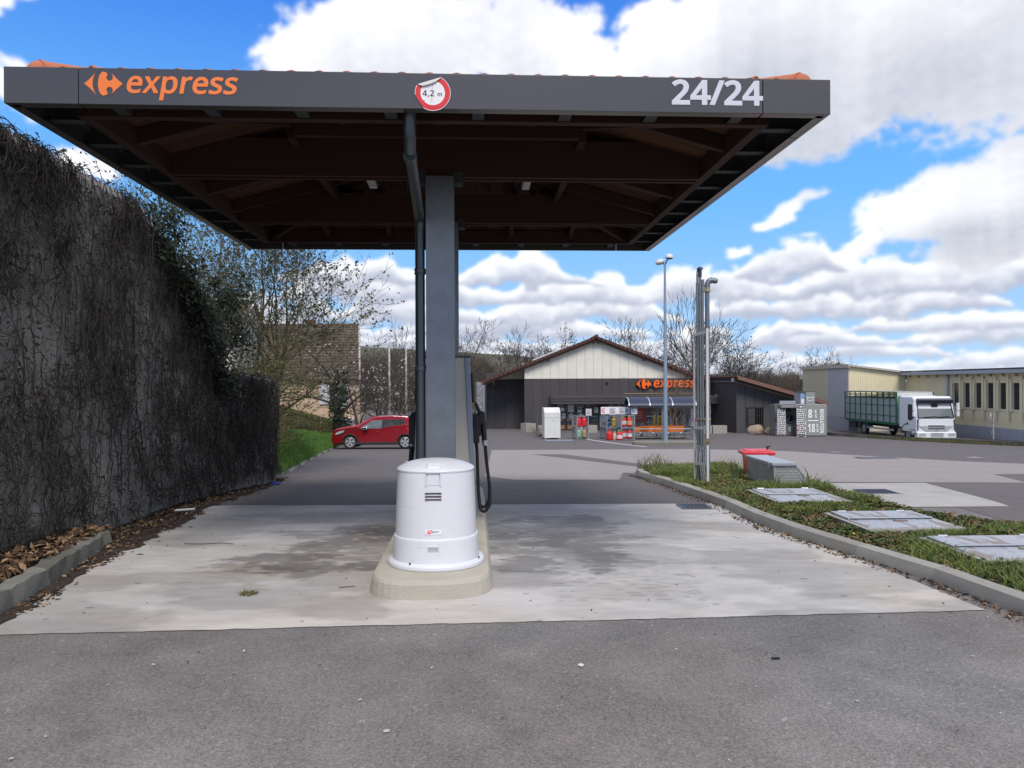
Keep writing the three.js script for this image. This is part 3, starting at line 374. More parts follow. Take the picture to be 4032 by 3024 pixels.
// ------------------------------------------------------------------ fuel canopy: local frame at the first column, x across, -z away
{
  const cn = thing('fuel_canopy', 'square grey canopy on steel columns with timber underside over the fuel pump', 'canopy', [-0.768, 0, 8.25], 0.051);
  const X0 = 3.285, Z0 = 2.17, Z1 = -4.26, YB = 3.95, YT = 4.235, H = YT - YB, T = 0.035;
  const panel = (len, dep = T) => { const g = new THREE.ExtrudeGeometry(new THREE.Shape([[0, 0], [T, 0], [T, H], [0, H]].map(([x, y]) => new THREE.Vector2(x, y))), { depth: len, bevelEnabled: true, bevelSize: 0.002, bevelThickness: 0.001, bevelSegments: 1 }); return g; };
  // fascia cassettes, butted with a 4 mm gap
  const cuts = [-X0, -2.72, 2.72, X0];
  for (let i = 0; i < 3; i++) { const a = cuts[i] + (i ? 0.003 : 0), b = cuts[i + 1] - (i < 2 ? 0.003 : 0); part('fascia_panel', [rbox(b - a, H, T, 0.004, (a + b) / 2, YB + H / 2, Z0 - T / 2), box(b - a - 0.01, 0.006, 0.06, (a + b) / 2, YB + 0.0035, Z0 - T - 0.03)], M.fascia, cn); part('fascia_panel', [rbox(b - a, H, T, 0.004, (a + b) / 2, YB + H / 2, Z1 + T / 2)], M.fascia, cn); }
  const zc = [Z1 + T, Z1 + 0.6, Z0 - 0.6, Z0 - T];
  for (let i = 0; i < 3; i++) for (const s of [-1, 1]) { const a = zc[i] + 0.002, b = zc[i + 1] - 0.002; part('fascia_panel', [rbox(T, H, b - a, 0.004, s * (X0 - T / 2), YB + H / 2, (a + b) / 2), box(0.06, 0.006, b - a - 0.01, s * (X0 - T - 0.03), YB + 0.0035, (a + b) / 2)], M.fascia, cn); }
  // lettering and emblem on the front
  const zF = Z0 + 0.001;
  const em = logoGeo(0.186, 0.003); em.forEach((g) => g.translate(-2.675, YB + 0.160, zF)); part('logo', em, M.orange, cn);
  const ex = textGeo('express', 0.86, { font: fontReg, shear: 0.16, round: 0.028, height: 0.19 }); ex.computeBoundingBox(); ex.translate(-2.35, YB + 0.095, zF); part('lettering', ex, M.orange, cn);
  const nu = textGeo('24/24', 0.755, { font: fontReg, round: 0.045 }); nu.computeBoundingBox(); const nb = nu.boundingBox; nu.scale(1, 0.205 / (nb.max.y - nb.min.y), 1); nu.translate(1.965, YB + 0.07, zF); part('lettering', nu, std(0.62, 0.63, 0.68, 0.5), cn);
  // height limit sticker, its upper left edge peeled and folded over
  {
    const signTex = canvasTex(512, 512, (g) => { g.fillStyle = '#e9e6e4'; g.fillRect(0, 0, 512, 512); g.beginPath(); g.arc(256, 256, 212, 0, 7); g.lineWidth = 74; g.strokeStyle = '#d2242b'; g.stroke(); g.fillStyle = '#2c3036'; g.font = 'bold 124px sans-serif'; g.textBaseline = 'middle'; g.fillText('4,2', 108, 262); g.font = 'bold 84px sans-serif'; g.fillText('m', 318, 274); g.strokeStyle = '#55585c'; g.lineWidth = 4; g.beginPath(); g.moveTo(252, 130); g.lineTo(246, 214); g.lineTo(258, 236); g.lineTo(238, 300); g.lineTo(228, 402); g.stroke(); g.strokeStyle = '#8d8d8e'; g.beginPath(); g.moveTo(268, 240); g.lineTo(252, 296); g.lineTo(262, 396); g.stroke(); g.fillStyle = '#3c3836'; g.beginPath(); g.arc(130, 372, 9, 0, 7); g.fill(); });
    const R = 0.142, cx = 0.035, cy = YB + 0.125, n = 72, pts = [];
    for (let i = 0; i < n; i++) { const a = i / n * Math.PI * 2; let x = Math.cos(a) * R, y = Math.sin(a) * R; const c = x * -0.30 + y * 0.954; if (c > 0.097) { const k = 0.097 - c; x += -0.30 * k; y += 0.954 * k; } const d = x * -0.85 + y * -0.53; if (d > 0.126) { x -= -0.85 * (d - 0.126) * 0.8; y -= -0.53 * (d - 0.126) * 0.8; } pts.push([x, y]); }
    const g = prism(pts, 0.004), p = g.attributes.position, uv = g.attributes.uv; for (let i = 0; i < p.count; i++) { uv.setXY(i, p.getX(i) / (2 * R) + 0.5, p.getY(i) / (2 * R) + 0.5); p.setZ(i, p.getZ(i) + 0.004 * Math.max(0, -p.getY(i) / R) * Math.max(0, -p.getX(i) / R)); } g.translate(cx, cy, zF + 0.001); g.userData.keepUV = true; g.computeVertexNormals();
    const sg = part('height_limit_sign', g, new THREE.MeshStandardMaterial({ map: signTex, roughness: 0.5 }), cn); sg.userData.label = 'round red rimmed sticker reading 4,2 m with a peeled top';
    const fp = []; const f = [[-0.118, 0.068], [0.072, 0.128], [0.058, 0.112], [0.02, 0.084], [-0.03, 0.064], [-0.075, 0.052], [-0.10, 0.056]]; const fg = prism(f, 0.004); { const q = fg.attributes.position; for (let i = 0; i < q.count; i++) { const dd = (q.getX(i) * -0.30 + q.getY(i) * 0.954); q.setZ(i, q.getZ(i) + 0.006 + (0.1 - dd) * 0.35); } } fg.translate(cx, cy, zF); fg.computeVertexNormals(); part('fold', fg, std(0.55, 0.54, 0.50, 0.6), sg);
  }
  // roof tiles: barrel rows above a low pyramid
  const pit = 0.27, eave = 4.185, hx = 3.15, zc0 = (Z0 + Z1) / 2, hz = (Z0 - Z1) / 2 - 0.13;
  const deckY = (t) => eave + pit * t;
  {
    const barrel = new THREE.CylinderGeometry(0.088, 0.078, 0.42, 12, 1, true, 0, Math.PI); barrel.rotateY(0); const lipped = merge([barrel, place(new THREE.TorusGeometry(0.086, 0.007, 5, 12, Math.PI), 0, 0.205, 0, Math.PI / 2)]);
    // barrel axis +y -> lay along the slope
    const lay = lipped.clone(); lay.rotateY(Math.PI / 2); lay.rotateX(Math.PI / 2); lay.rotateZ(0);
    lay.computeBoundingBox(); if (lay.boundingBox.max.y < 0.05) lay.rotateZ(Math.PI);
    lay.rotateX(Math.atan(pit)); const tg = lay; tg.userData.keepUV = true;
    const tileMats = [0, 1, 2].map((i) => std(0.46 + 0.05 * i, 0.15 + 0.02 * i, 0.075 + 0.012 * i, 0.85, 0, { map: mottle, side: THREE.DoubleSide }));
    for (let i = 0; i < 27; i++) { const x = -2.86 + i * 0.22; shared('roof_tile', tg, tileMats[(i * 5) % 3], cn, x, deckY(0.16) + 0.004, Z0 - 0.12 - 0.16); }
    // the rest of the covering, out of sight from below: corrugated slopes
    const slope = (along) => { const pos = [], idx = [], n = 120, k = 6; for (let j = 0; j <= k; j++) for (let i = 0; i <= n; i++) { const t = j / k * 3.0 + 0.02; const half = 3.15 - t; const u = -half + 2 * half * i / n; pos.push(u, deckY(t) + 0.02 + 0.04 * Math.abs(Math.sin(u * Math.PI / 0.22)), t); } for (let j = 0; j < k; j++) for (let i = 0; i < n; i++) { const a = j * (n + 1) + i, b = a + 1, c = a + n + 1, d = c + 1; idx.push(a, d, b, a, c, d); } const g = new THREE.BufferGeometry(); g.setAttribute('position', new THREE.Float32BufferAttribute(pos, 3)); g.setIndex(idx); return g; };
    for (let k = 0; k < 4; k++) { const g = slope(); g.translate(0, 0, -3.15); g.applyMatrix4(new THREE.Matrix4().makeRotationY(k * Math.PI / 2)); g.translate(0, 0, zc0); g.computeVertexNormals(); part('roof_covering', g, new THREE.MeshStandardMaterial({ color: C(0.45, 0.15, 0.075), roughness: 0.9, side: THREE.DoubleSide, map: mottle }), cn); }
    // hip caps
    for (const [sx, sz] of [[-1, 1], [1, 1], [-1, -1], [1, -1]]) for (let k = 0; k < 4; k++) { const t0 = 0.05 + k * 0.27, t1 = t0 + 0.30; const a = V(sx * (hx - t0), deckY(t0) + 0.045 + 0.012 * 0, zc0 + sz * (hz - t0)), b = V(sx * (hx - t1), deckY(t1) + 0.04, zc0 + sz * (hz - t1)); const gs = [rod(a, b, 0.108, 0.094, 16)]; if (k === 0) gs.push(place(new THREE.SphereGeometry(0.107, 16, 10), a.x, a.y, a.z)); const dv = b.clone().sub(a).normalize(); gs.push(rod(a.clone(), a.clone().addScaledVector(dv, 0.03), 0.116, 0.113, 16)); part('hip_tile', gs, M.tile, cn); }
  }
  // boarded soffit following the four slopes
  {
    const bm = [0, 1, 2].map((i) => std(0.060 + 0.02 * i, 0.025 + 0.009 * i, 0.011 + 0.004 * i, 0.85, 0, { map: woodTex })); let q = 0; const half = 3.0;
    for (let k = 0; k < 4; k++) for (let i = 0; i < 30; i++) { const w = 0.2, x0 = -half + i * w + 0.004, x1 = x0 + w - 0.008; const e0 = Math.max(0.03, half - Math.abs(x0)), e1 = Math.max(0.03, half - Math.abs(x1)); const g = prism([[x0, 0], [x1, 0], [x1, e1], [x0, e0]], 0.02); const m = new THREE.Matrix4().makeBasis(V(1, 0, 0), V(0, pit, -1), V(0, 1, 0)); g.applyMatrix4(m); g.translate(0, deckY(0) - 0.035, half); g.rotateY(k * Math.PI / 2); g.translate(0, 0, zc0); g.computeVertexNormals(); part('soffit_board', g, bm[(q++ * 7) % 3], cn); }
  }
  // timber frame
  const xi = 2.87, zi0 = Z0 - 0.42, zi1 = Z1 + 0.42, yb = 3.985;
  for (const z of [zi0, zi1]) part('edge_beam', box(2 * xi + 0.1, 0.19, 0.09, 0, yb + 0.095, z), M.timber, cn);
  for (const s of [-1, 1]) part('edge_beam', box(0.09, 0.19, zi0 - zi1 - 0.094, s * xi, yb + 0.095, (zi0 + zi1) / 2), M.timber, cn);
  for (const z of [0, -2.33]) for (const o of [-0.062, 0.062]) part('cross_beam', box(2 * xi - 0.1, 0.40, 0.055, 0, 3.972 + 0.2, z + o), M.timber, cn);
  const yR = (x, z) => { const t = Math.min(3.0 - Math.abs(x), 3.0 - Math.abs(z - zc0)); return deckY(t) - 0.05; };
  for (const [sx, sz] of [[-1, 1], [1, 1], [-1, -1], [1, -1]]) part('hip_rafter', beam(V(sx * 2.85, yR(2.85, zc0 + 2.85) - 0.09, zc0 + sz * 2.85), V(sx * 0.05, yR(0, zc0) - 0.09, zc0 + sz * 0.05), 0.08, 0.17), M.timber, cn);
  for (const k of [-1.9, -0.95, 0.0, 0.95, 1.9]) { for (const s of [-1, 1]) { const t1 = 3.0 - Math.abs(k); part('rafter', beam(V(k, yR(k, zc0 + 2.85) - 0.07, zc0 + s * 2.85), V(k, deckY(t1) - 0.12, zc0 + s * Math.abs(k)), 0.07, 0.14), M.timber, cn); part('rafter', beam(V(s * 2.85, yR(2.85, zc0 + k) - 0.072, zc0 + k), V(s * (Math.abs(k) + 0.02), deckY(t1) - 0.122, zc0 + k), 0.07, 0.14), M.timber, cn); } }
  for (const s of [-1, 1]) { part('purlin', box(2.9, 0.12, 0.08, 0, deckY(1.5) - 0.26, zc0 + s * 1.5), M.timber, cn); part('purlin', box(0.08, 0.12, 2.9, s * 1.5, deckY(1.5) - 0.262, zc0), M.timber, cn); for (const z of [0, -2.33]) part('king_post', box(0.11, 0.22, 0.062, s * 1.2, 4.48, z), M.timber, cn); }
  // galvanised brackets between timber and fascia
  const brk = (len) => merge([box(0.10, 0.006, len, 0, 0, 0), box(0.006, 0.17, len, 0.047, 0.088, 0)]); const bf = brk(0.335), bs = brk(0.335); bs.rotateY(Math.PI / 2); bf.userData.keepUV = bs.userData.keepUV = true;
  const bMat = std(0.04, 0.046, 0.052, 0.7, 0.0, { map: galvTex });
  for (let i = 0; i < 8; i++) { const x = -2.52 + i * 0.73; shared('bracket', bf, bMat, cn, x, yb + 0.012, Z0 - 0.206); shared('bracket', bf, bMat, cn, x, yb + 0.012, Z1 + 0.206); }
  for (let i = 0; i < 9; i++) { const z = Z0 - 0.55 - i * 0.66; for (const s of [-1, 1]) shared('bracket', bs, bMat, cn, s * (X0 - 0.206), yb + 0.012, z); }
  // two steel columns of H section, the web across the view
  for (const z of [0, -2.33]) {
    const h = 3.83, f = 0.15; part('column', [rbox(2 * f, h, 0.018, 0.003, 0, h / 2 + 0.14, 0.14), rbox(2 * f, h, 0.018, 0.003, 0, h / 2 + 0.14, -0.14), box(0.012, h, 0.262, 0, h / 2 + 0.14, 0), box(0.42, 0.02, 0.42, 0, 0.155, 0)], M.galv, cn);
    part('beam_shoe', [box(0.09, 0.12, 0.18, 0.20, 3.97, z === 0 ? 0 : 0), box(0.09, 0.12, 0.18, -0.20, 3.97, 0)].map((g) => g.translate(0, 0, 0)), bMat, cn).position.z = z; cn.children[cn.children.length - 2].position.z = z;
  }
  // zinc gutter trays added to close the gap and keep sun off the brackets
  for (const z of [Z0 - T - 0.14, Z1 + T + 0.14]) part('gutter', [box(2 * X0 - 2 * T - 0.01, 0.012, 0.27, 0, 4.17, z)], M.galvDark, cn);
  for (const s of [-1, 1]) part('gutter', [box(0.27, 0.012, Z0 - Z1 - 2 * T - 0.57, s * (X0 - T - 0.14), 4.17, (Z0 + Z1) / 2)], M.galvDark, cn);
  // rain pipe from the front gutter to the column foot
  const px = -0.215, pz = 0.10, pr = 0.052;
  const dp = [V(-0.16, 4.2, Z0 - 0.16), V(-0.16, 3.98, Z0 - 0.16), V(-0.165, 3.80, Z0 - 0.2), V(-0.175, 3.70, Z0 - 0.32)];
  part('rain_pipe', [pipe(dp, pr, 16, 24), rod(V(-0.175, 3.70, Z0 - 0.32), V(px, 3.54, pz + 0.12), pr, pr, 16), place(new THREE.SphereGeometry(pr * 1.02, 14, 10), px, 3.53, pz + 0.06), pipe([V(px, 3.545, pz + 0.13), V(px, 3.50, pz + 0.02), V(px, 3.40, pz)], pr, 16, 12), rod(V(px, 3.42, pz), V(px, 0.16, pz), pr, pr, 18)], phys(0.10, 0.12, 0.13, 0.38, 0.75, {}), cn);
  for (const y of [2.93, 1.90, 0.9]) part('pipe_clamp', [rod(V(px, y, pz), V(px, y + 0.05, pz), pr + 0.006, pr + 0.006, 18), place(new THREE.TorusGeometry(pr + 0.007, 0.006, 6, 20), px, y, pz, Math.PI / 2), place(new THREE.TorusGeometry(pr + 0.007, 0.006, 6, 20), px, y + 0.05, pz, Math.PI / 2), box(0.04, 0.03, 0.03, px + 0.06, y + 0.025, pz)], M.galvDark, cn);
  // pipe collar
  part('pipe_collar', rod(V(-0.178, 3.69, Z0 - 0.36), V(-0.18, 3.68, Z0 - 0.44), pr + 0.006, pr + 0.006, 16), M.galvDark, cn);
  // strip lights hung between the beams
  for (const x of [-0.95, 1.05]) { const l = part('strip_light', [rbox(0.11, 0.07, 1.25, 0.03, x, 4.36, -1.15)], std(0.6, 0.62, 0.64, 0.35), cn); part('end_cap', [rbox(0.115, 0.075, 0.05, 0.02, x, 4.36, -0.50), rbox(0.115, 0.075, 0.05, 0.02, x, 4.36, -1.80)], M.silver, l); }
}

// ------------------------------------------------------------------ pump island, pump, white cover
{
  const isl = thing('pump_island', 'long rounded concrete island carrying the fuel pump and the canopy columns', 'pump island', [-0.70, 0, 6.62], 0.051);
  const s = new THREE.Shape(), w = 0.46, L = 5.1; s.moveTo(-w, 0); s.absarc(0, 0, w, Math.PI, 0, false); s.lineTo(w, 0); s.lineTo(w, -L); s.absarc(0, -L, w, 0, Math.PI, true); s.lineTo(-w, 0);
  // outline in x,z : squash the rounded ends
  const pts = []; const N = 26; for (let i = 0; i <= N; i++) { const a = Math.PI * i / N; const c = Math.cos(a), sn = Math.sin(a), p = 2.9; const k = Math.pow(Math.pow(Math.abs(c), p) + Math.pow(Math.max(0, sn), p), -1 / p); pts.push([-c * k * w, sn * k * 0.42]); } for (let i = 0; i <= N; i++) { const a = Math.PI * i / N; pts.push([Math.cos(a) * w, -L - Math.sin(a) * 0.4 - 0.01]); }
  const sh = new THREE.Shape(pts.map(([x, z]) => new THREE.Vector2(x, -z))); const g = new THREE.ExtrudeGeometry(sh, { depth: 0.125, bevelEnabled: true, bevelSize: 0.045, bevelThickness: 0.035, bevelSegments: 2 }); g.rotateX(-Math.PI / 2); g.translate(0, 0, 0);
  const p = g.attributes.position; for (let i = 0; i < p.count; i++) { const n = (fbm(p.getX(i) * 7, p.getZ(i) * 7 + p.getY(i) * 5, 3, 88) - 0.5) * 0.012; p.setX(i, p.getX(i) * (p.getY(i) < 0.1 ? 1.05 : 1) + n); p.setY(i, Math.max(p.getY(i) + n * 0.5, -0.02)); } g.computeVertexNormals();
  part('island_body', g, std(0.47, 0.435, 0.36, 0.92, 0, { map: mottle, bumpMap: grit, bumpScale: 0.005 }), isl);
}
{
  const cv = thing('pump_cover', 'white plastic domed cover with three slots standing on the near end of the pump island', 'cover', [-0.69, 0.16, 6.88], 0.03);
  const squ = (n, r, p) => { const o = []; for (let i = 0; i < n; i++) { const a = i / n * Math.PI * 2; const c = Math.cos(a), s = Math.sin(a), k = Math.pow(Math.pow(Math.abs(c), p) + Math.pow(Math.abs(s), p), -1 / p); o.push([c * k * r, s * k * r]); } return o; };
  // rings: [y, radius, exponent]; slightly squared plan, flats at the front
  const loft = (rings, n = 96, capTop) => { const pos = [], idx = []; rings.forEach(([y, r, e]) => squ(n, r, e).forEach(([x, z]) => { const zz = z; pos.push(x, y, zz); })); for (let j = 0; j < rings.length - 1; j++) for (let i = 0; i < n; i++) { const a = j * n + i, b = j * n + (i + 1) % n, c = a + n, d = b + n; idx.push(a, d, b, a, c, d); } const g = new THREE.BufferGeometry(); g.setAttribute('position', new THREE.Float32BufferAttribute(pos, 3)); g.setIndex(idx); g.computeVertexNormals(); return g; };
  part('base_flange', loft([[0.0, 0.425, 2.15], [0.004, 0.432, 2.15], [0.03, 0.432, 2.15], [0.043, 0.424, 2.15], [0.05, 0.40, 2.15], [0.055, 0.386, 2.2]]), M.plastic, cv);
  part('skirt', loft([[0.05, 0.385, 2.2], [0.235, 0.378, 2.2], [0.254, 0.376, 2.2], [0.262, 0.370, 2.2], [0.262, 0.361, 2.2], [0.25, 0.358, 2.2]]), M.plastic, cv);
  part('body', loft([[0.24, 0.362, 2.28], [0.4, 0.358, 2.3], [0.6, 0.351, 2.32], [0.75, 0.344, 2.34], [0.835, 0.338, 2.36]]), M.plastic, cv);
  part('lid', loft([[0.822, 0.340, 2.36], [0.835, 0.345, 2.36], [0.842, 0.345, 2.36], [0.852, 0.337, 2.34], [0.872, 0.300, 2.3], [0.895, 0.240, 2.25], [0.912, 0.17, 2.2], [0.921, 0.09, 2.1], [0.924, 0.002, 2]]), M.plastic, cv);
  // grip recess: dished shell under a lip
  part('grip', [rbox(0.105, 0.115, 0.02, 0.008, 0.0, 0.775, 0.338), rbox(0.13, 0.018, 0.05, 0.006, 0, 0.836, 0.338)], phys(0.70, 0.71, 0.75, 0.4, 0, {}), cv);
  part('grip_frame', [rbox(0.012, 0.12, 0.03, 0.004, -0.062, 0.775, 0.338), rbox(0.012, 0.12, 0.03, 0.004, 0.062, 0.775, 0.338), rbox(0.128, 0.06, 0.09, 0.02, 0, 0.865, 0.275, 0.5)], M.plastic, cv);
  for (let i = 0; i < 3; i++) { part('vent_slot', rbox(0.142, 0.010, 0.012, 0.004, 0.0, 0.655 - i * 0.0265, 0.3515 + i * 0.0009), i ? std(0.05, 0.012, 0.012, 0.6) : M.dark, cv); }
  part('latch_plate', [rbox(0.088, 0.026, 0.01, 0.004, 0.0, 0.185, 0.380)], std(0.42, 0.41, 0.38, 0.6), cv); part('latch_frame', [rbox(0.094, 0.006, 0.014, 0.002, 0, 0.202, 0.38), rbox(0.094, 0.006, 0.014, 0.002, 0, 0.168, 0.38)], M.plastic, cv);
  part('rivet', [cyl(0.008, 0.008, 0.02, -0.2, 0.056, 0.365), cyl(0.008, 0.008, 0.02, 0.385, 0.056, 0.14)], M.galvDark, cv);
  const lt = canvasTex(384, 128, (g) => { g.fillStyle = '#f3f3f5'; g.fillRect(0, 0, 384, 128); g.fillStyle = '#d8232e'; g.beginPath(); g.moveTo(60, 16); g.lineTo(172, 16); g.lineTo(136, 112); g.lineTo(12, 112); g.closePath(); g.fill(); g.strokeStyle = '#f6eeee'; g.lineWidth = 7; for (let i = 0; i < 5; i++) { g.beginPath(); g.moveTo(20, 30 + i * 18); g.lineTo(96 - i * 5, 30 + i * 18); g.stroke(); } g.strokeStyle = '#fff'; g.lineWidth = 11; g.beginPath(); g.arc(118, 54, 20, 0, 7); g.stroke(); g.fillStyle = '#15161a'; g.font = 'italic bold 78px sans-serif'; g.save(); g.transform(1.15, 0, 0, 1, 0, 0); g.fillText('ROT', 132, 92); g.restore(); });
  const lb = new THREE.PlaneGeometry(0.135, 0.042); lb.userData.keepUV = true; lb.translate(0.0, 0.325, 0.3632); lb.rotateX(0); part('logo_label', lb, new THREE.MeshStandardMaterial({ map: lt, roughness: 0.4 }), cv);
}
{
  const pu = thing('fuel_pump', 'cream fuel dispenser with black hoses behind the first column', 'fuel pump', [-0.80, 0.16, 8.95], 0.051);
  const side = [[-0.33, 0], [0.33, 0], [0.25, 1.9], [-0.25, 1.9]]; const cream = std(0.60, 0.565, 0.49, 0.55);
  const body = prism(side, 0.86, 0.006); body.translate(0, 0, -0.86); part('cabinet', body, cream, pu);
  const trim = std(0.28, 0.33, 0.39, 0.45, 0.4);
  for (const s of [-1, 1]) { const q = [[s * 0.33, 0], [s * 0.375, 0], [s * 0.30, 1.9], [s * 0.25, 1.9]]; const g = prism(s > 0 ? q : q.reverse(), 0.9, 0.004); g.translate(0, 0, -0.88); part('side_panel', g, trim, pu); }
  part('top', box(0.62, 0.02, 0.92, 0, 1.918, -0.43), std(0.10, 0.11, 0.12, 0.5), pu);
  for (const s of [-1, 1]) {
    const dx = s < 0 ? 0.09 : 0;
    part('display', rbox(0.03, 0.36, 0.6, 0.01, s * 0.335, 1.55, -0.43, 0, 0, s * 0.04), M.black, pu);
    for (const z of [-0.1, -0.42]) {
      const n = part('nozzle', [rbox(0.09, 0.16, 0.10, 0.03, dx + s * 0.44, 1.18, z), rod(V(dx + s * 0.43, 1.22, z), V(dx + s * 0.375, 1.36, z), 0.026, 0.018, 10), rod(V(dx + s * 0.46, 1.15, z), V(dx + s * 0.475, 0.92, z), 0.036, 0.03, 12), rbox(0.05, 0.16, 0.05, 0.015, dx + s * 0.41, 1.05, z)], M.black, pu); part('grip_cap', [rod(V(dx + s * 0.478, 0.92, z), V(dx + s * 0.482, 0.86, z), 0.033, 0.033, 12)], M.silver, n);
      part('hose', pipe([V(dx + s * 0.482, 0.88, z), V(dx + s * 0.50, 0.66, z), V(dx + s * 0.535, 0.36, z + 0.02), V(dx + s * 0.535, 0.16, z + 0.02), V(dx + s * 0.475, 0.07, z), V(dx + s * 0.42, 0.10, z - 0.02), V(dx + s * 0.40, 0.3, z - 0.04), V(dx + s * 0.385, 0.8, z - 0.03), V(dx + s * 0.365, 1.0, z - 0.02)], 0.02, 10, 60), M.rubber, pu);
    }
    part('holster', rbox(0.08, 0.34, 0.55, 0.02, s * 0.375, 1.06, -0.28), std(0.018, 0.018, 0.02, 0.7), pu);
  }
}

// ------------------------------------------------------------------ ivy wall on the left
{
  const wl = thing('garden_wall', 'tall stone wall on the left matted with dead creeper, stepping down beyond the pad', 'wall');
  const X = -4.86, prof = [[2.5, 4.3], [7, 4.25], [9.9, 4.12], [10.5, 3.8], [11.3, 3.25], [12.2, 2.55], [12.45, 2.0], [15.6, 1.86]];
  const topAt = (d) => { for (let i = 0; i < prof.length - 1; i++) if (d <= prof[i + 1][0]) return mix(prof[i][1], prof[i + 1][1], clamp((d - prof[i][0]) / (prof[i + 1][0] - prof[i][0]))); return 1.86; };
  const wallTex = tex(2048, 1024, (u, v, x, y) => { // rendered rubble with dead rootlets and grime: patches with outlines
    const X2 = u * 14, Y2 = v * 4.4; const a = fbm(X2 * 3.2, Y2 * 4, 5, 701), b = fbm(X2 * 14, Y2 * 11, 4, 721), c = fbm(X2 * 0.8, Y2 * 0.9, 3, 711);
    let n = 0.33 + 0.26 * (a - 0.5) + 0.12 * (b - 0.5) + 0.08 * (c - 0.5); n *= 0.85 + 0.3 * hash2(x, y, 4); const li = sstep(0.58, 0.66, fbm(X2 * 5 + 7, Y2 * 5, 4, 741)) * 0.3;
    return [n * (1.02 + 0.25 * li), n * (0.995 + 0.25 * li), n * (0.95 + 0.1 * li)];
  }, { rx: 1 / 14, ry: 1 / 4.4 });
  const pos = [], uv = [], idx = [], nd = 150, nh = 44;
  for (let j = 0; j <= nh; j++) for (let i = 0; i <= nd; i++) { const d = 2.5 + (15.6 - 2.5) * i / nd, b = gy(0, d) - 0.3, y = b + (topAt(d) - b) * j / nh; const x = X + (fbm(d * 3.2, y * 3.2, 4, 801) - 0.5) * 0.14 + (fbm(d * 11, y * 8, 3, 811) - 0.5) * 0.05; pos.push(x, y, -d); uv.push(d, y); }
  for (let j = 0; j < nh; j++) for (let i = 0; i < nd; i++) { const a = j * (nd + 1) + i, b = a + 1, c = a + nd + 1, d = c + 1; idx.push(a, b, d, a, d, c); }
  // top and end and back
  const base = pos.length / 3; for (let i = 0; i <= nd; i++) { const d = 2.5 + (15.6 - 2.5) * i / nd; pos.push(X - 0.35, topAt(d) + (fbm(d * 5, 1, 3, 7) - 0.5) * 0.06, -d); uv.push(d, topAt(d) + 0.4); } for (let i = 0; i < nd; i++) { const a = nh * (nd + 1) + i, c = base + i; idx.push(a, a + 1, c + 1, a, c + 1, c); }
  const g = new THREE.BufferGeometry(); g.setAttribute('position', new THREE.Float32BufferAttribute(pos, 3)); g.setAttribute('uv', new THREE.Float32BufferAttribute(uv, 2)); g.setIndex(idx); g.computeVertexNormals(); g.userData.keepUV = true;
  M.wall = std(1, 1, 1, 1, 0, { map: wallTex, bumpMap: grit, bumpScale: 0.008, side: THREE.DoubleSide });
  const endG = [quadGeo(P(X + 0.01, gy(0, 15.6) - 0.3, 15.6), P(X - 0.35, gy(0, 15.6) - 0.3, 15.6), P(X - 0.35, 1.86, 15.6), P(X + 0.01, 1.86, 15.6)), box(0.1, 3.9, 12.6, X - 0.30, 1.6, -8.9)];
  part('wall_face', [g, ...endG.slice(0, 1)], M.wall, wl);
  part('wall_back', [box(0.04, 2.6, 13, X - 0.34, 0.5, -9.05), box(0.04, 2.1, 8, X - 0.34, 2.8, -6.3)], M.wall, wl);
  // creeper stems
  const r = rng(404), sp = [], sn = []; const tube = (pts, rad) => { for (let i = 0; i < pts.length - 1; i++) { const a = pts[i], b = pts[i + 1], k0 = rad * (1 - i / pts.length * 0.6), k1 = rad * (1 - (i + 1) / pts.length * 0.6); const dir = [b[0] - a[0], b[1] - a[1], b[2] - a[2]], L = Math.hypot(...dir) || 1; const u = [0, dir[2] / L, -dir[1] / L]; const ul = Math.hypot(...u) || 1; u[1] /= ul; u[2] /= ul; const w = [1, 0, 0]; const ring = [[1, 0], [-0.5, 0.866], [-0.5, -0.866]].map(([c, s]) => [w[0] * c, u[1] * s, u[2] * s]); for (let q = 0; q < 3; q++) { const n0 = ring[q], n1 = ring[(q + 1) % 3]; const A = a.map((v, t) => v + n0[t] * k0), B = a.map((v, t) => v + n1[t] * k0), Cc = b.map((v, t) => v + n1[t] * k1), D = b.map((v, t) => v + n0[t] * k1); sp.push(...A, ...B, ...Cc, ...A, ...Cc, ...D); sn.push(...n0, ...n1, ...n1, ...n0, ...n1, ...n0); } } };
  for (let i = 0; i < 20000; i++) { // a felt of stems, thick in some places and worn through in others
    let d = 4.2 + r() * 11.4; const top = topAt(d); let y = r() < 0.2 ? top - r() * 0.25 : 0.05 + r() * (top - 0.05); const dens = fbm(d * 5.2, y * 4.2, 3, 851) + 0.25 * (fbm(d * 0.7, y * 0.7, 2, 861) - 0.5); if (dens < 0.50 + 0.04 * r() && r() < 0.965) continue;
    const n = 6 + (r() * 7 | 0), pts = []; let ang = r() < 0.6 ? -Math.PI / 2 + (r() - 0.5) * 1.3 : r() * 6.28; const st = 0.03 + 0.055 * r(), off = 0.005 + 0.10 * r() * r() + 0.05 * sstep(0.5, 0.65, dens);
    for (let k = 0; k < n; k++) { pts.push([X + 0.03 + off + (fbm(d * 3.2, y * 3.2, 2, 801) - 0.5) * 0.14 + (r() - 0.5) * 0.035, y, -d]); ang += (r() - 0.5) * 1.3; y += Math.sin(ang) * st; d += Math.cos(ang) * st; if (y < gy(0, d) - 0.02 || y > topAt(d) + 0.04 || d > 15.58) break; }
    if (pts.length > 2) tube(pts, 0.0025 + 0.006 * r() * r());
  }
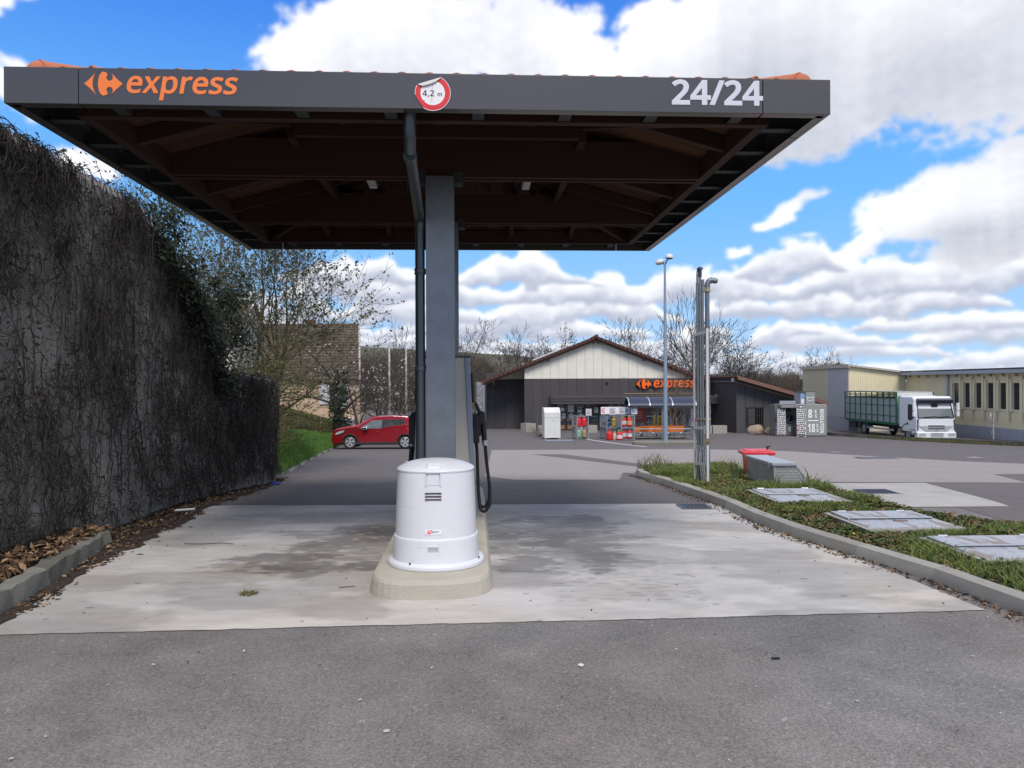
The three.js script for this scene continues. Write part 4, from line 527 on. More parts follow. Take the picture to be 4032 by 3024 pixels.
  for (let i = 0; i < 260; i++) { let d = 4.2 + r() * 11.2, y = topAt(d) * (0.3 + 0.7 * r()); const pts = []; const x = X + 0.10 + r() * 0.06; for (let k = 0; k < 14; k++) { pts.push([x + (r() - 0.5) * 0.03, y, -d]); y -= 0.09 + 0.06 * r(); d += (r() - 0.5) * 0.07; if (y < 0.05 || d > 15.55) break; } if (pts.length > 3) tube(pts, 0.004 + 0.006 * r()); }
  for (let i = 0; i < 300; i++) { // loose hanging ends and shoots along the top
    let d = 4.5 + r() * 8, y = topAt(d) + 0.02; const pts = []; let x = X - 0.2 + r() * 0.25, up = r() * r() * 0.035; const n = 7; const len = 0.03 + 0.05 * r(); let vx = 0.03 + 0.05 * r(), vy = up, vd = (r() - 0.5) * 0.07;
    for (let k = 0; k < n; k++) { pts.push([x, y, -d]); x = Math.min(X + 0.22, x + vx * 0.7); y += vy; d += vd + (r() - 0.5) * 0.03; vy -= len * 0.45; vx *= 0.75; } tube(pts, 0.004 + 0.004 * r());
  }
  const cg = new THREE.BufferGeometry(); cg.setAttribute('position', new THREE.Float32BufferAttribute(sp, 3)); cg.setAttribute('normal', new THREE.Float32BufferAttribute(sn, 3));
  tagIt(part('creeper_stems', cg, std(0.044, 0.038, 0.033, 1), wl), null, null, null, 'stuff');
  // dry leaves still clinging
  const lp = []; for (let i = 0; i < 9000; i++) { const d = 4.2 + r() * 11.2, y = 0.15 + r() * (topAt(d) - 0.1), x = X + 0.07 + r() * 0.08, s = 0.012 + 0.022 * r(), a = r() * 6.28, t = r() * 1.4; const ux = Math.sin(t) * s, uy = Math.cos(a) * s, ud = Math.sin(a) * s; lp.push(x - ux, y - uy, -d - ud, x + ux * 0.4, y - ud, -d + uy, x + ux, y + uy, -d + ud); }
  const lg = new THREE.BufferGeometry(); lg.setAttribute('position', new THREE.Float32BufferAttribute(lp, 3)); lg.computeVertexNormals(); tagIt(part('dry_leaves', lg, std(0.042, 0.032, 0.026, 1, 0, { side: THREE.DoubleSide }), wl), null, null, null, 'stuff');
  // live ivy over the step in the wall
  const ip = []; const leafAt = (c, s, r2) => { const n = V(r2() * 0.9 + 0.1, r2() * 0.9 - 0.1, r2() - 0.5).normalize(), t = V(r2() - 0.5, r2() - 0.5, r2() - 0.5).cross(n).normalize().multiplyScalar(s), b = n.clone().cross(t); const tip = c.clone().add(t), l = c.clone().addScaledVector(b, 0.7), rr = c.clone().addScaledVector(b, -0.7), bk = c.clone().addScaledVector(t, -0.6).addScaledVector(n, -s * 0.2); ip.push(...bk.toArray(), ...l.toArray(), ...tip.toArray(), ...bk.toArray(), ...tip.toArray(), ...rr.toArray()); };
  for (let k = 0; k < 44; k++) { const d = k < 14 ? 12.0 + r() * 1.6 : 10.1 + r() * 2.8, y = (k < 14 ? 2.2 + r() * 1.3 : topAt(d) + (r() - 0.6) * 0.8), R = 0.14 + 0.22 * r(), cx = X - 0.05 + r() * 0.24; for (let i = 0; i < 230; i++) { const v = V(r() - 0.5, r() - 0.5, r() - 0.5).normalize().multiplyScalar(R * Math.cbrt(r())); leafAt(V(cx + v.x * 0.9, y + v.y * 1.2, -d + v.z * 1.2), 0.022 + 0.022 * r(), r); } }
  const ig = new THREE.BufferGeometry(); ig.setAttribute('position', new THREE.Float32BufferAttribute(ip, 3)); ig.computeVertexNormals();
  const iv = thing('ivy', 'dark green ivy bush spilling over the step at the end of the tall wall', 'ivy'); part('foliage', ig, new THREE.MeshPhysicalMaterial({ color: C(0.016, 0.027, 0.010), roughness: 0.7, side: THREE.DoubleSide }), iv);
}
{ // stone edging of the planter below the wall
  const pl = thing('planter', 'low rough stone planter edge at the foot of the ivy wall', 'planter'); const pts = [[-3.62, 3.9], [-3.88, 5.0], [-4.02, 5.95], [-4.14, 6.65], [-4.30, 7.4], [-4.46, 8.1], [-4.5, 8.35]]; const r = rng(52);
  const mats = [0, 1, 2].map((i) => std(0.13 + 0.04 * i, 0.128 + 0.04 * i, 0.11 + 0.035 * i, 0.95, 0, { map: mottle, bumpMap: grit, bumpScale: 0.006 }));
  for (let i = 0; i < pts.length - 1; i++) { const [ax, ad] = pts[i], [bx, bd] = pts[i + 1], L = Math.hypot(bx - ax, bd - ad); const g = new THREE.BoxGeometry(0.22, 0.42, L - 0.015, 4, 6, 12); const p = g.attributes.position; for (let k = 0; k < p.count; k++) { const x = p.getX(k), y = p.getY(k), z = p.getZ(k); const n = (fbm(x * 6 + i * 9, y * 8 + z * 6, 4, 33 + i) - 0.5) * 0.06, m = (fbm(z * 9 + i * 5, x * 9, 4, 63) - 0.5) * 0.05; p.setX(k, x * (1 - 0.25 * Math.max(0, y / 0.21)) + n); p.setY(k, y + (y > 0 ? m : 0)); } g.computeVertexNormals(); place(g, (ax + bx) / 2, -0.05, -(ad + bd) / 2, 0, Math.atan2(-(bx - ax), bd - ad), 0); part('stone', g, mats[i % 3], pl); }
  const sg = sheetGeo([[-3.7, 4], [-4.05, 6], [-4.5, 8.3], [-4.86, 8.6], [-4.86, 4]], 0.125); part('soil', sg, std(0.045, 0.03, 0.02, 1, 0, { map: soilTex }), pl);
}

// ------------------------------------------------------------------ tank lids, box, bin, vent pipes on the island
{
  const lidTex = tex(512, 512, (u, v, x, y) => { const a = fbm(u * 6, v * 6, 5, 961, 6), ru = sstep(0.60, 0.70, fbm(u * 9, v * 3, 5, 967)) * 0.75, sp = sstep(0.70, 0.76, fbm(u * 46, v * 46, 3, 971)) * 0.6, n = 0.86 + 0.24 * (a - 0.5); const k = Math.max(ru, sp); return [mix(n * 0.42, 0.20, k), mix(n * 0.455, 0.125, k), mix(n * 0.51, 0.08, k)]; }, { rx: 0.8, ry: 0.8 });
  const paint = phys(1, 1, 1, 0.45, 0.0, { map: lidTex }), frameM = std(0.36, 0.35, 0.31, 0.9, 0, { map: mottle });
  const lids = [[4.15, 11.12, 0.95, 1.1, 0.02, 'pale blue grey steel tank lid farthest along the grass island, before the chequer plate box'], [4.48, 9.02, 1.02, 0.98, 0.04, 'middle pale blue grey steel tank lid with a dark seam across it'], [4.93, 7.5, 1.2, 0.95, 0.03, 'nearest pale blue grey steel tank lid, closest to the near end of the kerb']];
  lids.forEach(([x, d, w, l, h, lab], i) => {
    const t = thing('tank_lid', lab, 'tank lid', [x, gy(x, d) + 0.085, d], 0.03, 'tank lids set in the grass island');
    part('concrete_rim', [box(w + 0.12, 0.05, 0.06, 0, 0.01, l / 2 + 0.03), box(w + 0.12, 0.05, 0.06, 0, 0.01, -l / 2 - 0.03), box(0.06, 0.05, l, w / 2 + 0.03, 0.01, 0), box(0.06, 0.05, l, -w / 2 - 0.03, 0.01, 0)], frameM, t);
    part('lid_plate', [rbox(w, 0.03, l * 0.5 - 0.01, 0.006, 0, 0.035 + h * 0.3, -l * 0.25 - 0.0, 0.012), ], paint, t); part('lid_plate', [rbox(w, 0.03, l * 0.5 - 0.01, 0.006, 0, 0.028, l * 0.25, 0.006)], paint, t);
    part('seam_rail', rod(V(-w / 2 + 0.02, 0.05 + h * 0.3, 0), V(w / 2 - 0.02, 0.05 + h * 0.3, 0), 0.011, 0.012, 8), std(0.34, 0.37, 0.41, 0.5, 0.4), t);
    part('handle', [rbox(0.16, 0.012, 0.05, 0.004, w * 0.05, 0.047, l * 0.12)], std(0.16, 0.12, 0.08, 0.8), t);
    for (const s of [-1, 1]) part('hinge', rod(V(s * w * 0.36 - 0.05, 0.058, -l / 2 + 0.01), V(s * w * 0.36 + 0.05, 0.058, -l / 2 + 0.01), 0.016, 0.016, 8), M.silver, t);
  });
}
{ // chequer plate box with a sloping side
  const bx = thing('storage_box', 'aluminium chequer plate box with one sloping side on the grass island', 'box', [4.44, gy(4.4, 13) + 0.07, 12.95], 0);
  const chq = tex(512, 512, (u, v, x, y) => { const a = Math.floor(x / 32), b = Math.floor(y / 32), f = ((a + b) & 1) ? 1 : -1, cx = (x % 32) - 15.5, cy = (y % 32) - 15.5, p = (cx + cy * f) * 0.707, q = (cx - cy * f) * 0.707; const e = (p / 14) ** 2 + (q / 4.5) ** 2; const k = clamp(1.3 - e); return [k, k, k]; }, { srgb: false, rx: 1.3, ry: 1.3 });
  const alu = std(0.46, 0.455, 0.44, 0.45, 0.55, { bumpMap: chq, bumpScale: 0.012, map: mottle });
  const body = prism([[0, 0], [0.68, 0], [0.36, 0.40], [0, 0.40]], 1.45); body.translate(0, 0, -1.45); part('body', body, alu, bx);
  part('lid', [box(0.42, 0.014, 1.52, 0.175, 0.412, -0.725), box(0.012, 0.045, 1.52, -0.03, 0.398, -0.725), box(0.42, 0.04, 0.012, 0.175, 0.398, 0.036)], std(0.5, 0.52, 0.55, 0.4, 0.6, { map: mottle }), bx);
  part('corner_trim', [box(0.02, 0.40, 0.006, 0.01, 0.2, 0.004), beam(V(0.36, 0.40, 0.004), V(0.68, 0.0, 0.004), 0.006, 0.02)], M.silver, bx); part('latch', [rbox(0.014, 0.08, 0.06, 0.004, -0.042, 0.37, -0.12)], M.silver, bx);
  // raised dimples that catch light one by one
  for (let i = 0; i < 5; i++) for (let j = 0; j < 14; j++) { const g = new THREE.SphereGeometry(0.026, 6, 4); g.scale(0.1, 0.35, 1); g.rotateX(((i + j) & 1) ? 0.8 : -0.8); g.translate(-0.001, 0.05 + i * 0.075, -0.06 - j * 0.1); part('dimple', g, alu, bx); }
  const bn = thing('sand_bin', 'red plastic bin with an overhanging lid behind the chequer plate box', 'bin', [5.0, gy(5, 15.6) + 0.07, 15.6], -0.12);
  const taper = new RoundedBoxGeometry(0.50, 0.46, 0.46, 2, 0.02); { const p = taper.attributes.position; for (let i = 0; i < p.count; i++) { const k = 0.86 + 0.14 * (p.getY(i) / 0.46 + 0.5); p.setX(i, p.getX(i) * k); p.setZ(i, p.getZ(i) * k); } taper.computeVertexNormals(); } taper.translate(0, 0.23, 0); const rp = phys(0.62, 0.03, 0.045, 0.4, 0, { clearcoat: 0.1 });
  part('body', taper, rp, bn); part('lid', [rbox(0.64, 0.075, 0.58, 0.02, 0, 0.495, 0), rbox(0.5, 0.03, 0.44, 0.014, 0, 0.54, 0, 0.0)], rp, bn);
  part('tap', [rod(V(0.22, 0.55, -0.05), V(0.24, 0.60, -0.05), 0.018), rod(V(0.20, 0.60, -0.05), V(0.29, 0.625, -0.05), 0.02, 0.014)], M.black, bn);
}
{
  const vp = thing('vent_pipes', 'cluster of four tall galvanised tank vent pipes behind a white frame', 'vent pipes', [3.52, gy(3.5, 14.2) + 0.08, 14.2]); const y0 = gy(3.5, 14.2) + 0.08; const gp = std(0.21, 0.235, 0.25, 0.5, 0.55, { map: galvTex });
  const pc = (X, top, r) => rod(V(X - 3.52, 0, 0), V(X - 3.52, top - y0, 0), r, r, 14);
  const p1 = part('pipe', [pc(3.462, 3.60, 0.024), pipe([V(3.462 - 3.52, 3.58 - y0, 0), V(3.463 - 3.52, 3.78 - y0, 0), V(3.475 - 3.52, 3.855 - y0, -0.02), V(3.49 - 3.52, 3.86 - y0, -0.05)], 0.02, 10, 16)], gp, vp); part('sleeve', rod(V(-0.058, 3.42 - y0, 0), V(-0.058, 3.62 - y0, 0), 0.028, 0.028, 14), gp, p1);
  const p2 = part('pipe', pc(3.509, 3.75, 0.024), gp, vp); p2.position.z = 0.012; part('sleeve', rod(V(-0.011, 3.48 - y0, 0), V(-0.011, 3.58 - y0, 0), 0.029, 0.029, 14), gp, p2); part('cowl', [rod(V(-0.011, 3.73 - y0, 0), V(-0.011, 3.875 - y0, 0), 0.035, 0.035, 16), rod(V(-0.011, 3.875 - y0, 0), V(-0.011, 3.895 - y0, 0), 0.062, 0.055, 18), rod(V(-0.011, 3.895 - y0, 0), V(-0.011, 3.92 - y0, 0), 0.055, 0.015, 18)], std(0.055, 0.06, 0.075, 0.5, 0.3), p2);
  const p3 = part('pipe', pc(3.556, 3.66, 0.025), gp, vp); part('cap', [rod(V(0.036, 3.58 - y0, 0), V(0.036, 3.68 - y0, 0), 0.032, 0.032, 14), rod(V(0.036, 3.55 - y0, 0), V(0.12, 3.60 - y0, 0), 0.022, 0.022, 10)], gp, p3);
  const p4 = part('pipe', [pc(3.645, 3.52, 0.042)], gp, vp); part('elbow', [pipe([V(0.125, 3.5 - y0, 0), V(0.13, 3.6 - y0, 0), V(0.165, 3.655 - y0, 0.0), V(0.22, 3.668 - y0, 0.0), V(0.275, 3.655 - y0, 0.0)], 0.052, 14, 24), rod(V(0.20, 3.664 - y0, 0), V(0.212, 3.666 - y0, 0), 0.06, 0.06, 16), place(new THREE.SphereGeometry(0.054, 14, 10), 0.275, 3.655 - y0, 0)], gp, p4); part('collar', [rod(V(0.125, 3.45 - y0, 0), V(0.125, 3.475 - y0, 0), 0.064, 0.064, 18), rod(V(0.125, 3.475 - y0, 0), V(0.125, 3.53 - y0, 0), 0.052, 0.052, 18)], std(0.34, 0.33, 0.16, 0.5, 0.3), p4); part('pipe_clamp', [rod(V(0.125, 1.06 - y0, 0), V(0.125, 1.10 - y0, 0), 0.056, 0.056, 16)], std(0.4, 0.34, 0.1, 0.6), p4);
  part('strap', [box(0.26, 0.03, 0.09, 0.03, 1.08 - y0, 0)], std(0.16, 0.14, 0.08, 0.8), vp);
  for (const x of [-0.05, -0.015, 0.02]) part('cable', pipe([V(x, 0.55, 0.06), V(x + 0.005, 0.3, 0.09), V(x + 0.03, 0.12, 0.08), V(x + 0.06, 0.0, 0.06)], 0.007, 6, 16), std(0.5, 0.5, 0.5, 0.6), vp);
  // white frame, standing a little turned in front of the pipes
  const fr = thing('frame', 'white painted steel guard frame with flaking paint standing before the vent pipes', 'guard frame', [3.465, gy(3.46, 13.95) + 0.07, 13.95]); const A = V(-0.045, 0, -0.34), B = V(0.065, 0, 0.18); const Ht = 2.74 - (gy(3.46, 13.95) + 0.07);
  const up = (v, y) => v.clone().setY(y); const worn = std(0.62, 0.63, 0.65, 0.55, 0, { map: streaks });
  part('post', rbox(0.035, Ht - 0.12, 0.035, 0.003, A.x, (Ht - 0.12) / 2, A.z), worn, fr); part('post', rbox(0.042, Ht, 0.042, 0.003, B.x, Ht / 2, B.z), worn, fr);
  for (const y of [Ht - 0.06, 1.02, 0.36]) part('rail', beam(up(A, y - 0.03), up(B, y), 0.03, 0.05), worn, fr);
  part('junction_plate', [rod(V(B.x, 0.78, B.z + 0.015), V(B.x, 0.78, B.z + 0.035), 0.055, 0.055, 16), rod(V(B.x, 0.78, B.z + 0.034), V(B.x, 0.78, B.z + 0.05), 0.02, 0.02, 12)], std(0.22, 0.17, 0.12, 0.8, 0, { map: mottle }), fr);
  for (let i = 0; i < 4; i++) part('hook', pipe([V(A.x + 0.025 * i + 0.01, 0.36, A.z + 0.12 * i + 0.05), V(A.x + 0.025 * i + 0.01, 0.62, A.z + 0.12 * i + 0.06), V(A.x + 0.025 * i + 0.02, 0.68, A.z + 0.12 * i + 0.10), V(A.x + 0.025 * i + 0.025, 0.36, A.z + 0.12 * i + 0.13)], 0.006, 6, 18), M.silver, fr);
}

// ------------------------------------------------------------------ lamp post on its own little island
{
  const yg = gy(7.7, 38.35); const li = thing('traffic_island', 'low mossy concrete island with rounded ends under the lamp post', 'traffic island', [7.95, yg, 38.5]); const s = new THREE.Shape(); s.absarc(-1.3, 0, 0.55, Math.PI / 2, Math.PI * 1.5, false); s.absarc(1.3, 0, 0.55, -Math.PI / 2, Math.PI / 2, false); const g = new THREE.ExtrudeGeometry(s, { depth: 0.17, bevelEnabled: true, bevelSize: 0.04, bevelThickness: 0.03, bevelSegments: 1, curveSegments: 14 }); g.rotateX(-Math.PI / 2); part('slab', g, std(0.20, 0.19, 0.155, 0.95, 0, { map: mottle }), li); const cg = s.getPoints(14).map((p) => [p.x, p.y]);
  const lp = thing('street_lamp', 'tall blue grey steel lamp post with two lamp heads in front of the shop', 'street lamp', [7.72, yg + 0.2, 38.35]); const pm = std(0.26, 0.33, 0.40, 0.5, 0.3); const yTop = 7.75 - yg - 0.2;
  part('pole', [rod(V(0, 0, 0), V(0, yTop, 0), 0.115, 0.055, 16)], pm, lp); part('base_plate', [rod(V(0, 0, 0), V(0, 0.03, 0), 0.2, 0.2, 16)], pm, lp); part('bracket', [rod(V(0, yTop - 0.05, 0), V(0.14, yTop + 0.28, 0.1), 0.035, 0.03, 10), rod(V(0, yTop - 0.03, 0), V(-0.1, yTop + 0.08, -0.1), 0.035, 0.03, 10)], std(0.06, 0.07, 0.08, 0.5), lp);
  const head = (x, y, z, tilt, turn) => { const h = new THREE.Group(); h.name = numbered('lamp_head'); h.position.set(x, y, z); h.rotation.set(0, turn, tilt, 'YXZ'); lp.add(h); const shell = new THREE.SphereGeometry(0.24, 20, 10, 0, 6.283, 0, Math.PI / 2); shell.scale(1, 0.75, 0.85); part('lamp_shell', shell, std(0.62, 0.60, 0.56, 0.5), h); const pan = new THREE.SphereGeometry(0.235, 20, 8, 0, 6.283, Math.PI / 2, Math.PI / 2); pan.scale(1, 0.5, 0.85); part('diffuser', pan, turn > 1 ? std(0.06, 0.06, 0.055, 0.35) : std(0.55, 0.55, 0.52, 0.3), h); };
  head(0.20, yTop + 0.33, 0.1, 0.28, 1.6); head(-0.22, yTop + 0.10, -0.1, 0.25, 0);
}

// ------------------------------------------------------------------ shop
const SH = { X: 6.16, Y: -1.70, D: 56 };
const L = (X, Y, D, o = SH) => V(X - o.X, Y - o.Y, o.D - D);
const roofY = (x) => 6.74 - 0.388 * Math.abs(x);
{
  const sh = thing('supermarket', 'shop with a white gable over dark grey panelled walls and a brown tiled roof', 'shop', [SH.X, SH.Y, SH.D]);
  const dk = [0, 1].map((i) => std(0.062 + 0.006 * i, 0.056 + 0.006 * i, 0.057 + 0.006 * i, 0.75, 0, { map: mottle })), wh = [0, 1].map((i) => std(0.76 + 0.015 * i, 0.735 + 0.015 * i, 0.63 + 0.015 * i, 0.75, 0, { map: streaks }));
  const pw = 0.637, xL = -5.24, xR = 8.02, yD = 3.82; let k = 0;
  // backing wall, one skin behind the panels
  part('wall', [box(2.4, yD, 0.1, xL + 1.2, yD / 2, -0.06), box(xR - xL, yD - 2.35, 0.1, (xL + xR) / 2, (yD + 2.35) / 2, -0.062), box(3.3, yD, 0.1, xR - 1.65, yD / 2, -0.064)], dk[0], sh);
  for (let x = xL; x < xR - 0.05; x += pw) { const x1 = Math.min(x + pw, xR) - 0.014, y0 = x > -3.4 ? 2.5 : 0.03; const hi = x > 4.9 && false; part('wall_panel', [box(x1 - x, yD - y0 - 0.01, 0.05, (x + x1) / 2, (yD + y0) / 2, 0.028)], dk[k++ % 2], sh); const t0 = roofY(x) - 0.05, t1 = roofY(x1) - 0.05; const poly = x < 0 && x1 > 0 ? [[x, yD + 0.01], [x1, yD + 0.01], [x1, t1], [0, roofY(0) - 0.05], [x, t0]] : [[x, yD + 0.01], [x1, yD + 0.01], [x1, Math.max(yD + 0.02, t1)], [x, Math.max(yD + 0.02, t0)]]; part('gable_panel', prism(poly, 0.05), wh[k % 2], sh); }
  part('gable_wall', prism([[xL, yD], [xR, yD], [xR, Math.max(yD + 0.01, roofY(xR) - 0.08)], [0, roofY(0) - 0.08], [xL, roofY(xL) - 0.08]], 0.06).translate(0, 0, -0.10), std(0.42, 0.42, 0.39, 0.8), sh);
  // recessed bay on the left
  const zB = -2.3; for (let x = -8.12; x < xL - 0.05; x += 0.72) { const x1 = x + 0.70; part('wall_panel', box(0.70, yD - 0.03, 0.05, x + 0.35, yD / 2, zB), dk[k++ % 2], sh); const a = Math.max(yD + 0.02, roofY(x) - 0.05), b = Math.max(yD + 0.02, roofY(x1) - 0.05); part('gable_panel', prism([[x, yD], [x1, yD], [x1, b], [x, a]], 0.05).translate(0, 0, zB), wh[k % 2], sh); }
  part('wall', box(2.95, 4.6, 0.1, -6.68, 2.0, zB - 0.09), dk[0], sh);
  part('side_wall', [box(0.1, yD, 2.24, xL + 0.02, yD / 2, -1.20), prism([[-2.24, yD], [0, yD], [0, roofY(xL) - 0.1], [-3.44, roofY(xL) - 0.1]], 0.1).rotateY(-Math.PI / 2).translate(xL + 0.07, 0, -0.08)], dk[1], sh);
  // white flank wall running back, with its gutter pipe
  part('flank_wall', [quadGeo(V(-8.14, -0.3, zB + 0.06), V(-9.45, 0.2, -14.5), V(-9.45, 3.75, -14.5), V(-8.14, 3.72, zB + 0.06))], std(0.78, 0.77, 0.70, 0.8, 0, { map: streaks, side: THREE.DoubleSide }), sh); part('slit_window', [box(0.03, 2.0, 0.22, -8.72, 1.5, -8.2)], M.dark, sh);
  part('rain_pipe', [rod(V(-8.20, 0, zB + 0.16), V(-8.20, 3.2, zB + 0.16), 0.05, 0.05, 10), pipe([V(-8.20, 3.2, zB + 0.16), V(-8.22, 3.42, zB + 0.16), V(-8.34, 3.52, zB + 0.2), V(-8.42, 3.62, zB + 0.2)], 0.05, 8, 12)], std(0.16, 0.15, 0.145, 0.5), sh); part('rain_pipe', rod(V(-9.5, 0.1, -14), V(-9.5, 3.7, -14), 0.05, 0.05, 8), std(0.12, 0.12, 0.12, 0.5), sh);
  part('gutter', [quadGeo(V(-8.35, 3.62, zB + 0.3), V(-9.75, 3.66, -14.5), V(-9.75, 3.8, -14.5), V(-8.35, 3.76, zB + 0.3))], std(0.05, 0.05, 0.05, 0.5, 0, { side: THREE.DoubleSide }), sh);
  // roof slopes, their verges made of single tiles, rafters' ends
  for (const s of [-1, 1]) {
    const a = V(0, 6.86, 0.36), b = V(s * 8.35, 6.86 - 0.388 * 8.35, 0.36); const zb = -14.6; const g = new THREE.BufferGeometry(); const t = 0.12; const q = [[0, a.y], [b.x, b.y], [b.x, b.y - t], [0, a.y - t]]; const pr2 = prism(s > 0 ? q.slice().reverse() : q, 15.3); pr2.translate(0, 0, zb - 0.39); part('roof', pr2, M.brownTile, sh);
    for (let i = 0; i < 26; i++) { const u0 = i / 26, u1 = (i + 1.12) / 26; const p0 = a.clone().lerp(b, u0), p1 = a.clone().lerp(b, Math.min(1.01, u1)); p0.y += 0.05; p1.y += 0.015; part('verge_tile', beam(p0.clone().add(V(0, -0.06, 0.1)), p1.clone().add(V(0, -0.06, 0.1)), 0.22, 0.19), M.brownTile, sh); }
    part('verge_board', beam(V(0, 6.62, 0.37), V(s * 8.3, 6.62 - 0.388 * 8.3, 0.37), 0.03, 0.10), std(0.14, 0.08, 0.06, 0.8), sh);
    for (const u of [0.02, 0.42, 0.80]) part('rafter_end', box(0.14, 0.22, 0.36, s * 8.3 * u, 6.56 - 0.388 * 8.3 * u, 0.20), std(0.10, 0.06, 0.045, 0.85), sh);
  }
  part('ridge_tile', rod(V(0, 6.90, 0.8), V(0, 6.90, -14.6), 0.13, 0.13, 10), M.brownTile, sh);
  { const sk = part('skylight', [box(2.3, 0.16, 1.6, -3.7, 0, -6), box(2.1, 0.3, 1.4, -3.7, -0.2, -6)], std(0.6, 0.62, 0.64, 0.5), sh); sk.position.set(-0.2, 6.0, 0); sk.rotation.z = 0; sk.geometry.translate(3.7, 0, 0); sk.rotation.z = 0.37; sk.position.set(-3.4, 5.75, 0); }
  // marquee of three stepped boards
  for (let i = 0; i < 3; i++) part('marquee_board', rbox(12.3 + 0.06 * i, 0.19, 1.2 + 0.05 * i, 0.01, -3.29 + 6.15, 2.08 + i * 0.195, 0.66), dk[(i + 1) % 2], sh); part('marquee_end', [box(0.06, 0.62, 1.32, -3.36, 2.27, 0.68)], dk[0], sh);
  part('light_rail', box(6.0, 0.05, 0.06, 5.0, 2.72, 0.36), std(0.35, 0.27, 0.17, 0.5, 0.4), sh);
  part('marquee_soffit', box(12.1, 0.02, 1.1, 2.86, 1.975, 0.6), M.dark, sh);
  // emblem and lettering on rails
  part('sign_rail', [box(4.4, 0.05, 0.05, 5.1, 3.52, 0.12), box(4.4, 0.05, 0.05, 5.1, 3.2, 0.12)], M.black, sh);
  const em = logoGeo(0.72, 0.12); em.forEach((g) => g.translate(2.92, 3.41, 0.16)); part('logo', em, M.orangeSign, sh); const tx = textGeo('express', 3.05, { shear: 0.14, depth: 0.12, round: 0.012, height: 0.76 }); tx.translate(4.2, 3.16, 0.16); part('lettering', tx, M.orangeSign, sh);
  // glazed front
  const gx0 = -2.85, gx1 = 4.72, gz = -0.05, fm = std(0.02, 0.02, 0.022, 0.4); const glass = new THREE.MeshPhysicalMaterial({ color: C(0.95, 0.97, 0.96), roughness: 0.02, transmission: 0.96, thickness: 0, ior: 1.5, side: THREE.DoubleSide });
  const mull = [-2.85, -2.18, -1.5, -0.8, 0.22, 1.38, 2.05, 2.75, 3.7, 4.72]; for (const x of mull) part('mullion', box(0.07, 2.0, 0.09, x, 1.0, gz), fm, sh); for (const y of [0.04, 1.97]) part('transom', box(gx1 - gx0, 0.07, 0.08, (gx0 + gx1) / 2, y, gz + 0.002), fm, sh);
  for (let i = 0; i < mull.length - 1; i++) part('pane', box(mull[i + 1] - mull[i] - 0.075, 1.86, 0.008, (mull[i] + mull[i + 1]) / 2, 1.005, gz), glass, sh);
  part('interior', [box(9.5, 0.04, 5, 1.2, 0.0, -2.7), box(9.5, 0.04, 5, 1.2, 2.6, -2.7), box(9.5, 2.6, 0.05, 1.2, 1.3, -5.2), box(0.05, 2.6, 5, -3.5, 1.3, -2.7), box(0.05, 2.6, 5, 5.9, 1.3, -2.7)], std(0.035, 0.033, 0.033, 0.9), sh);
  for (const y of [1.28, 0.76]) for (let i = 0; i < 46; i++) { const x = gx0 + 0.12 + i * 0.165; if (mull.some((m) => Math.abs(m - x) < 0.06)) continue; part('glass_dot', cyl(0.028, 0.028, 0.006, x, y, gz + 0.012, 6, Math.PI / 2), std(0.35, 0.36, 0.37, 0.6), sh); }
  // notices stuck on the glass
  const paperTex = (seed, bg, inks) => canvasTex(96, 128, (g) => { const r = rng(seed); g.fillStyle = bg; g.fillRect(0, 0, 96, 128); for (const [c, y, h, w] of inks) { g.fillStyle = c; g.fillRect(10, y, w, h); } for (let i = 0; i < 5; i++) { g.fillStyle = 'rgba(60,65,75,0.55)'; g.fillRect(12, 84 + i * 8, 40 + r() * 34, 3); } });
  const notices = [[-2.52, 1.55, 0.40, 0.26, '#dfe6ea'], [-1.84, 1.62, 0.36, 0.50, '#e4e8ea', [['#b9cdd8', 40, 34, 76]]], [-1.2, 1.52, 0.28, 0.38, '#e6e6e2', [['#35563f', 14, 46, 76]]], [0.02, 1.50, 0.28, 0.38, '#eceae5', [['#74808a', 20, 34, 60]]], [-2.38, 1.08, 0.26, 0.36, '#eef1f2', [['#4b5d86', 30, 40, 34], ['#9aa9b2', 30, 40, 70]]], [-1.12, 1.10, 0.26, 0.26, '#d8dee2'], [1.55, 1.06, 0.26, 0.36, '#dfe5ea', [['#5f91b4', 30, 50, 50]]], [-0.15, 1.02, 0.62, 0.20, '#63706a', [['#8b9790', 30, 26, 70]]], [-2.55, 1.05, 0.09, 0.12, '#c94a32']];
  notices.forEach(([x, y, w, h, bg, inks], i) => { const g = new THREE.PlaneGeometry(w, h); g.userData.keepUV = true; g.translate(x, y, gz + 0.02); part('notice', g, new THREE.MeshStandardMaterial({ map: paperTex(i + 3, bg, inks || []), roughness: 0.6 }), sh); });
  const disc = (x, y, r, draw) => { const g = new THREE.CircleGeometry(r, 28); g.userData.keepUV = true; g.translate(x, y, gz + 0.02); part('sticker', g, new THREE.MeshStandardMaterial({ map: canvasTex(128, 128, draw), roughness: 0.5 }), sh); };
  disc(-1.84, 1.08, 0.17, (g) => { g.fillStyle = '#8cc274'; g.fillRect(0, 0, 128, 128); g.strokeStyle = '#e8f2e2'; g.lineWidth = 12; g.beginPath(); g.arc(64, 64, 54, 0, 7); g.stroke(); g.beginPath(); g.moveTo(64, 28); g.lineTo(64, 96); g.moveTo(40, 70); g.lineTo(64, 98); g.lineTo(88, 70); g.stroke(); });
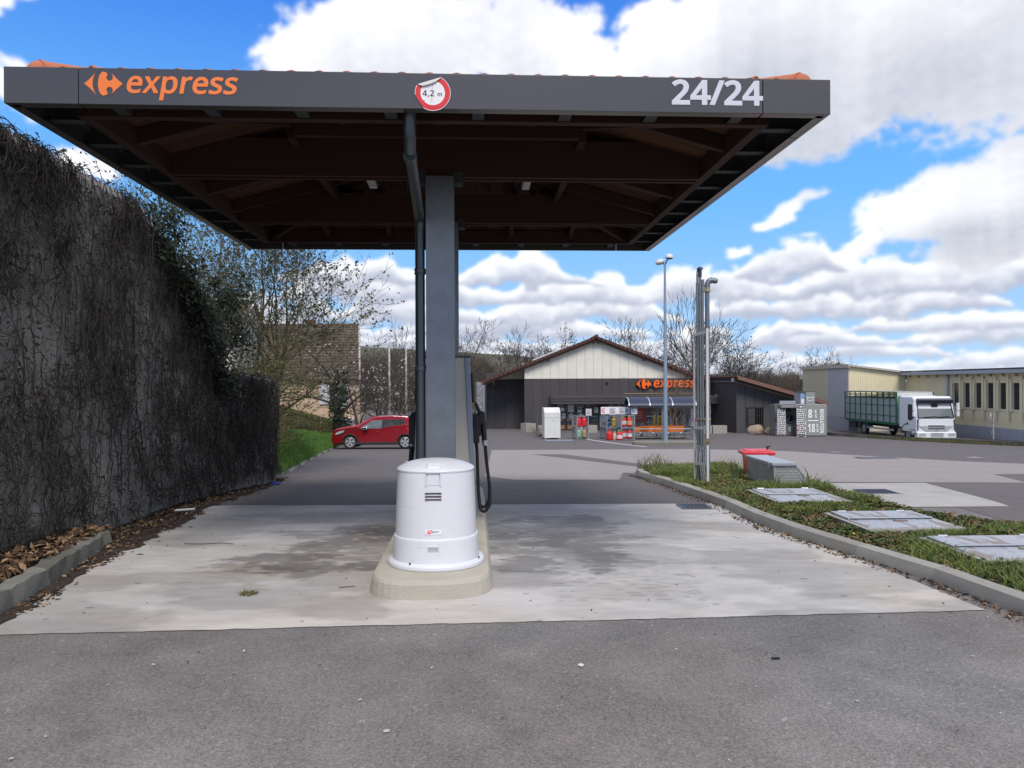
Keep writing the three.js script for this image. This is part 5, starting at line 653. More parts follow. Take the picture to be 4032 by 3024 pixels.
  disc(0.73, 1.02, 0.36, (g) => { g.fillStyle = '#bcd8e6'; g.fillRect(0, 0, 128, 128); g.fillStyle = '#a9c98f'; g.fillRect(0, 0, 128, 54); g.fillStyle = '#9a7b52'; g.beginPath(); g.ellipse(96, 54, 26, 10, 0.3, 0, 7); g.fill(); g.fillStyle = '#e6eef0'; g.fillRect(20, 66, 90, 14); g.fillStyle = '#3d84bb'; g.fillRect(24, 86, 34, 16); g.fillRect(66, 86, 40, 16); });
  // poster on the wall right of the trolley shelter
  { const g = new THREE.PlaneGeometry(0.62, 1.28); g.userData.keepUV = true; g.translate(7.15, 0.95, 0.062); part('poster', g, new THREE.MeshStandardMaterial({ roughness: 0.5, map: canvasTex(128, 264, (c) => { c.fillStyle = '#e9e7e8'; c.fillRect(0, 0, 128, 264); c.strokeStyle = '#7a3a40'; c.lineWidth = 4; c.beginPath(); c.moveTo(14, 92); c.lineTo(50, 48); c.lineTo(92, 56); c.lineTo(104, 92); c.moveTo(24, 92); c.lineTo(24, 136); c.moveTo(96, 92); c.lineTo(96, 136); c.moveTo(44, 82); c.lineTo(44, 130); c.moveTo(60, 80); c.lineTo(60, 130); c.moveTo(76, 82); c.lineTo(76, 130); c.stroke(); c.fillStyle = '#d5308a'; c.beginPath(); c.ellipse(66, 174, 46, 40, 0, 0, 7); c.fill(); c.fillStyle = '#e05a2b'; c.fillRect(104, 100, 24, 50); c.fillStyle = '#888'; c.fillRect(70, 236, 40, 6); }) }), sh); }
  // small fittings
  part('camera_dome', [place(new THREE.SphereGeometry(0.09, 12, 8), 0.80, 3.48, 0.1), box(0.12, 0.08, 0.1, 0.80, 3.56, 0.09)], M.black, sh); part('floodlight', [box(0.28, 0.1, 0.2, -5.0, 4.78, 0.2), box(0.3, 0.1, 0.2, -5.3, 4.9, 0.3)], std(0.3, 0.3, 0.28, 0.5), sh); part('number_plate', box(0.3, 0.32, 0.02, 2.05, 4.05, 0.064), std(0.7, 0.7, 0.68, 0.6), sh); part('bracket', box(0.08, 0.45, 0.1, -7.55, 3.62, zB + 0.6), std(0.35, 0.34, 0.31, 0.7), sh);
}
// stacks of orange baskets behind the glass
{
  const basket = (x, y, d, tilt, lab) => { const t = thing('shopping_basket', lab, 'basket', [x, SH.Y + 0.03 + y, d], tilt, 'orange baskets behind the shop window'); const g = new RoundedBoxGeometry(0.50, 0.26, 0.34, 2, 0.03); const p = g.attributes.position; for (let i = 0; i < p.count; i++) { const k = 0.88 + 0.14 * (p.getY(i) / 0.26 + 0.5); p.setX(i, p.getX(i) * k); p.setZ(i, p.getZ(i) * k); } g.translate(0, 0.13, 0); g.computeVertexNormals(); part('tub', g, std(0.85, 0.24, 0.03, 0.5), t); part('rim', [box(0.54, 0.03, 0.38, 0, 0.265, 0)], std(0.8, 0.2, 0.02, 0.5), t); return t; };
  basket(3.62, 0.08, 56.33, 0.05, 'lower orange basket of the left stack behind the shop window'); basket(3.60, 0.68, 56.33, 0.0, 'upper orange basket of the left stack behind the shop window'); basket(4.3, 0.10, 56.36, 0.2, 'lower orange basket of the right stack, beside the gas cage'); basket(4.28, 0.72, 56.38, 0.5, 'upper tilted orange basket of the right stack, beside the gas cage');
}
// annex with a lean-to roof, right of the shop
{
  const O = { X: 15.3, Y: -1.70, D: 52 }; const ax = thing('annex', 'dark grey annex with a sloping brown roof and barred window right of the shop', 'annex', [O.X, O.Y, O.D]); const l = (X, Y, D) => L(X, Y, D, O);
  const dk = std(0.075, 0.07, 0.071, 0.75, 0, { map: mottle }), dk2 = std(0.045, 0.041, 0.043, 0.75, 0, { map: mottle });
  const yt = (X) => 2.08 - (X - 15.3) * 0.292; const w = 0.62; for (let i = 0; i < 9; i++) { const x0 = 15.3 + i * w, x1 = x0 + w - 0.025; part('wall_panel', prism([[x0 - O.X, 0], [x1 - O.X, 0], [x1 - O.X, yt(x1) - O.Y - 0.28], [x0 - O.X, yt(x0) - O.Y - 0.28]], 0.05), dk, ax); }
  part('wall', [prism([[0, 0], [5.6, 0], [5.6, yt(20.9) - O.Y - 0.3], [0, yt(15.3) - O.Y - 0.3]], 0.1).translate(0, 0, -0.11)], dk2, ax);
  part('side_wall', [quadGeo(l(14.62, -1.75, 56.1), l(15.3, -1.75, 52), l(15.3, 1.82, 52), l(14.62, 1.82, 56.1))], new THREE.MeshStandardMaterial({ color: C(0.05, 0.046, 0.048), roughness: 0.75, side: THREE.DoubleSide, map: mottle }), ax); part('parapet', [quadGeo(l(14.55, 1.84, 56.1), l(15.27, 1.84, 51.95), l(15.27, 2.16, 51.95), l(14.55, 2.16, 56.1))], new THREE.MeshStandardMaterial({ color: C(0.055, 0.05, 0.052), roughness: 0.7, side: THREE.DoubleSide }), ax); part('coping', [beam(l(14.50, 1.84, 56.1), l(15.25, 1.84, 51.9), 0.06, 0.035)], std(0.3, 0.29, 0.27, 0.6), ax);  // side face: the front grey with its shade mixed into the colour
  part('roof', [beam(l(15.15, 2.20, 53.2), l(21.2, 2.2 - 6.05 * 0.292, 53.2), 4.2, 0.09)], std(0.17, 0.085, 0.062, 0.8, 0, { map: mottle }), ax); part('fascia_board', [beam(l(15.15, 2.12, 51.1), l(21.2, 2.12 - 6.05 * 0.292, 51.1), 0.04, 0.24)], std(0.20, 0.10, 0.075, 0.75, 0, { map: streaks }), ax); part('coping', [beam(l(14.4, 2.23, 56.5), l(15.2, 2.21, 51.1), 0.28, 0.07)], std(0.16, 0.09, 0.07, 0.75), ax);
  part('soffit', [beam(l(15.3, 1.96, 51.6), l(21.2, 1.96 - 5.9 * 0.292, 51.6), 0.9, 0.03)], std(0.03, 0.022, 0.02, 0.9), ax); part('trim', [beam(l(15.3, 1.80, 51.93), l(21, 1.80 - 5.7 * 0.292, 51.93), 0.03, 0.04)], std(0.32, 0.27, 0.2, 0.6), ax);
  const wn = part('window', box(1.1, 1.15, 0.06, 1.25, 1.18, 0.05), std(0.012, 0.012, 0.013, 0.2), ax); part('window_frame', [box(1.2, 0.07, 0.10, 1.25, 1.78, 0.055), box(1.2, 0.09, 0.12, 1.25, 0.58, 0.055), box(0.06, 1.14, 0.10, 0.68, 1.18, 0.055), box(0.06, 1.14, 0.10, 1.82, 1.18, 0.055)], std(0.03, 0.028, 0.03, 0.6), wn); for (let i = 0; i < 7; i++) part('bar', box(0.022, 1.1, 0.02, 0.80 + i * 0.15, 1.18, 0.10), std(0.05, 0.05, 0.055, 0.5), wn); part('bar', box(1.08, 0.02, 0.025, 1.25, 1.2, 0.099), std(0.05, 0.05, 0.055, 0.5), wn); part('curtain', box(0.45, 1.05, 0.01, 1.0, 1.18, 0.083), std(0.07, 0.068, 0.062, 0.9), wn);
  part('floodlight', box(0.22, 0.1, 0.14, 1.0, 3.46, 0.3), M.white, ax); part('alarm_box', box(0.16, 0.24, 0.08, -0.25, 3.68, 0.1), M.white, ax); part('wall_lamp', box(0.1, 0.18, 0.1, -0.55, 2.52, -3.1), M.white, ax);
  const ds = part('satellite_dish', place(new THREE.SphereGeometry(0.42, 16, 8, 0, 6.283, 0, 0.75), -0.85, 4.15, -4.2, 0.9, 0, -0.5), std(0.55, 0.56, 0.58, 0.5, 0, { side: THREE.DoubleSide }), ax); part('dish_arm', rod(V(-0.85, 3.85, -4.2), V(-0.75, 4.3, -3.9), 0.025), M.silver, ds);
}
// sofa-like planters and concrete tubs before the shop
{
  const tub = (x, d, w, h, dep, turn, lab) => { const y = gy(x, d); const t = thing('concrete_planter', lab, 'planter', [x, y, d], turn, 'concrete planters before the shop'); const cm = std(0.36, 0.34, 0.29, 0.92, 0, { map: mottle }); part('wall', [box(w, h, 0.07, 0, h / 2, dep / 2 - 0.035), box(w, h, 0.07, 0, h / 2, -dep / 2 + 0.035), box(0.07, h, dep - 0.14, w / 2 - 0.035, h / 2, 0), box(0.07, h, dep - 0.14, -w / 2 + 0.035, h / 2, 0)], cm, t); part('soil', box(w - 0.14, 0.02, dep - 0.14, 0, h - 0.12, 0), M.soil, t); return t; };
  tub(1.15, 54.6, 0.8, 0.62, 0.8, 0.5, 'pale concrete planter leftmost before the dark wall of the shop'); tub(2.28, 52.8, 0.95, 0.55, 0.7, 0, 'concrete planter half hidden behind the white container'); tub(4.78, 53.4, 0.75, 0.52, 0.6, 0, 'concrete planter behind the small gas cage, on its left'); tub(5.62, 53.4, 0.62, 0.52, 0.6, 0, 'concrete planter right of the small gas cage'); tub(13.15, 51.6, 0.6, 0.55, 0.6, 0, 'concrete planter left of the vent pipes by the poster'); tub(14.05, 51.8, 0.95, 0.55, 0.6, 0, 'concrete planter right of the vent pipes before the dark annex');
  const rk = (x, d, sx, sy, sz, seed, lab) => { const t = thing('boulder', lab, 'boulder', [x, gy(x, d), d]); const g = new THREE.IcosahedronGeometry(0.5, 4); const p = g.attributes.position; const cuts2 = []; const r = rng(seed); for (let i = 0; i < 11; i++) { const v = V(r() - 0.5, r() - 0.35, r() - 0.5).normalize(); cuts2.push([v, 0.30 + 0.14 * r()]); } for (let i = 0; i < p.count; i++) { const v = V(p.getX(i), p.getY(i), p.getZ(i)); for (const [n, dd] of cuts2) { const q = v.dot(n) - dd; if (q > 0) v.addScaledVector(n, -q); } v.multiplyScalar(1 + (fbm(v.x * 6 + seed, v.y * 6 + v.z * 5, 4, 5) - 0.5) * 0.14); p.setXYZ(i, v.x * sx, (v.y + 0.3) * sy, v.z * sz); } g.computeVertexNormals(); part('rock', g, std(0.34, 0.265, 0.195, 0.95, 0, { map: mottle, bumpMap: grit, bumpScale: 0.01, flatShading: false }), t); };
  rk(16.1, 50.4, 1.05, 0.9, 0.8, 21, 'blocky tan boulder left before the annex, nearer to the corner'); rk(17.35, 50.1, 1.6, 0.85, 0.9, 44, 'longer tan boulder before the annex, beside the striped posts');
}
// white collection container
{
  const t = thing('collection_container', 'tall white steel container with a sloping top before the shop', 'container', [2.38, gy(2.4, 46.6), 46.6], 0.1); const wm = std(0.70, 0.70, 0.66, 0.5, 0, { map: streaks }); const s = prism([[0, 0.1], [1.05, 0.1], [1.05, 1.88], [0.35, 1.88], [0, 1.6]], 0.98, 0.005); s.rotateY(Math.PI / 2); s.translate(-0.49, 0, 0.5); const g2 = prism([[-0.5, 0.1], [0.55, 0.1], [0.55, 1.62], [0.2, 1.9], [-0.5, 1.9]], 0.96, 0.008); g2.rotateY(-Math.PI / 2); g2.translate(0.48, 0, 0); part('body', g2, wm, t); part('door_seam', box(0.97, 0.012, 0.01, 0, 1.32, 0.566), std(0.45, 0.45, 0.43, 0.6), t); part('lock', box(0.05, 0.07, 0.012, 0.02, 1.14, 0.566), std(0.4, 0.4, 0.42, 0.4), t); for (const [x, z] of [[-0.43, 0.48], [0.43, 0.48], [-0.43, -0.43], [0.43, -0.43]]) part('foot', box(0.08, 0.10, 0.08, x, 0.05, z), M.silver, t); part('tray', box(0.5, 0.02, 0.06, 0, 0.12, 0.58), wm, t);
}
// gas bottles
function gasBottle(name, label, x, y, d, h, r, col, extra = {}) {
  const t = thing(name, label, 'gas bottle', [x, y, d], 0, 'gas bottles before the shop'); const m = std(...col, 0.4); const pr2 = [[0, 0.03], [r * 0.8, 0.0], [r * 0.98, 0.05], [r, 0.1], [r, h * 0.62], [r * 0.9, h * 0.72], [r * 0.5, h * 0.80], [0.03, h * 0.82]].map(([a, b]) => new THREE.Vector2(a, b)); part('shell', new THREE.LatheGeometry(pr2, 18), m, t);
  if (extra.band) { const bt = new THREE.CylinderGeometry(r * 1.006, r * 1.006, h * 0.34, 18, 1, true); bt.translate(0, h * 0.36, 0); part('label_band', bt, std(...extra.band, 0.5, 0, { side: THREE.DoubleSide }), t); }
  const ring = new THREE.TorusGeometry(r * 0.55, 0.014, 6, 16); ring.rotateX(Math.PI / 2); ring.translate(0, h * 0.97, 0); part('collar', [ring, ...[0, 2.1, 4.2].map((a) => rod(V(Math.cos(a) * r * 0.6, h * 0.72, Math.sin(a) * r * 0.6), V(Math.cos(a) * r * 0.55, h * 0.97, Math.sin(a) * r * 0.55), 0.014))], std(...(extra.cap || col), 0.45), t); part('valve', rod(V(0, h * 0.8, 0), V(0, h * 0.93, 0), 0.03, 0.025), M.silver, t); return t;
}
function cage(label, x, d, w, h, dep, turn, shelves) {
  const t = thing('gas_cage', label, 'gas cage', [x, gy(x, d), d], turn); const m = std(0.36, 0.38, 0.40, 0.45, 0.5); for (const sx of [-1, 1]) for (const sz of [-1, 1]) part('post', box(0.045, h, 0.045, sx * w / 2, h / 2, sz * dep / 2), m, t); for (const y of shelves) part('shelf', [box(w, 0.03, dep, 0, y, 0)], m, t); for (const y of [h - 0.02, h * 0.72, h * 0.48, h * 0.28]) for (const s of [-1, 1]) part('rail', box(w - 0.05, 0.025, 0.022, 0, y, s * dep / 2), m, t); for (const y of [h - 0.02, h * 0.5]) for (const s of [-1, 1]) part('rail', box(0.022, 0.025, dep - 0.05, s * w / 2, y, 0), m, t); const n = Math.round(dep / 0.14); for (let i = 1; i < n; i++) for (const s of [-1, 1]) part('bar', box(0.016, h - 0.04, 0.016, s * w / 2, h / 2, -dep / 2 + i * dep / n), m, t); return t;
}
{
  const y1 = gy(4, 46.2), red = [0.62, 0.02, 0.025], grn = [0.22, 0.42, 0.30];
  cage('small grey wire gas cage between the white container and the bigger cage', 4.15, 46.5, 0.70, 1.42, 1.1, 0.18, [0.06, 0.74]);
  gasBottle('gas_bottle', 'red gas bottle on the upper shelf of the small cage, on the left', 4.02, y1 + 0.77, 46.05, 0.62, 0.155, red); gasBottle('gas_bottle', 'red gas bottle on the upper shelf of the small cage, on the right', 4.34, y1 + 0.77, 46.0, 0.62, 0.155, red);
  gasBottle('gas_bottle', 'pale green gas bottle on the lower shelf of the small cage', 4.03, y1 + 0.09, 46.05, 0.62, 0.155, grn, { cap: [0.55, 0.2, 0.08] }); gasBottle('gas_bottle', 'brass coloured gas bottle on the lower shelf of the small cage', 4.35, y1 + 0.09, 46.0, 0.6, 0.14, [0.33, 0.24, 0.12]);
  const y2 = gy(6, 45); cage('tall dark gas cage full of bottles left of the trolley shelter, its rear half', 5.95, 46.2, 0.85, 1.42, 1.5, 0.15, [0.06, 0.74]); cage('front gas cage with red and white bottles beside the trolley shelter', 6.72, 45.2, 0.78, 1.48, 1.15, 0.12, [0.06, 0.76]);
  gasBottle('gas_bottle', 'red and white labelled bottle, upper shelf of the front cage, left', 6.56, y2 + 0.79, 44.85, 0.66, 0.16, red, { band: [0.66, 0.62, 0.6], cap: [0.12, 0.42, 0.07] }); gasBottle('gas_bottle', 'red bottle with an orange label, upper shelf of the front cage', 6.90, y2 + 0.79, 44.8, 0.66, 0.16, red, { band: [0.75, 0.38, 0.15], cap: [0.6, 0.4, 0.05] }); gasBottle('gas_bottle', 'red and white labelled bottle, lower shelf of the front cage, left', 6.56, y2 + 0.09, 44.85, 0.64, 0.16, red, { band: [0.7, 0.68, 0.66], cap: [0.12, 0.42, 0.07] }); gasBottle('gas_bottle', 'red and white labelled bottle, lower shelf of the front cage, right', 6.90, y2 + 0.09, 44.8, 0.64, 0.16, red, { band: [0.7, 0.68, 0.66], cap: [0.1, 0.3, 0.1] });
  gasBottle('gas_bottle', 'plain red gas bottle standing on the ground before the rear cage', 5.72, y2, 44.75, 0.62, 0.19, red); gasBottle('gas_bottle', 'red gas bottle with a white label on the ground by the front cage', 6.28, y2, 44.6, 0.62, 0.19, red, { band: [0.66, 0.6, 0.58], cap: [0.14, 0.42, 0.08] }); gasBottle('gas_bottle', 'small cream gas bottle between the two red ones on the ground', 6.01, y2, 44.75, 0.5, 0.10, [0.6, 0.5, 0.36]);
  gasBottle('gas_bottle', 'blue gas bottle on the upper shelf of the rear cage', 5.75, y2 - 0.04 + 0.79, 45.75, 0.6, 0.15, [0.03, 0.09, 0.2]); gasBottle('gas_bottle', 'yellow gas bottle on the upper shelf of the rear cage', 6.1, y2 - 0.04 + 0.79, 45.8, 0.6, 0.15, [0.5, 0.36, 0.04]); gasBottle('gas_bottle', 'dark blue gas bottle on the lower shelf of the rear cage', 5.75, y2 - 0.04 + 0.09, 45.75, 0.6, 0.15, [0.025, 0.06, 0.13]);
  // banner over the cages
  const bn = thing('banner', 'white banner with a red emblem ending in AZ above the gas cages', 'banner', [6.3, y2 + 1.44, 46.6], 0.05); const g = new THREE.BoxGeometry(1.75, 0.44, 0.03); g.translate(0, 0.24, 0); part('board', g, M.white, bn); const pl = new THREE.PlaneGeometry(1.74, 0.43); pl.userData.keepUV = true; pl.translate(0, 0.24, 0.018); part('print', pl, new THREE.MeshStandardMaterial({ roughness: 0.5, map: canvasTex(512, 128, (c) => { c.fillStyle = '#f0eef0'; c.fillRect(0, 0, 512, 128); c.strokeStyle = '#c8303a'; c.lineWidth = 9; for (const r of [14, 30, 46]) { c.beginPath(); c.arc(58, 64, r, 1.2, 5.1); c.stroke(); } c.fillStyle = '#20252e'; c.font = 'bold 74px sans-serif'; c.fillText('AZ', 398, 92); }) }), bn);
  const cardM = (a, b) => canvasTex(64, 80, (c) => { c.fillStyle = a; c.fillRect(0, 0, 64, 80); c.fillStyle = b; c.fillRect(10, 40, 44, 22); c.fillStyle = 'rgba(70,80,90,.5)'; c.fillRect(10, 14, 40, 4); c.fillRect(10, 22, 30, 4); });
  [[4.62, 46.0, y1 + 1.42, '#b4b9bd', '#b98b7c', 'grey price card standing on top of the small gas cage'], [5.95, 45.2, y2 + 1.46, '#a9aeb3', '#b98577', 'grey price card left on top of the gas cages'], [6.5, 45.1, y2 + 1.50, '#9fb4bb', '#b07a6c', 'bluish price card in the middle on top of the gas cages'], [7.25, 45.2, y2 + 1.5, '#b6bbc8', '#8f8ea8', 'rounded price card beside the trolley shelter roof']].forEach(([x, d, y, a, b, lab]) => { const c = thing('price_card', lab, 'card', [x, y, d], 0.1); part('board', box(0.36, 0.42, 0.012, 0, 0.21, 0, -0.1), std(0.4, 0.42, 0.44, 0.5), c); const q = new THREE.PlaneGeometry(0.34, 0.40); q.userData.keepUV = true; q.rotateX(-0.1); q.translate(0, 0.21, 0.012); part('print', q, new THREE.MeshStandardMaterial({ map: cardM(a, b), roughness: 0.5 }), c); });
}
// trolley shelter and trolleys
{
  const yg = gy(8.8, 46); const st = thing('trolley_shelter', 'trolley shelter with a curved dark blue roof before the shop', 'shelter', [8.9, yg, 46.1]); const fm = std(0.17, 0.20, 0.23, 0.5, 0.4); const W2 = 3.5, zf = 0.9, zb = -0.9, h = 1.95;
  for (const x of [-W2 / 2, 0, W2 / 2]) for (const z of [zf, zb]) part('post', rbox(0.07, h, 0.07, 0.006, x, h / 2, z), fm, st); for (const z of [zf, zb]) { part('rail', box(W2, 0.07, 0.05, 0, h, z), fm, st); part('rail', box(W2, 0.10, 0.06, 0, 0.42, z), fm, st); part('rail', box(W2, 0.05, 0.05, 0, 0.66, z), std(0.5, 0.5, 0.5, 0.4, 0.3), st); } for (const s of [-1, 1]) part('rail', box(0.05, 0.07, 1.7, s * W2 / 2, 0.42, 0), fm, st);
  for (const x of [-1.3, -0.55, 0.35, 1.1]) part('reflector', box(0.08, 0.05, 0.012, x, 0.42, zf + 0.037), M.white, st);
  const arc = (r, z0) => { const o = []; for (let i = 0; i <= 12; i++) { const a = Math.PI * (0.06 + 0.88 * i / 12); o.push([Math.cos(a) * r * 1.12, Math.sin(a) * r * 0.58]); } return o; };
  const ro = arc(1.02), ri = arc(0.995).reverse(); const gR = prism([...ro, ...ri], W2 + 0.5); gR.rotateY(Math.PI / 2); gR.translate(-(W2 + 0.5) / 2, h - 0.02, 0); part('roof', gR, phys(0.018, 0.028, 0.065, 0.5, 0, {}), st);
  for (const x of [-1.98, -0.75, 0.6, 1.98]) { const a = arc(1.035), b = arc(0.985).reverse(); const g = prism([...a, ...b], 0.06); g.rotateY(Math.PI / 2); g.translate(x - 0.03, h - 0.02, 0); part('roof_rib', g, std(0.42, 0.46, 0.52, 0.4, 0.3), st); }
  const pane = new THREE.MeshPhysicalMaterial({ color: C(0.8, 0.84, 0.86), roughness: 0.08, transmission: 0.93, thickness: 0, side: THREE.DoubleSide }); for (const s of [-1, 1]) part('side_pane', box(0.01, 1.2, 1.66, s * W2 / 2, 1.25, 0), pane, st); 
  { const pn = part('notice_board', box(1.0, 0.95, 0.02, -1.15, 1.42, zb + 0.06), std(0.36, 0.06, 0.05, 0.5), st); for (let i = 0; i < 4; i++) part('print', box(0.6 - 0.06 * i, 0.04, 0.005, -1.2 + 0.04 * i, 1.62 - i * 0.13, zb + 0.073), std(0.55, 0.4, 0.38, 0.6), pn); }
  // trolleys, one pushed into the other
  const tm = std(0.62, 0.16, 0.02, 0.5, 0, { map: mottle }), wm = std(0.4, 0.41, 0.43, 0.35, 0.7);
  const proto = thing('shopping_trolley', 'orange shopping trolley at the left end of the row under the blue shelter', 'trolley', [7.75, yg, 46.0], 0, 'orange trolleys under the shelter');
  { const g = prism([[-0.50, 0.48], [0.44, 0.54], [0.46, 0.92], [-0.47, 0.84]], 0.48, 0.02); g.translate(0, 0, -0.24); part('basket', g, tm, proto); part('handle', [rod(V(0.56, 1.02, -0.26), V(0.56, 1.02, 0.26), 0.02), rod(V(0.45, 0.96, -0.24), V(0.56, 1.02, -0.24), 0.012), rod(V(0.45, 0.96, 0.24), V(0.56, 1.02, 0.24), 0.012)], tm, proto); part('undercarriage', [rod(V(-0.45, 0.14, 0.2), V(0.45, 0.14, 0.24), 0.014), rod(V(-0.45, 0.14, -0.2), V(0.45, 0.14, -0.24), 0.014), rod(V(0.45, 0.14, 0.24), V(0.40, 0.64, 0.22), 0.014), rod(V(0.45, 0.14, -0.24), V(0.40, 0.64, -0.22), 0.014)], wm, proto); for (const [x, z] of [[-0.42, 0.18], [-0.42, -0.18], [0.42, 0.22], [0.42, -0.22]]) part('wheel', cyl(0.06, 0.06, 0.03, x, 0.062, z, 14, Math.PI / 2), M.black, proto); }
  proto.scale.set(1, 0.84, 1); const tl = ['second orange trolley in the row, its basket inside the first', 'orange trolley in the row just left of the middle shelter post', 'orange trolley just behind the middle shelter post', 'orange trolley right of the middle shelter post, half hidden by the lamp post', 'last orange trolley of the row, right of the lamp post']; [8.15, 8.55, 8.98, 9.4, 9.85].forEach((x, i) => copyOf(proto, [x, yg, 46.0 + (i % 2) * 0.06], 0, tl[i]));
  gasBottle('gas_bottle', 'yellow gas bottle standing behind the trolleys, on the left', 8.95, yg + 0.62, 47.3, 0.95, 0.19, [0.75, 0.55, 0.03]); gasBottle('gas_bottle', 'yellow gas bottle standing behind the trolleys, on the right', 9.38, yg + 0.62, 47.3, 0.95, 0.19, [0.75, 0.55, 0.03]);
  cage('low grey bottle cage behind the trolley shelter', 8.9, 47.4, 1.7, 1.35, 0.8, 0, [0.06, 0.6]);
}
// laundry kiosk
{
  const O = { X: 18.9, Y: gy(19, 48), D: 48 }; const kk = thing('laundry_kiosk', 'grey outdoor laundry kiosk lettered 8 KG and 18 KG in white beside the annex', 'laundry kiosk', [O.X, O.Y, O.D]);
  const gm = std(0.25, 0.255, 0.235, 0.6, 0, { map: mottle }); const u = 0.02916; const X = (p) => (p - 1106) * u - O.X;
  part('block', rbox(X(1786.6) - X(1741.5), 2.0, 1.9, 0.05, (X(1741.5) + X(1786.6)) / 2, 1.02, -0.95), gm, kk); part('tower', rbox(X(1762) - X(1741.5), 0.80, 1.2, 0.02, (X(1741.5) + X(1762)) / 2, 2.4, -0.7), gm, kk); part('tower_end', rbox(X(1741) - X(1732), 0.78, 1.1, 0.02, (X(1732) + X(1741)) / 2, 2.4, -0.75), std(0.34, 0.35, 0.36, 0.5), kk); part('tower_cap', box(1.0, 0.03, 1.2, X(1747), 2.82, -0.7), std(0.06, 0.06, 0.06, 0.6), kk);
  part('machine_case', [box(X(1741) - X(1684), 1.95, 1.0, (X(1741) + X(1684)) / 2, 1.0, -1.35)], std(0.16, 0.165, 0.155, 0.6), kk); part('canopy', box(X(1741) - X(1690), 0.22, 1.5, (X(1741) + X(1690)) / 2, 1.92, -0.9), gm, kk);
  for (const [p, y] of [[1706, 1.25], [1716, 1.1]]) { const ring = part('drum_door', place(new THREE.TorusGeometry(0.27, 0.06, 8, 24), X(p), y, -0.83), std(0.07, 0.07, 0.07, 0.35), kk); ring.scale.set(1, 1, 1); part('drum_glass', cyl(0.24, 0.24, 0.02, X(p), y, -0.83, 24, Math.PI / 2), std(0.015, 0.016, 0.018, 0.12), ring); }
  part('control_panel', rbox(0.5, 0.3, 0.04, 0.01, X(1710), 1.68, -0.83), M.dark, kk); for (const p of [1704, 1716]) part('leaflet', box(0.14, 0.32, 0.02, X(p), 0.42, -0.83), std(0.55, 0.55, 0.55, 0.6), kk);
  const shirts = (seed, seal) => canvasTex(160, 512, (c) => { const r = rng(seed); c.fillStyle = '#191b1a'; c.fillRect(0, 0, 160, 512); c.fillStyle = '#e6e7e4'; let y = seal ? 54 : 10; if (seal) { c.font = 'bold 32px sans-serif'; c.fillText('18', 8, 38); c.fillRect(52, 14, 34, 26); c.fillRect(96, 14, 54, 8); c.fillRect(96, 28, 54, 8); } const rows = 13; const rh = (506 - y) / rows; for (let i = 0; i < rows; i++) { let x = -6 + r() * 8; while (x < 156) { const w = 20 + r() * 26, h = rh * (0.62 + 0.25 * r()); const yy = y + i * rh + r() * 4; c.save(); c.translate(x + w / 2, yy + h / 2); c.rotate((r() - 0.5) * 0.25); const k = r(); c.beginPath(); if (k < 0.45) { c.moveTo(-w / 2, -h / 2 + 3); c.lineTo(-w * 0.15, -h / 2); c.lineTo(w * 0.15, -h / 2); c.lineTo(w / 2, -h / 2 + 3); c.lineTo(w / 2, -h * 0.12); c.lineTo(w * 0.28, -h * 0.16); c.lineTo(w * 0.28, h / 2); c.lineTo(-w * 0.28, h / 2); c.lineTo(-w * 0.28, -h * 0.16); c.lineTo(-w / 2, -h * 0.12); } else if (k < 0.75) { c.moveTo(-w * 0.36, -h / 2); c.lineTo(w * 0.36, -h / 2); c.lineTo(w * 0.42, h / 2); c.lineTo(w * 0.08, h / 2); c.lineTo(0, -h * 0.1); c.lineTo(-w * 0.08, h / 2); c.lineTo(-w * 0.42, h / 2); } else c.rect(-w * 0.4, -h * 0.45, w * 0.8, h * 0.9); c.closePath(); c.fill(); c.restore(); x += w + 2; } } });
  const door = (p0, p1, z, turn, seed, seal, h) => { const w = X(p1) - X(p0); const g = part('door_panel', rbox(w, h, 0.06, 0.01, 0, h / 2 + 0.06, 0), std(0.42, 0.43, 0.41, 0.5), kk); g.position.set((X(p0) + X(p1)) / 2, 0, z); g.rotation.y = turn; const pl = new THREE.PlaneGeometry(w - 0.09, h - 0.09); pl.userData.keepUV = true; pl.translate(0, h / 2 + 0.06, 0.033); part('print', pl, new THREE.MeshStandardMaterial({ map: shirts(seed, seal), roughness: 0.5 }), g); };
  door(1682, 1701.5, -0.35, 0.12, 5, false, 1.68); door(1720, 1741.2, 0.03, -0.05, 9, true, 1.95);
  const pr2 = new THREE.PlaneGeometry(1.22, 1.9); pr2.userData.keepUV = true; pr2.translate((X(1741.5) + X(1786.6)) / 2, 1.02, 0.003); const lm = (draw, w, h) => { const t = canvasTex(w, h, draw); return new THREE.MeshStandardMaterial({ map: t, roughness: 0.6 }); };
  part('print', pr2, lm((c, w, h) => { c.fillStyle = '#8d8f89'; c.fillRect(0, 0, w, h); c.fillStyle = '#eef0ee'; const T = (s, x, y, px, sx) => { c.save(); c.translate(x, y); c.scale(sx, 1); c.font = 'bold ' + px + 'px sans-serif'; c.fillText(s, 0, 0); c.restore(); }; T('8', 16, 268, 250, 0.72); T('K', 158, 172, 110, 0.62); T('G', 158, 268, 110, 0.62); c.fillRect(18, 316, 220, 22); T('18', 10, 572, 250, 0.58); T('K', 192, 472, 110, 0.62); T('G', 192, 572, 110, 0.62); c.save(); c.translate(268, 78); c.rotate(Math.PI / 2); c.scale(0.74, 1); c.font = 'bold 112px sans-serif'; c.fillText('REVOLUTION', 0, 0); c.restore(); }, 400, 640), kk);
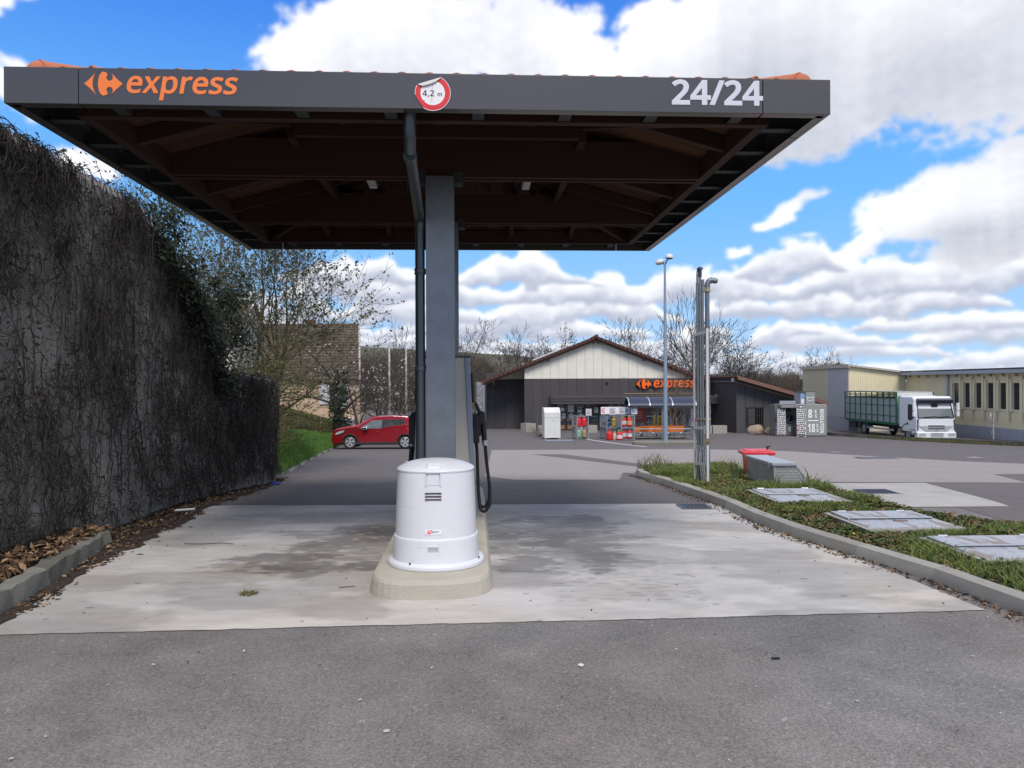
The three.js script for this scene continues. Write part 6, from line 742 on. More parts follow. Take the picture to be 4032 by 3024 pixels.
  const ic = new THREE.PlaneGeometry(0.56, 0.74); ic.userData.keepUV = true; ic.translate((X(1741.5) + X(1762)) / 2, 2.4, -0.097); part('print', ic, lm((c, w, h) => { c.fillStyle = '#8d8f89'; c.fillRect(0, 0, w, h); c.strokeStyle = '#f0f1ef'; c.lineWidth = 8; c.lineJoin = 'round'; c.beginPath(); c.moveTo(24, 80); c.lineTo(44, 176); c.lineTo(150, 176); c.lineTo(170, 80); c.moveTo(30, 108); c.bezierCurveTo(52, 92, 60, 122, 84, 108); c.bezierCurveTo(104, 94, 112, 122, 132, 108); c.bezierCurveTo(146, 98, 154, 108, 164, 108); c.stroke(); }, 194, 256), kk); const ib = new THREE.PlaneGeometry(0.22, 0.72); ib.userData.keepUV = true; ib.translate((X(1732) + X(1741)) / 2, 2.4, -0.197); part('print', ib, lm((c, w, h) => { c.fillStyle = '#b8c2cc'; c.fillRect(0, 0, w, h); c.fillStyle = '#3a86cf'; c.beginPath(); c.ellipse(34, 84, 26, 62, 0, 0, 7); c.fill(); c.strokeStyle = '#cfe0ef'; c.lineWidth = 5; for (const r of [10, 20]) { c.beginPath(); c.ellipse(34, 90, r * 0.7, r * 1.5, 0, 3.1, 6.3); c.stroke(); } c.fillStyle = '#e8eef4'; c.fillRect(14, 150, 40, 70); }, 68, 256), kk); const si = new THREE.PlaneGeometry(0.95, 0.2); si.userData.keepUV = true; si.translate(X(1703), 2.13, -0.14); part('sign_board', [box(1.0, 0.24, 0.04, X(1703), 2.13, -0.17)], std(0.30, 0.32, 0.36, 0.5), kk);
  const mk = std(0.62, 0.62, 0.62, 0.5), rr = std(0.5, 0.05, 0.05, 0.5); const bl = (x, d, lab) => { const t = thing('bollard', lab, 'bollard', [x, gy(x, d), d], 0, 'striped bollards before the laundry kiosk'); part('post', cyl(0.045, 0.045, 0.82, 0, 0.41, 0, 14), mk, t); for (const y of [0.12, 0.4, 0.70]) part('band', cyl(0.047, 0.047, 0.08, 0, y, 0, 14), rr, t); };
  bl(16.85, 48.6, 'red and white bollard leftmost, beside the longer boulder'); bl(17.95, 47.9, 'red and white bollard standing before the laundry machines'); bl(18.15, 47.2, 'red and white bollard by the corner of the lettered kiosk panel');
}
// yellow industrial building
{
  const O = { X: 23.7, Y: -1.72, D: 53.6 }; const yb = thing('yellow_building', 'pale yellow industrial building with a garage door and a row of tall windows', 'building', [O.X, O.Y, O.D]); const l = (X, Y, D) => L(X, Y, D, O); const ye = std(0.76, 0.68, 0.46, 0.75, 0, { map: streaks }), ye2 = std(0.66, 0.60, 0.43, 0.75, 0, { map: streaks }), gr = std(0.42, 0.43, 0.45, 0.75, 0, { map: streaks });  // second yellow is the front one with left side shade put into the colour
  // corrugated front block: ribs are geometry
  const ribs = (n, w, h) => { const o = []; for (let i = 0; i < n; i++) o.push([i * w]); return o; };
  const tTop = (X) => 2.86 - (X - 23.7) * 0.125;
  const F = []; F.push(prism([[0, 0.9], [4.0, 0.9], [4.0, tTop(27.7) - O.Y], [0, tTop(23.7) - O.Y]], 0.1).translate(0, 0, -0.10)); for (let i = 0; i < 26; i++) { const x = 0.08 + i * 0.152; F.push(box(0.05, tTop(23.7 + x) - O.Y - 0.95, 0.03, x, (tTop(23.7 + x) - O.Y + 0.9) / 2, 0.012)); } const fw = part('wall', F.slice(0, 1), ye, yb); F.slice(1).forEach((g) => part('rib', g, ye, fw));
  part('plinth', box(4.0, 0.95, 0.14, 2.0, 0.44, -0.06), std(0.33, 0.34, 0.37, 0.85, 0, { map: mottle }), yb);
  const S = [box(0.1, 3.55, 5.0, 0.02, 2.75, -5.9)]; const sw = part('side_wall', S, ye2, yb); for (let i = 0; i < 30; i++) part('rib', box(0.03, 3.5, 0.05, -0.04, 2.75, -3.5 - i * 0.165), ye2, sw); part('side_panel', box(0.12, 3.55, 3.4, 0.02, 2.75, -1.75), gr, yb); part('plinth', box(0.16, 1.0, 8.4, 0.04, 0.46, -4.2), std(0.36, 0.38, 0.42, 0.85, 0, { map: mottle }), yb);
  part('roof_edge', [beam(l(23.55, 2.95, 53.5), l(27.9, 2.95 - 4.35 * 0.125, 53.5), 0.3, 0.10), beam(l(23.65, 2.92, 53.4), l(23.65, 2.92, 62.2), 0.22, 0.26)], std(0.44, 0.40, 0.33, 0.6), yb); part('roof', beam(l(23.6, 3.0, 58), l(32, 3.0 - 8.4 * 0.125, 58), 9, 0.05), std(0.10, 0.10, 0.11, 0.7), yb);
  const gd = part('garage_door', [box(2.35, 2.6, 0.08, 1.75, 1.3, 0.05)], std(0.50, 0.47, 0.39, 0.7), yb); for (let i = 0; i < 5; i++) part('door_section', box(2.33, 0.50, 0.02, 1.75, 0.27 + i * 0.52, 0.095), std(0.60, 0.57, 0.49, 0.65, 0, { map: mottle }), gd); part('door_frame', [box(2.5, 0.08, 0.12, 1.75, 2.64, 0.06), box(0.07, 2.6, 0.12, 0.55, 1.3, 0.06), box(0.07, 2.6, 0.12, 2.95, 1.3, 0.06)], std(0.5, 0.43, 0.26, 0.7), gd);
  part('window', box(0.62, 0.3, 0.05, 3.6, 1.9, 0.04), std(0.22, 0.25, 0.29, 0.4), yb);
  // the long wing: its wall runs towards the viewer
  const X0 = 27.7, d0 = 53.5, d1 = 33; const wy = (D) => 2.36 + (53.5 - D) * 0.006; part('wing_wall', [box(0.2, 0.62, d0 - d1, 4.12, 3.72, (d0 - d1) / 2 + 0.1), box(0.2, 1.35, d0 - d1, 4.12, 1.25, (d0 - d1) / 2 + 0.1), box(0.2, 1.5, 5.5, 4.12, 2.65, 2.85)], ye, yb);
  part('plinth', box(0.26, 0.92, d0 - d1, 4.08, 0.40, (d0 - d1) / 2 + 0.1), std(0.36, 0.38, 0.43, 0.85, 0, { map: mottle }), yb);
  const z = (D) => O.D - D; const glassD = std(0.035, 0.032, 0.028, 0.08, 0.0); let D = 47.8; for (let i = 0; i < 13; i++, D -= 1.13) { const zc = z(D - 0.31); const w = part('window', box(0.04, 1.74, 0.66, 4.10, 2.72, zc), glassD, yb); part('window_frame', [box(0.07, 0.06, 0.70, 4.07, 3.57, zc), box(0.12, 0.06, 0.74, 4.04, 1.86, zc), box(0.06, 1.7, 0.04, 4.06, 2.72, zc - 0.33), box(0.06, 1.7, 0.04, 4.06, 2.72, zc + 0.33)], std(0.60, 0.57, 0.48, 0.7), w); part('blind', box(0.02, 0.5 + 0.25 * ((i * 7) % 3), 0.6, 4.115, 2.1, zc), std(0.14, 0.13, 0.11, 0.9), w); part('pier', [box(0.24, 1.82, 0.45, 4.06, 2.70, z(D - 0.31 - 0.565))], ye, yb); part('fin', box(0.10, 2.55, 0.09, 3.93, 2.55, z(D - 0.88)), ye, yb); part('air_brick', box(0.04, 0.13, 0.2, 4.0, 3.86, zc), std(0.28, 0.23, 0.16, 0.8), yb); }
  for (let i = 0; i < 5; i++) part('air_brick', box(0.04, 0.13, 0.2, 4.0, 3.86, z(53 - i * 1.12)), std(0.28, 0.23, 0.16, 0.8), yb); part('rain_pipe', rod(V(3.95, 0.3, z(48.35)), V(3.95, 3.9, z(48.35)), 0.09, 0.09, 10), std(0.42, 0.43, 0.46, 0.6), yb);
  part('roof_edge', [box(0.6, 0.10, d0 - d1 + 0.2, 3.85, 4.1, (d0 - d1) / 2 + 0.1), box(0.04, 0.2, d0 - d1 + 0.2, 3.53, 4.06, (d0 - d1) / 2 + 0.1)], std(0.33, 0.36, 0.40, 0.6), yb); part('roof', beam(l(27.2, 2.50, 43.2), l(37, 2.58, 43.2), 20.8, 0.06), std(0.035, 0.04, 0.065, 0.5), yb);
}
// round sign seen from behind
{
  const x = 25.9, d = 41, y = gy(x, d); const t = thing('road_sign', 'round traffic sign seen from its grey back before the yellow building', 'sign', [x, y + 0.12, d], 0.75); part('post', rod(V(0, 0, 0), V(0, 1.45, 0), 0.035, 0.035, 10), std(0.42, 0.42, 0.43, 0.5, 0.3), t); part('sign_disc', cyl(0.3, 0.3, 0.02, 0, 1.15, -0.06, 28, Math.PI / 2), std(0.45, 0.45, 0.46, 0.4, 0.5), t); part('rim', place(new THREE.TorusGeometry(0.3, 0.02, 6, 28), 0, 1.15, -0.06), M.silver, t); part('sign_plate', box(0.42, 0.22, 0.02, 0.1, 0.4, -0.05), std(0.4, 0.4, 0.41, 0.5, 0.4), t); part('clip', [box(0.1, 0.03, 0.08, 0, 1.3, -0.02), box(0.1, 0.03, 0.08, 0, 1.0, -0.02)], M.silver, t);
}
// ------------------------------------------------------------------ livestock truck
{
  const yg = gy(24, 44) - 0.12; const tr = thing('livestock_truck', 'white cabbed livestock truck with a green framed grey body parked by the yellow building', 'truck', [24.0, yg, 43.2]); // local: x across, z towards the viewer, cab at z = 0
  const wp = phys(0.74, 0.77, 0.79, 0.35, 0, { clearcoat: 0.5, clearcoatRoughness: 0.15 }), gm = std(0.018, 0.13, 0.065, 0.45), pn = std(0.33, 0.39, 0.38, 0.5, 0.2, { map: mottle }), w = 2.2, h = w / 2;
  // cab body: rounded block with a raked screen
  const cabS = prism([[0.02, 0.45], [0.02, 1.0], [-0.02, 1.35], [-0.16, 2.0], [-0.28, 2.44], [-0.45, 2.56], [-1.75, 2.56], [-1.8, 2.4], [-1.8, 0.95], [-1.62, 0.8], [-1.5, 0.62], [-0.62, 0.62], [-0.5, 0.45]], w - 0.1, 0.05); cabS.rotateY(-Math.PI / 2); cabS.translate(h - 0.05, 0, 0); const cg = cabS; { const p = cg.attributes.position; for (let i = 0; i < p.count; i++) { p.setX(i, p.getX(i)); } } cg.computeVertexNormals(); part('cab', cg, wp, tr);
  part('windscreen', [quadGeo(V(-0.98, 1.42, 0.055), V(0.98, 1.42, 0.055), V(0.92, 2.24, -0.185), V(-0.92, 2.24, -0.185))], phys(0.16, 0.185, 0.19, 0.06, 0, { clearcoat: 1 }), tr); part('screen_frame', [beam(V(-1.0, 1.42, 0.06), V(-0.94, 2.26, -0.18), 0.05, 0.05), beam(V(1.0, 1.42, 0.06), V(0.94, 2.26, -0.18), 0.05, 0.05), beam(V(-1.0, 1.40, 0.06), V(1.0, 1.40, 0.06), 0.05, 0.05)], M.black, tr);
  part('sun_visor', [rbox(2.0, 0.24, 0.30, 0.05, 0, 2.36, -0.08, 0.35)], phys(0.02, 0.024, 0.04, 0.25, 0, { clearcoat: 0.5 }), tr); part('wiper', [rod(V(-0.7, 1.44, 0.07), V(0.1, 1.50, 0.06), 0.012), rod(V(0.1, 1.44, 0.07), V(0.8, 1.5, 0.06), 0.012)], M.black, tr); part('mirror_screen', box(0.34, 0.16, 0.06, 0.0, 2.1, -0.10), M.black, tr);
  part('front_panel', [rbox(1.95, 0.42, 0.06, 0.02, 0, 1.14, 0.055)], wp, tr); part('badge_panel', prism([[-0.98, 0.95], [-0.6, 0.66], [0.6, 0.66], [0.98, 0.95]], 0.03).translate(0, 0, 0.08), std(0.5, 0.53, 0.55, 0.4, 0.3), tr);
  for (let i = 0; i < 4; i++) part('grille_slat', rbox(0.92, 0.04, 0.05, 0.01, 0, 0.80 + i * 0.062, 0.115), i % 2 ? std(0.5, 0.52, 0.53, 0.4, 0.4) : std(0.1, 0.1, 0.1, 0.5), tr); part('emblem', place(new THREE.TorusGeometry(0.075, 0.016, 4, 4), 0, 0.70, 0.125, 0, 0, 0), M.silver, tr);
  part('bumper', [rbox(2.2, 0.34, 0.34, 0.05, 0, 0.42, 0.0)], wp, tr); for (let i = 0; i < 3; i++) part('bumper_slot', box(0.72, 0.05, 0.02, 0, 0.34 + i * 0.08, 0.165), i === 2 ? M.black : std(0.25, 0.26, 0.27, 0.5), tr); for (const s of [-1, 1]) { part('headlight', rbox(0.42, 0.20, 0.08, 0.03, s * 0.83, 0.45, 0.14), phys(0.5, 0.5, 0.48, 0.12, 0.2, { clearcoat: 1 }), tr); part('air_deflector', [box(0.07, 0.62, 0.04, s * 1.03, 1.0, 0.055)], std(0.05, 0.055, 0.06, 0.5), tr); const mr = part('mirror', [rbox(0.14, 0.44, 0.16, 0.03, s * 1.24, 2.02, 0.05), rbox(0.14, 0.30, 0.16, 0.03, s * 1.24, 1.62, 0.05)], wp, tr); part('mirror_arm', [rod(V(s * 1.1, 2.2, -0.1), V(s * 1.24, 2.24, 0.05), 0.02), rod(V(s * 1.1, 1.5, -0.1), V(s * 1.22, 1.52, 0.05), 0.02)], M.black, mr); }
  part('side_window', [prism([[-0.2, 1.42], [-0.28, 2.16], [-0.86, 2.16], [-0.88, 1.30], [-0.6, 1.20]], 0.012).rotateY(-Math.PI / 2).translate(-h - 0.004, 0, 0)], phys(0.02, 0.024, 0.028, 0.08, 0, { clearcoat: 1 }), tr); const dr = part('door', [prism([[-0.16, 0.7], [-0.16, 1.36], [-0.24, 2.3], [-0.96, 2.3], [-0.98, 0.95], [-0.7, 0.62]], 0.006).rotateY(-Math.PI / 2).translate(-h + 0.002, 0, 0)], wp, tr); part('door_handle', box(0.03, 0.16, 0.07, -h - 0.012, 1.06, -0.9), M.black, dr); part('step', [box(0.1, 0.05, 0.5, -h + 0.02, 0.5, -0.34), box(0.1, 0.05, 0.5, -h + 0.02, 0.72, -0.34)], std(0.3, 0.31, 0.32, 0.5), tr);
  part('air_box', rbox(2.0, 1.85, 0.3, 0.03, 0, 1.72, -1.98), std(0.55, 0.57, 0.57, 0.5), tr);
  // body: frame posts and rails, panels and open slats
  const z0 = -2.2, z1 = -9.2, yb0 = 0.98, yt = 2.82, nb = 9, bw = (z0 - z1) / nb; const body = tr;
  part('body_floor', box(w, 0.12, z0 - z1, 0, yb0 - 0.06, (z0 + z1) / 2), gm, body); for (const s of [-1, 1]) for (let i = 0; i <= nb; i++) part('body_post', box(0.06, yt - yb0, i === 0 ? 0.14 : 0.045, s * h, (yt + yb0) / 2, z0 - i * bw), gm, body); for (const s of [-1, 1]) for (const y of [yt, yb0 + 0.42, yb0 + 1.05, yb0 + 1.48, yt - 0.12, yt - 0.22]) part('body_rail', box(0.035, 0.04, z0 - z1, s * h, y, (z0 + z1) / 2), gm, body);
  for (const s of [-1, 1]) for (let i = 0; i < nb; i++) { const zc = z0 - (i + 0.5) * bw; for (const [a, b] of [[yb0 + 0.02, yb0 + 0.40], [yb0 + 0.44, yb0 + 1.03], [yb0 + 1.07, yb0 + 1.46]]) part('body_panel', box(0.02, b - a, bw - 0.07, s * (h - 0.022), (a + b) / 2, zc), pn, body); }
  part('body_front', box(w - 0.1, yt - yb0, 0.05, 0, (yt + yb0) / 2, z0 + 0.005), std(0.62, 0.62, 0.58, 0.6, 0, { map: mottle }), body); part('body_back', box(w - 0.1, 1.5, 0.05, 0, yb0 + 0.76, z1), pn, body); part('body_roof', box(w, 0.04, z0 - z1, 0, yt + 0.03, (z0 + z1) / 2), std(0.3, 0.31, 0.3, 0.6), body);
  part('chassis', [box(0.25, 0.22, 8.6, -0.42, 0.75, -4.9), box(0.25, 0.22, 8.6, 0.42, 0.75, -4.9)], M.black, tr); part('side_guard', [box(0.05, 0.10, 3.4, -h + 0.04, 0.55, -4.3)], std(0.42, 0.43, 0.43, 0.5, 0.3), tr); part('locker', [box(0.3, 0.4, 1.0, -h + 0.25, 0.62, -8.3), box(0.35, 0.5, 0.4, -h + 0.22, 0.66, -7.2)], std(0.03, 0.035, 0.035, 0.6), tr); part('mudguard', [box(0.4, 0.34, 0.12, -h + 0.22, 0.72, -6.1), box(0.4, 0.06, 0.9, -h + 0.22, 0.9, -6.6)], gm, tr);
  for (const [s, zz] of [[-1, -1.05], [1, -1.05], [-1, -6.6], [1, -6.6]]) { const wh = part('wheel', place(new THREE.TorusGeometry(0.33, 0.12, 10, 26), s * (h - 0.18), 0.44, zz, 0, Math.PI / 2), M.rubber, tr); wh.geometry.computeVertexNormals(); part('rim', [cyl(0.25, 0.25, 0.16, s * (h - 0.18), 0.44, zz, 20, 0, 0, Math.PI / 2)], std(0.35, 0.35, 0.36, 0.4, 0.5), wh); }
  part('wheel_arch', [place(new THREE.TorusGeometry(0.55, 0.07, 6, 20, Math.PI), -h + 0.06, 0.46, -1.05, 0, Math.PI / 2)], std(0.04, 0.04, 0.045, 0.6), tr);
}
// ------------------------------------------------------------------ red car
{
  const yg = gy(-6, 35.1); const car = thing('parked_car', 'red small SUV with silver roof rails parked across the road beyond the pump', 'car', [-6.2, yg, 35.9]); const k = 1 / 221.5; const X = (zx) => (zx - 1157) * k, Y = (zy) => (700 - zy) * k; const W2 = 1.72, pt = (a) => a.map(([x, y]) => [X(x), Y(y)]);
  const paint = phys(0.33, 0.008, 0.018, 0.28, 0.35, { clearcoat: 1, clearcoatRoughness: 0.06 }), blk = std(0.018, 0.018, 0.02, 0.6), gl = phys(0.03, 0.04, 0.042, 0.05, 0, { clearcoat: 1 });
  const archPts = (cx, r) => { const o = []; for (let i = 0; i <= 12; i++) { const a = Math.PI * i / 12; o.push([cx - Math.cos(a) * r, 628 - Math.sin(a) * r]); } return o; };
  const low = [[700, 640], [696, 575], [702, 545], [712, 520], [750, 498], [850, 482], [940, 470], [1000, 476], [1200, 474], [1440, 452], [1560, 440], [1600, 468], [1612, 520], [1618, 560], [1614, 640], ...archPts(1438, 84).reverse().map(([x, y]) => [x, y]), ...archPts(876, 84).reverse()];
  const body = prism(pt(low), W2 - 0.12, 0.06); body.translate(0, 0, -(W2 - 0.12) / 2); { const p = body.attributes.position; for (let i = 0; i < p.count; i++) { const x = p.getX(i), t = clamp((Math.abs(x) - 1.5) / 0.6); p.setZ(i, p.getZ(i) * (1 - 0.16 * t * t)); } body.computeVertexNormals(); } part('body', body, paint, car);
  const gh = [[935, 478], [1000, 440], [1105, 386], [1170, 374], [1300, 371], [1430, 380], [1530, 396], [1560, 405], [1590, 470], [1440, 480]]; const g2 = prism(pt(gh), W2 - 0.34, 0.07); g2.translate(0, 0, -(W2 - 0.34) / 2); { const p = g2.attributes.position; for (let i = 0; i < p.count; i++) p.setZ(i, p.getZ(i) * (1.0 + 0.12 * clamp((Y(380) - p.getY(i)) / 0.45))); g2.computeVertexNormals(); } part('cabin', g2, paint, car);
  for (const s of [-1, 1]) {
    const zz = (y) => s * (0.775 + 0.075 * clamp((Y(385) - y) / 0.45)); const win = (poly, n, m) => { const g = prism(pt(poly), 0.006); const p = g.attributes.position; for (let i = 0; i < p.count; i++) p.setZ(i, zz(p.getY(i)) + s * (p.getZ(i) + 0.012)); g.computeVertexNormals(); return part(n, g, m, car); };
    win([[976, 490], [1040, 446], [1096, 407], [1206, 402], [1198, 488]], 'side_window', s > 0 ? phys(0.13, 0.16, 0.165, 0.05, 0, { clearcoat: 1 }) : gl); win([[1232, 402], [1415, 392], [1440, 425], [1440, 452], [1384, 468], [1228, 480]], 'side_window', gl); win([[1384, 393], [1394, 393], [1394, 466], [1384, 468]], 'window_divider', blk); win([[1206, 402], [1232, 402], [1228, 482], [1198, 488]], 'pillar', blk);
    part('door_handle', [rbox(0.2, 0.03, 0.03, 0.01, X(1160), Y(521), s * 0.865), rbox(0.2, 0.03, 0.03, 0.01, X(1352), Y(505), s * 0.865)], std(0.25, 0.02, 0.03, 0.3), car); part('door_seam', [box(0.012, 0.66, 0.01, X(1196), Y(560), s * 0.857), box(0.012, 0.62, 0.01, X(965), Y(560), s * 0.857), box(0.012, 0.4, 0.01, X(1400), Y(520), s * 0.857)], std(0.03, 0.005, 0.006, 0.6), car);
    part('sill', [rbox(2.0, 0.13, 0.05, 0.02, X(1155), Y(640), s * 0.855)], blk, car); part('roof_rail', [pipe([V(X(1130), Y(378), s * 0.70), V(X(1170), Y(366), s * 0.70), V(X(1300), Y(363), s * 0.70), V(X(1440), Y(372), s * 0.70), V(X(1480), Y(384), s * 0.70)], 0.022, 8, 30)], M.chrome, car);
    const mr = part('mirror', rbox(0.26, 0.15, 0.16, 0.05, X(1035), Y(484), s * 0.97), M.chrome, car); part('mirror_cap', rbox(0.2, 0.05, 0.14, 0.02, X(1035), Y(496), s * 0.96), blk, mr); part('headlight', [(() => { const g = prism(pt([[722, 552], [735, 528], [780, 512], [822, 505], [812, 524], [760, 546]]), 0.02); const p = g.attributes.position; for (let i = 0; i < p.count; i++) p.setZ(i, s * (0.80 + p.getZ(i) + 0.07 * clamp((p.getX(i) - X(722)) / 0.45))); g.computeVertexNormals(); return g; })()], phys(0.6, 0.6, 0.6, 0.1, 0.3, { clearcoat: 1 }), car);
    for (const cx of [876, 1438]) { part('arch_trim', [place(new THREE.TorusGeometry(0.365, 0.035, 6, 24, Math.PI), X(cx), Y(626), s * 0.845)], blk, car); const wh = part('tyre', place(new THREE.TorusGeometry(0.262, 0.068, 10, 32), X(cx), 0.325, s * 0.76), M.rubber, car); const rim = [cyl(0.21, 0.21, 0.10, X(cx), 0.325, s * 0.745, 24, Math.PI / 2)]; part('wheel_well', rim, M.dark, wh); const sp = []; for (let i = 0; i < 5; i++) for (const o of [-0.14, 0.14]) { const a = i * 1.2566 + 0.3; sp.push(beam(V(X(cx) + Math.cos(a + o) * 0.06, 0.325 + Math.sin(a + o) * 0.06, s * 0.815), V(X(cx) + Math.cos(a + o * 1.4) * 0.2, 0.325 + Math.sin(a + o * 1.4) * 0.2, s * 0.81), 0.02, 0.05)); } sp.push(cyl(0.05, 0.05, 0.03, X(cx), 0.325, s * 0.815, 14, Math.PI / 2), place(new THREE.TorusGeometry(0.205, 0.018, 6, 28), X(cx), 0.325, s * 0.80)); part('rim', sp, std(0.6, 0.6, 0.62, 0.3, 0.5), wh); }
  }
  part('windscreen', [quadGeo(V(X(948), Y(470) + 0.015, -0.70), V(X(948), Y(470) + 0.015, 0.70), V(X(1102), Y(386) + 0.02, 0.62), V(X(1102), Y(386) + 0.02, -0.62))], gl, car); part('bumper_trim', rbox(0.25, 0.16, 1.4, 0.03, X(725), Y(640), 0), blk, car); part('grille', rbox(0.04, 0.14, 0.8, 0.01, X(700), Y(560), 0), blk, car); part('tail_light', [rbox(0.16, 0.2, 0.06, 0.02, X(1590), Y(490), 0.70), rbox(0.16, 0.2, 0.06, 0.02, X(1590), Y(490), -0.70)], std(0.4, 0.01, 0.01, 0.2), car); part('underbody', box(3.4, 0.2, 1.4, X(1150), 0.30, 0), M.black, car);
}

// ------------------------------------------------------------------ trees
function growTree(seed, o) { // returns wood arrays and twig ends; the foot is the origin
  const r = rng(seed), sp = [], sn = [], tips = []; const up = V(0, 1, 0);
  const seg = (a, b, r0, r1, n) => { const d = b.clone().sub(a).normalize(); const u = (Math.abs(d.y) > 0.9 ? V(1, 0, 0) : up.clone()).cross(d).normalize(), w = d.clone().cross(u); for (let i = 0; i < n; i++) { const c0 = Math.cos(i / n * 6.2832), s0 = Math.sin(i / n * 6.2832), c1 = Math.cos((i + 1) / n * 6.2832), s1 = Math.sin((i + 1) / n * 6.2832); const n0 = u.clone().multiplyScalar(c0).addScaledVector(w, s0), n1 = u.clone().multiplyScalar(c1).addScaledVector(w, s1); const A = a.clone().addScaledVector(n0, r0), B = a.clone().addScaledVector(n1, r0), C2 = b.clone().addScaledVector(n1, r1), D = b.clone().addScaledVector(n0, r1); for (const [p, q] of [[A, n0], [B, n1], [C2, n1], [A, n0], [C2, n1], [D, n0]]) { sp.push(p.x, p.y, p.z); sn.push(q.x, q.y, q.z); } } };
  const limb = (p, dir, len, rad, lv) => {
    const n = lv === 0 ? 7 : lv < 3 ? 4 : 3, sides = lv === 0 ? 8 : lv < 2 ? 5 : 3; let a = p.clone(), d = dir.clone(); const pts = [];
    for (let i = 0; i < n; i++) { d.add(V(r() - 0.5, (r() - 0.5) * 0.6, r() - 0.5).multiplyScalar(lv === 0 ? o.wob * 0.5 : o.wob)).addScaledVector(up, lv === 0 ? 0.12 : o.up).normalize(); const b = a.clone().addScaledVector(d, len / n); const k0 = rad * (1 - i / n * 0.62), k1 = rad * (1 - (i + 1) / n * 0.62); seg(a, b, k0, k1, sides); pts.push([b.clone(), d.clone(), k1, (i + 1) / n]); a = b; }
    if (lv >= o.levels) { tips.push([a.clone(), d.clone()]); if (o.midTips) for (const q of pts) tips.push([q[0].clone(), q[1].clone()]); return; }
    const nk = o.kids[lv]; for (let k = 0; k < nk; k++) { const t = lv === 0 ? o.clear + (1 - o.clear) * (k + r() * 0.8) / nk : 0.25 + 0.75 * (k + r()) / nk; const q = pts[Math.min(n - 1, Math.floor(t * n))]; const az = k * 2.4 + r() * 1.4; const side = V(Math.cos(az), 0, Math.sin(az)); side.addScaledVector(q[1], -side.dot(q[1])).normalize(); const sd = q[1].clone().multiplyScalar(1 - o.spread * (0.7 + 0.5 * r())).addScaledVector(side, o.spread * (0.8 + 0.5 * r())).normalize(); limb(q[0], sd, len * o.lenK * (0.75 + 0.5 * r()) * (lv === 0 ? 1.15 - 0.55 * t : 1), Math.max(o.minR, q[2] * o.radK), lv + 1); }
    const e = pts[n - 1]; limb(e[0], e[1], len * o.lenK * 0.8, Math.max(o.minR, e[2]), lv + 1);
  };
  for (const [dx, dz, lx, lz, k] of o.stems || [[0, 0, 0, 0, 1]]) limb(V(dx, -0.15, dz), V(lx, 1, lz).normalize(), o.h * k, o.r0 * k, 0);
  const g = new THREE.BufferGeometry(); g.setAttribute('position', new THREE.Float32BufferAttribute(sp, 3)); g.setAttribute('normal', new THREE.Float32BufferAttribute(sn, 3)); return { g, tips, r };
}
function leafGeo(tips, r, per, size, rad, only = () => true) { const p = []; for (const [c, d] of tips) { if (!only(c)) continue; const n = per * (0.4 + 1.2 * r()) | 0; for (let i = 0; i < n; i++) { const q = V(r() - 0.5, r() - 0.5, r() - 0.5).multiplyScalar(2 * rad).add(c); const t = V(r() - 0.5, r() - 0.2, r() - 0.5).normalize(), b = V(r() - 0.5, r() - 0.5, r() - 0.5).cross(t).normalize(), s = size * (0.6 + 0.8 * r()); const tip = q.clone().addScaledVector(t, s), l = q.clone().addScaledVector(t, s * 0.45).addScaledVector(b, s * 0.3), rr = q.clone().addScaledVector(t, s * 0.45).addScaledVector(b, -s * 0.3); p.push(...q.toArray(), ...rr.toArray(), ...tip.toArray(), ...q.toArray(), ...tip.toArray(), ...l.toArray()); } } const g = new THREE.BufferGeometry(); g.setAttribute('position', new THREE.Float32BufferAttribute(p, 3)); g.computeVertexNormals(); return g; }
const leafMat = (r, g, b) => new THREE.MeshPhysicalMaterial({ color: C(r, g, b), roughness: 0.7, side: THREE.DoubleSide });

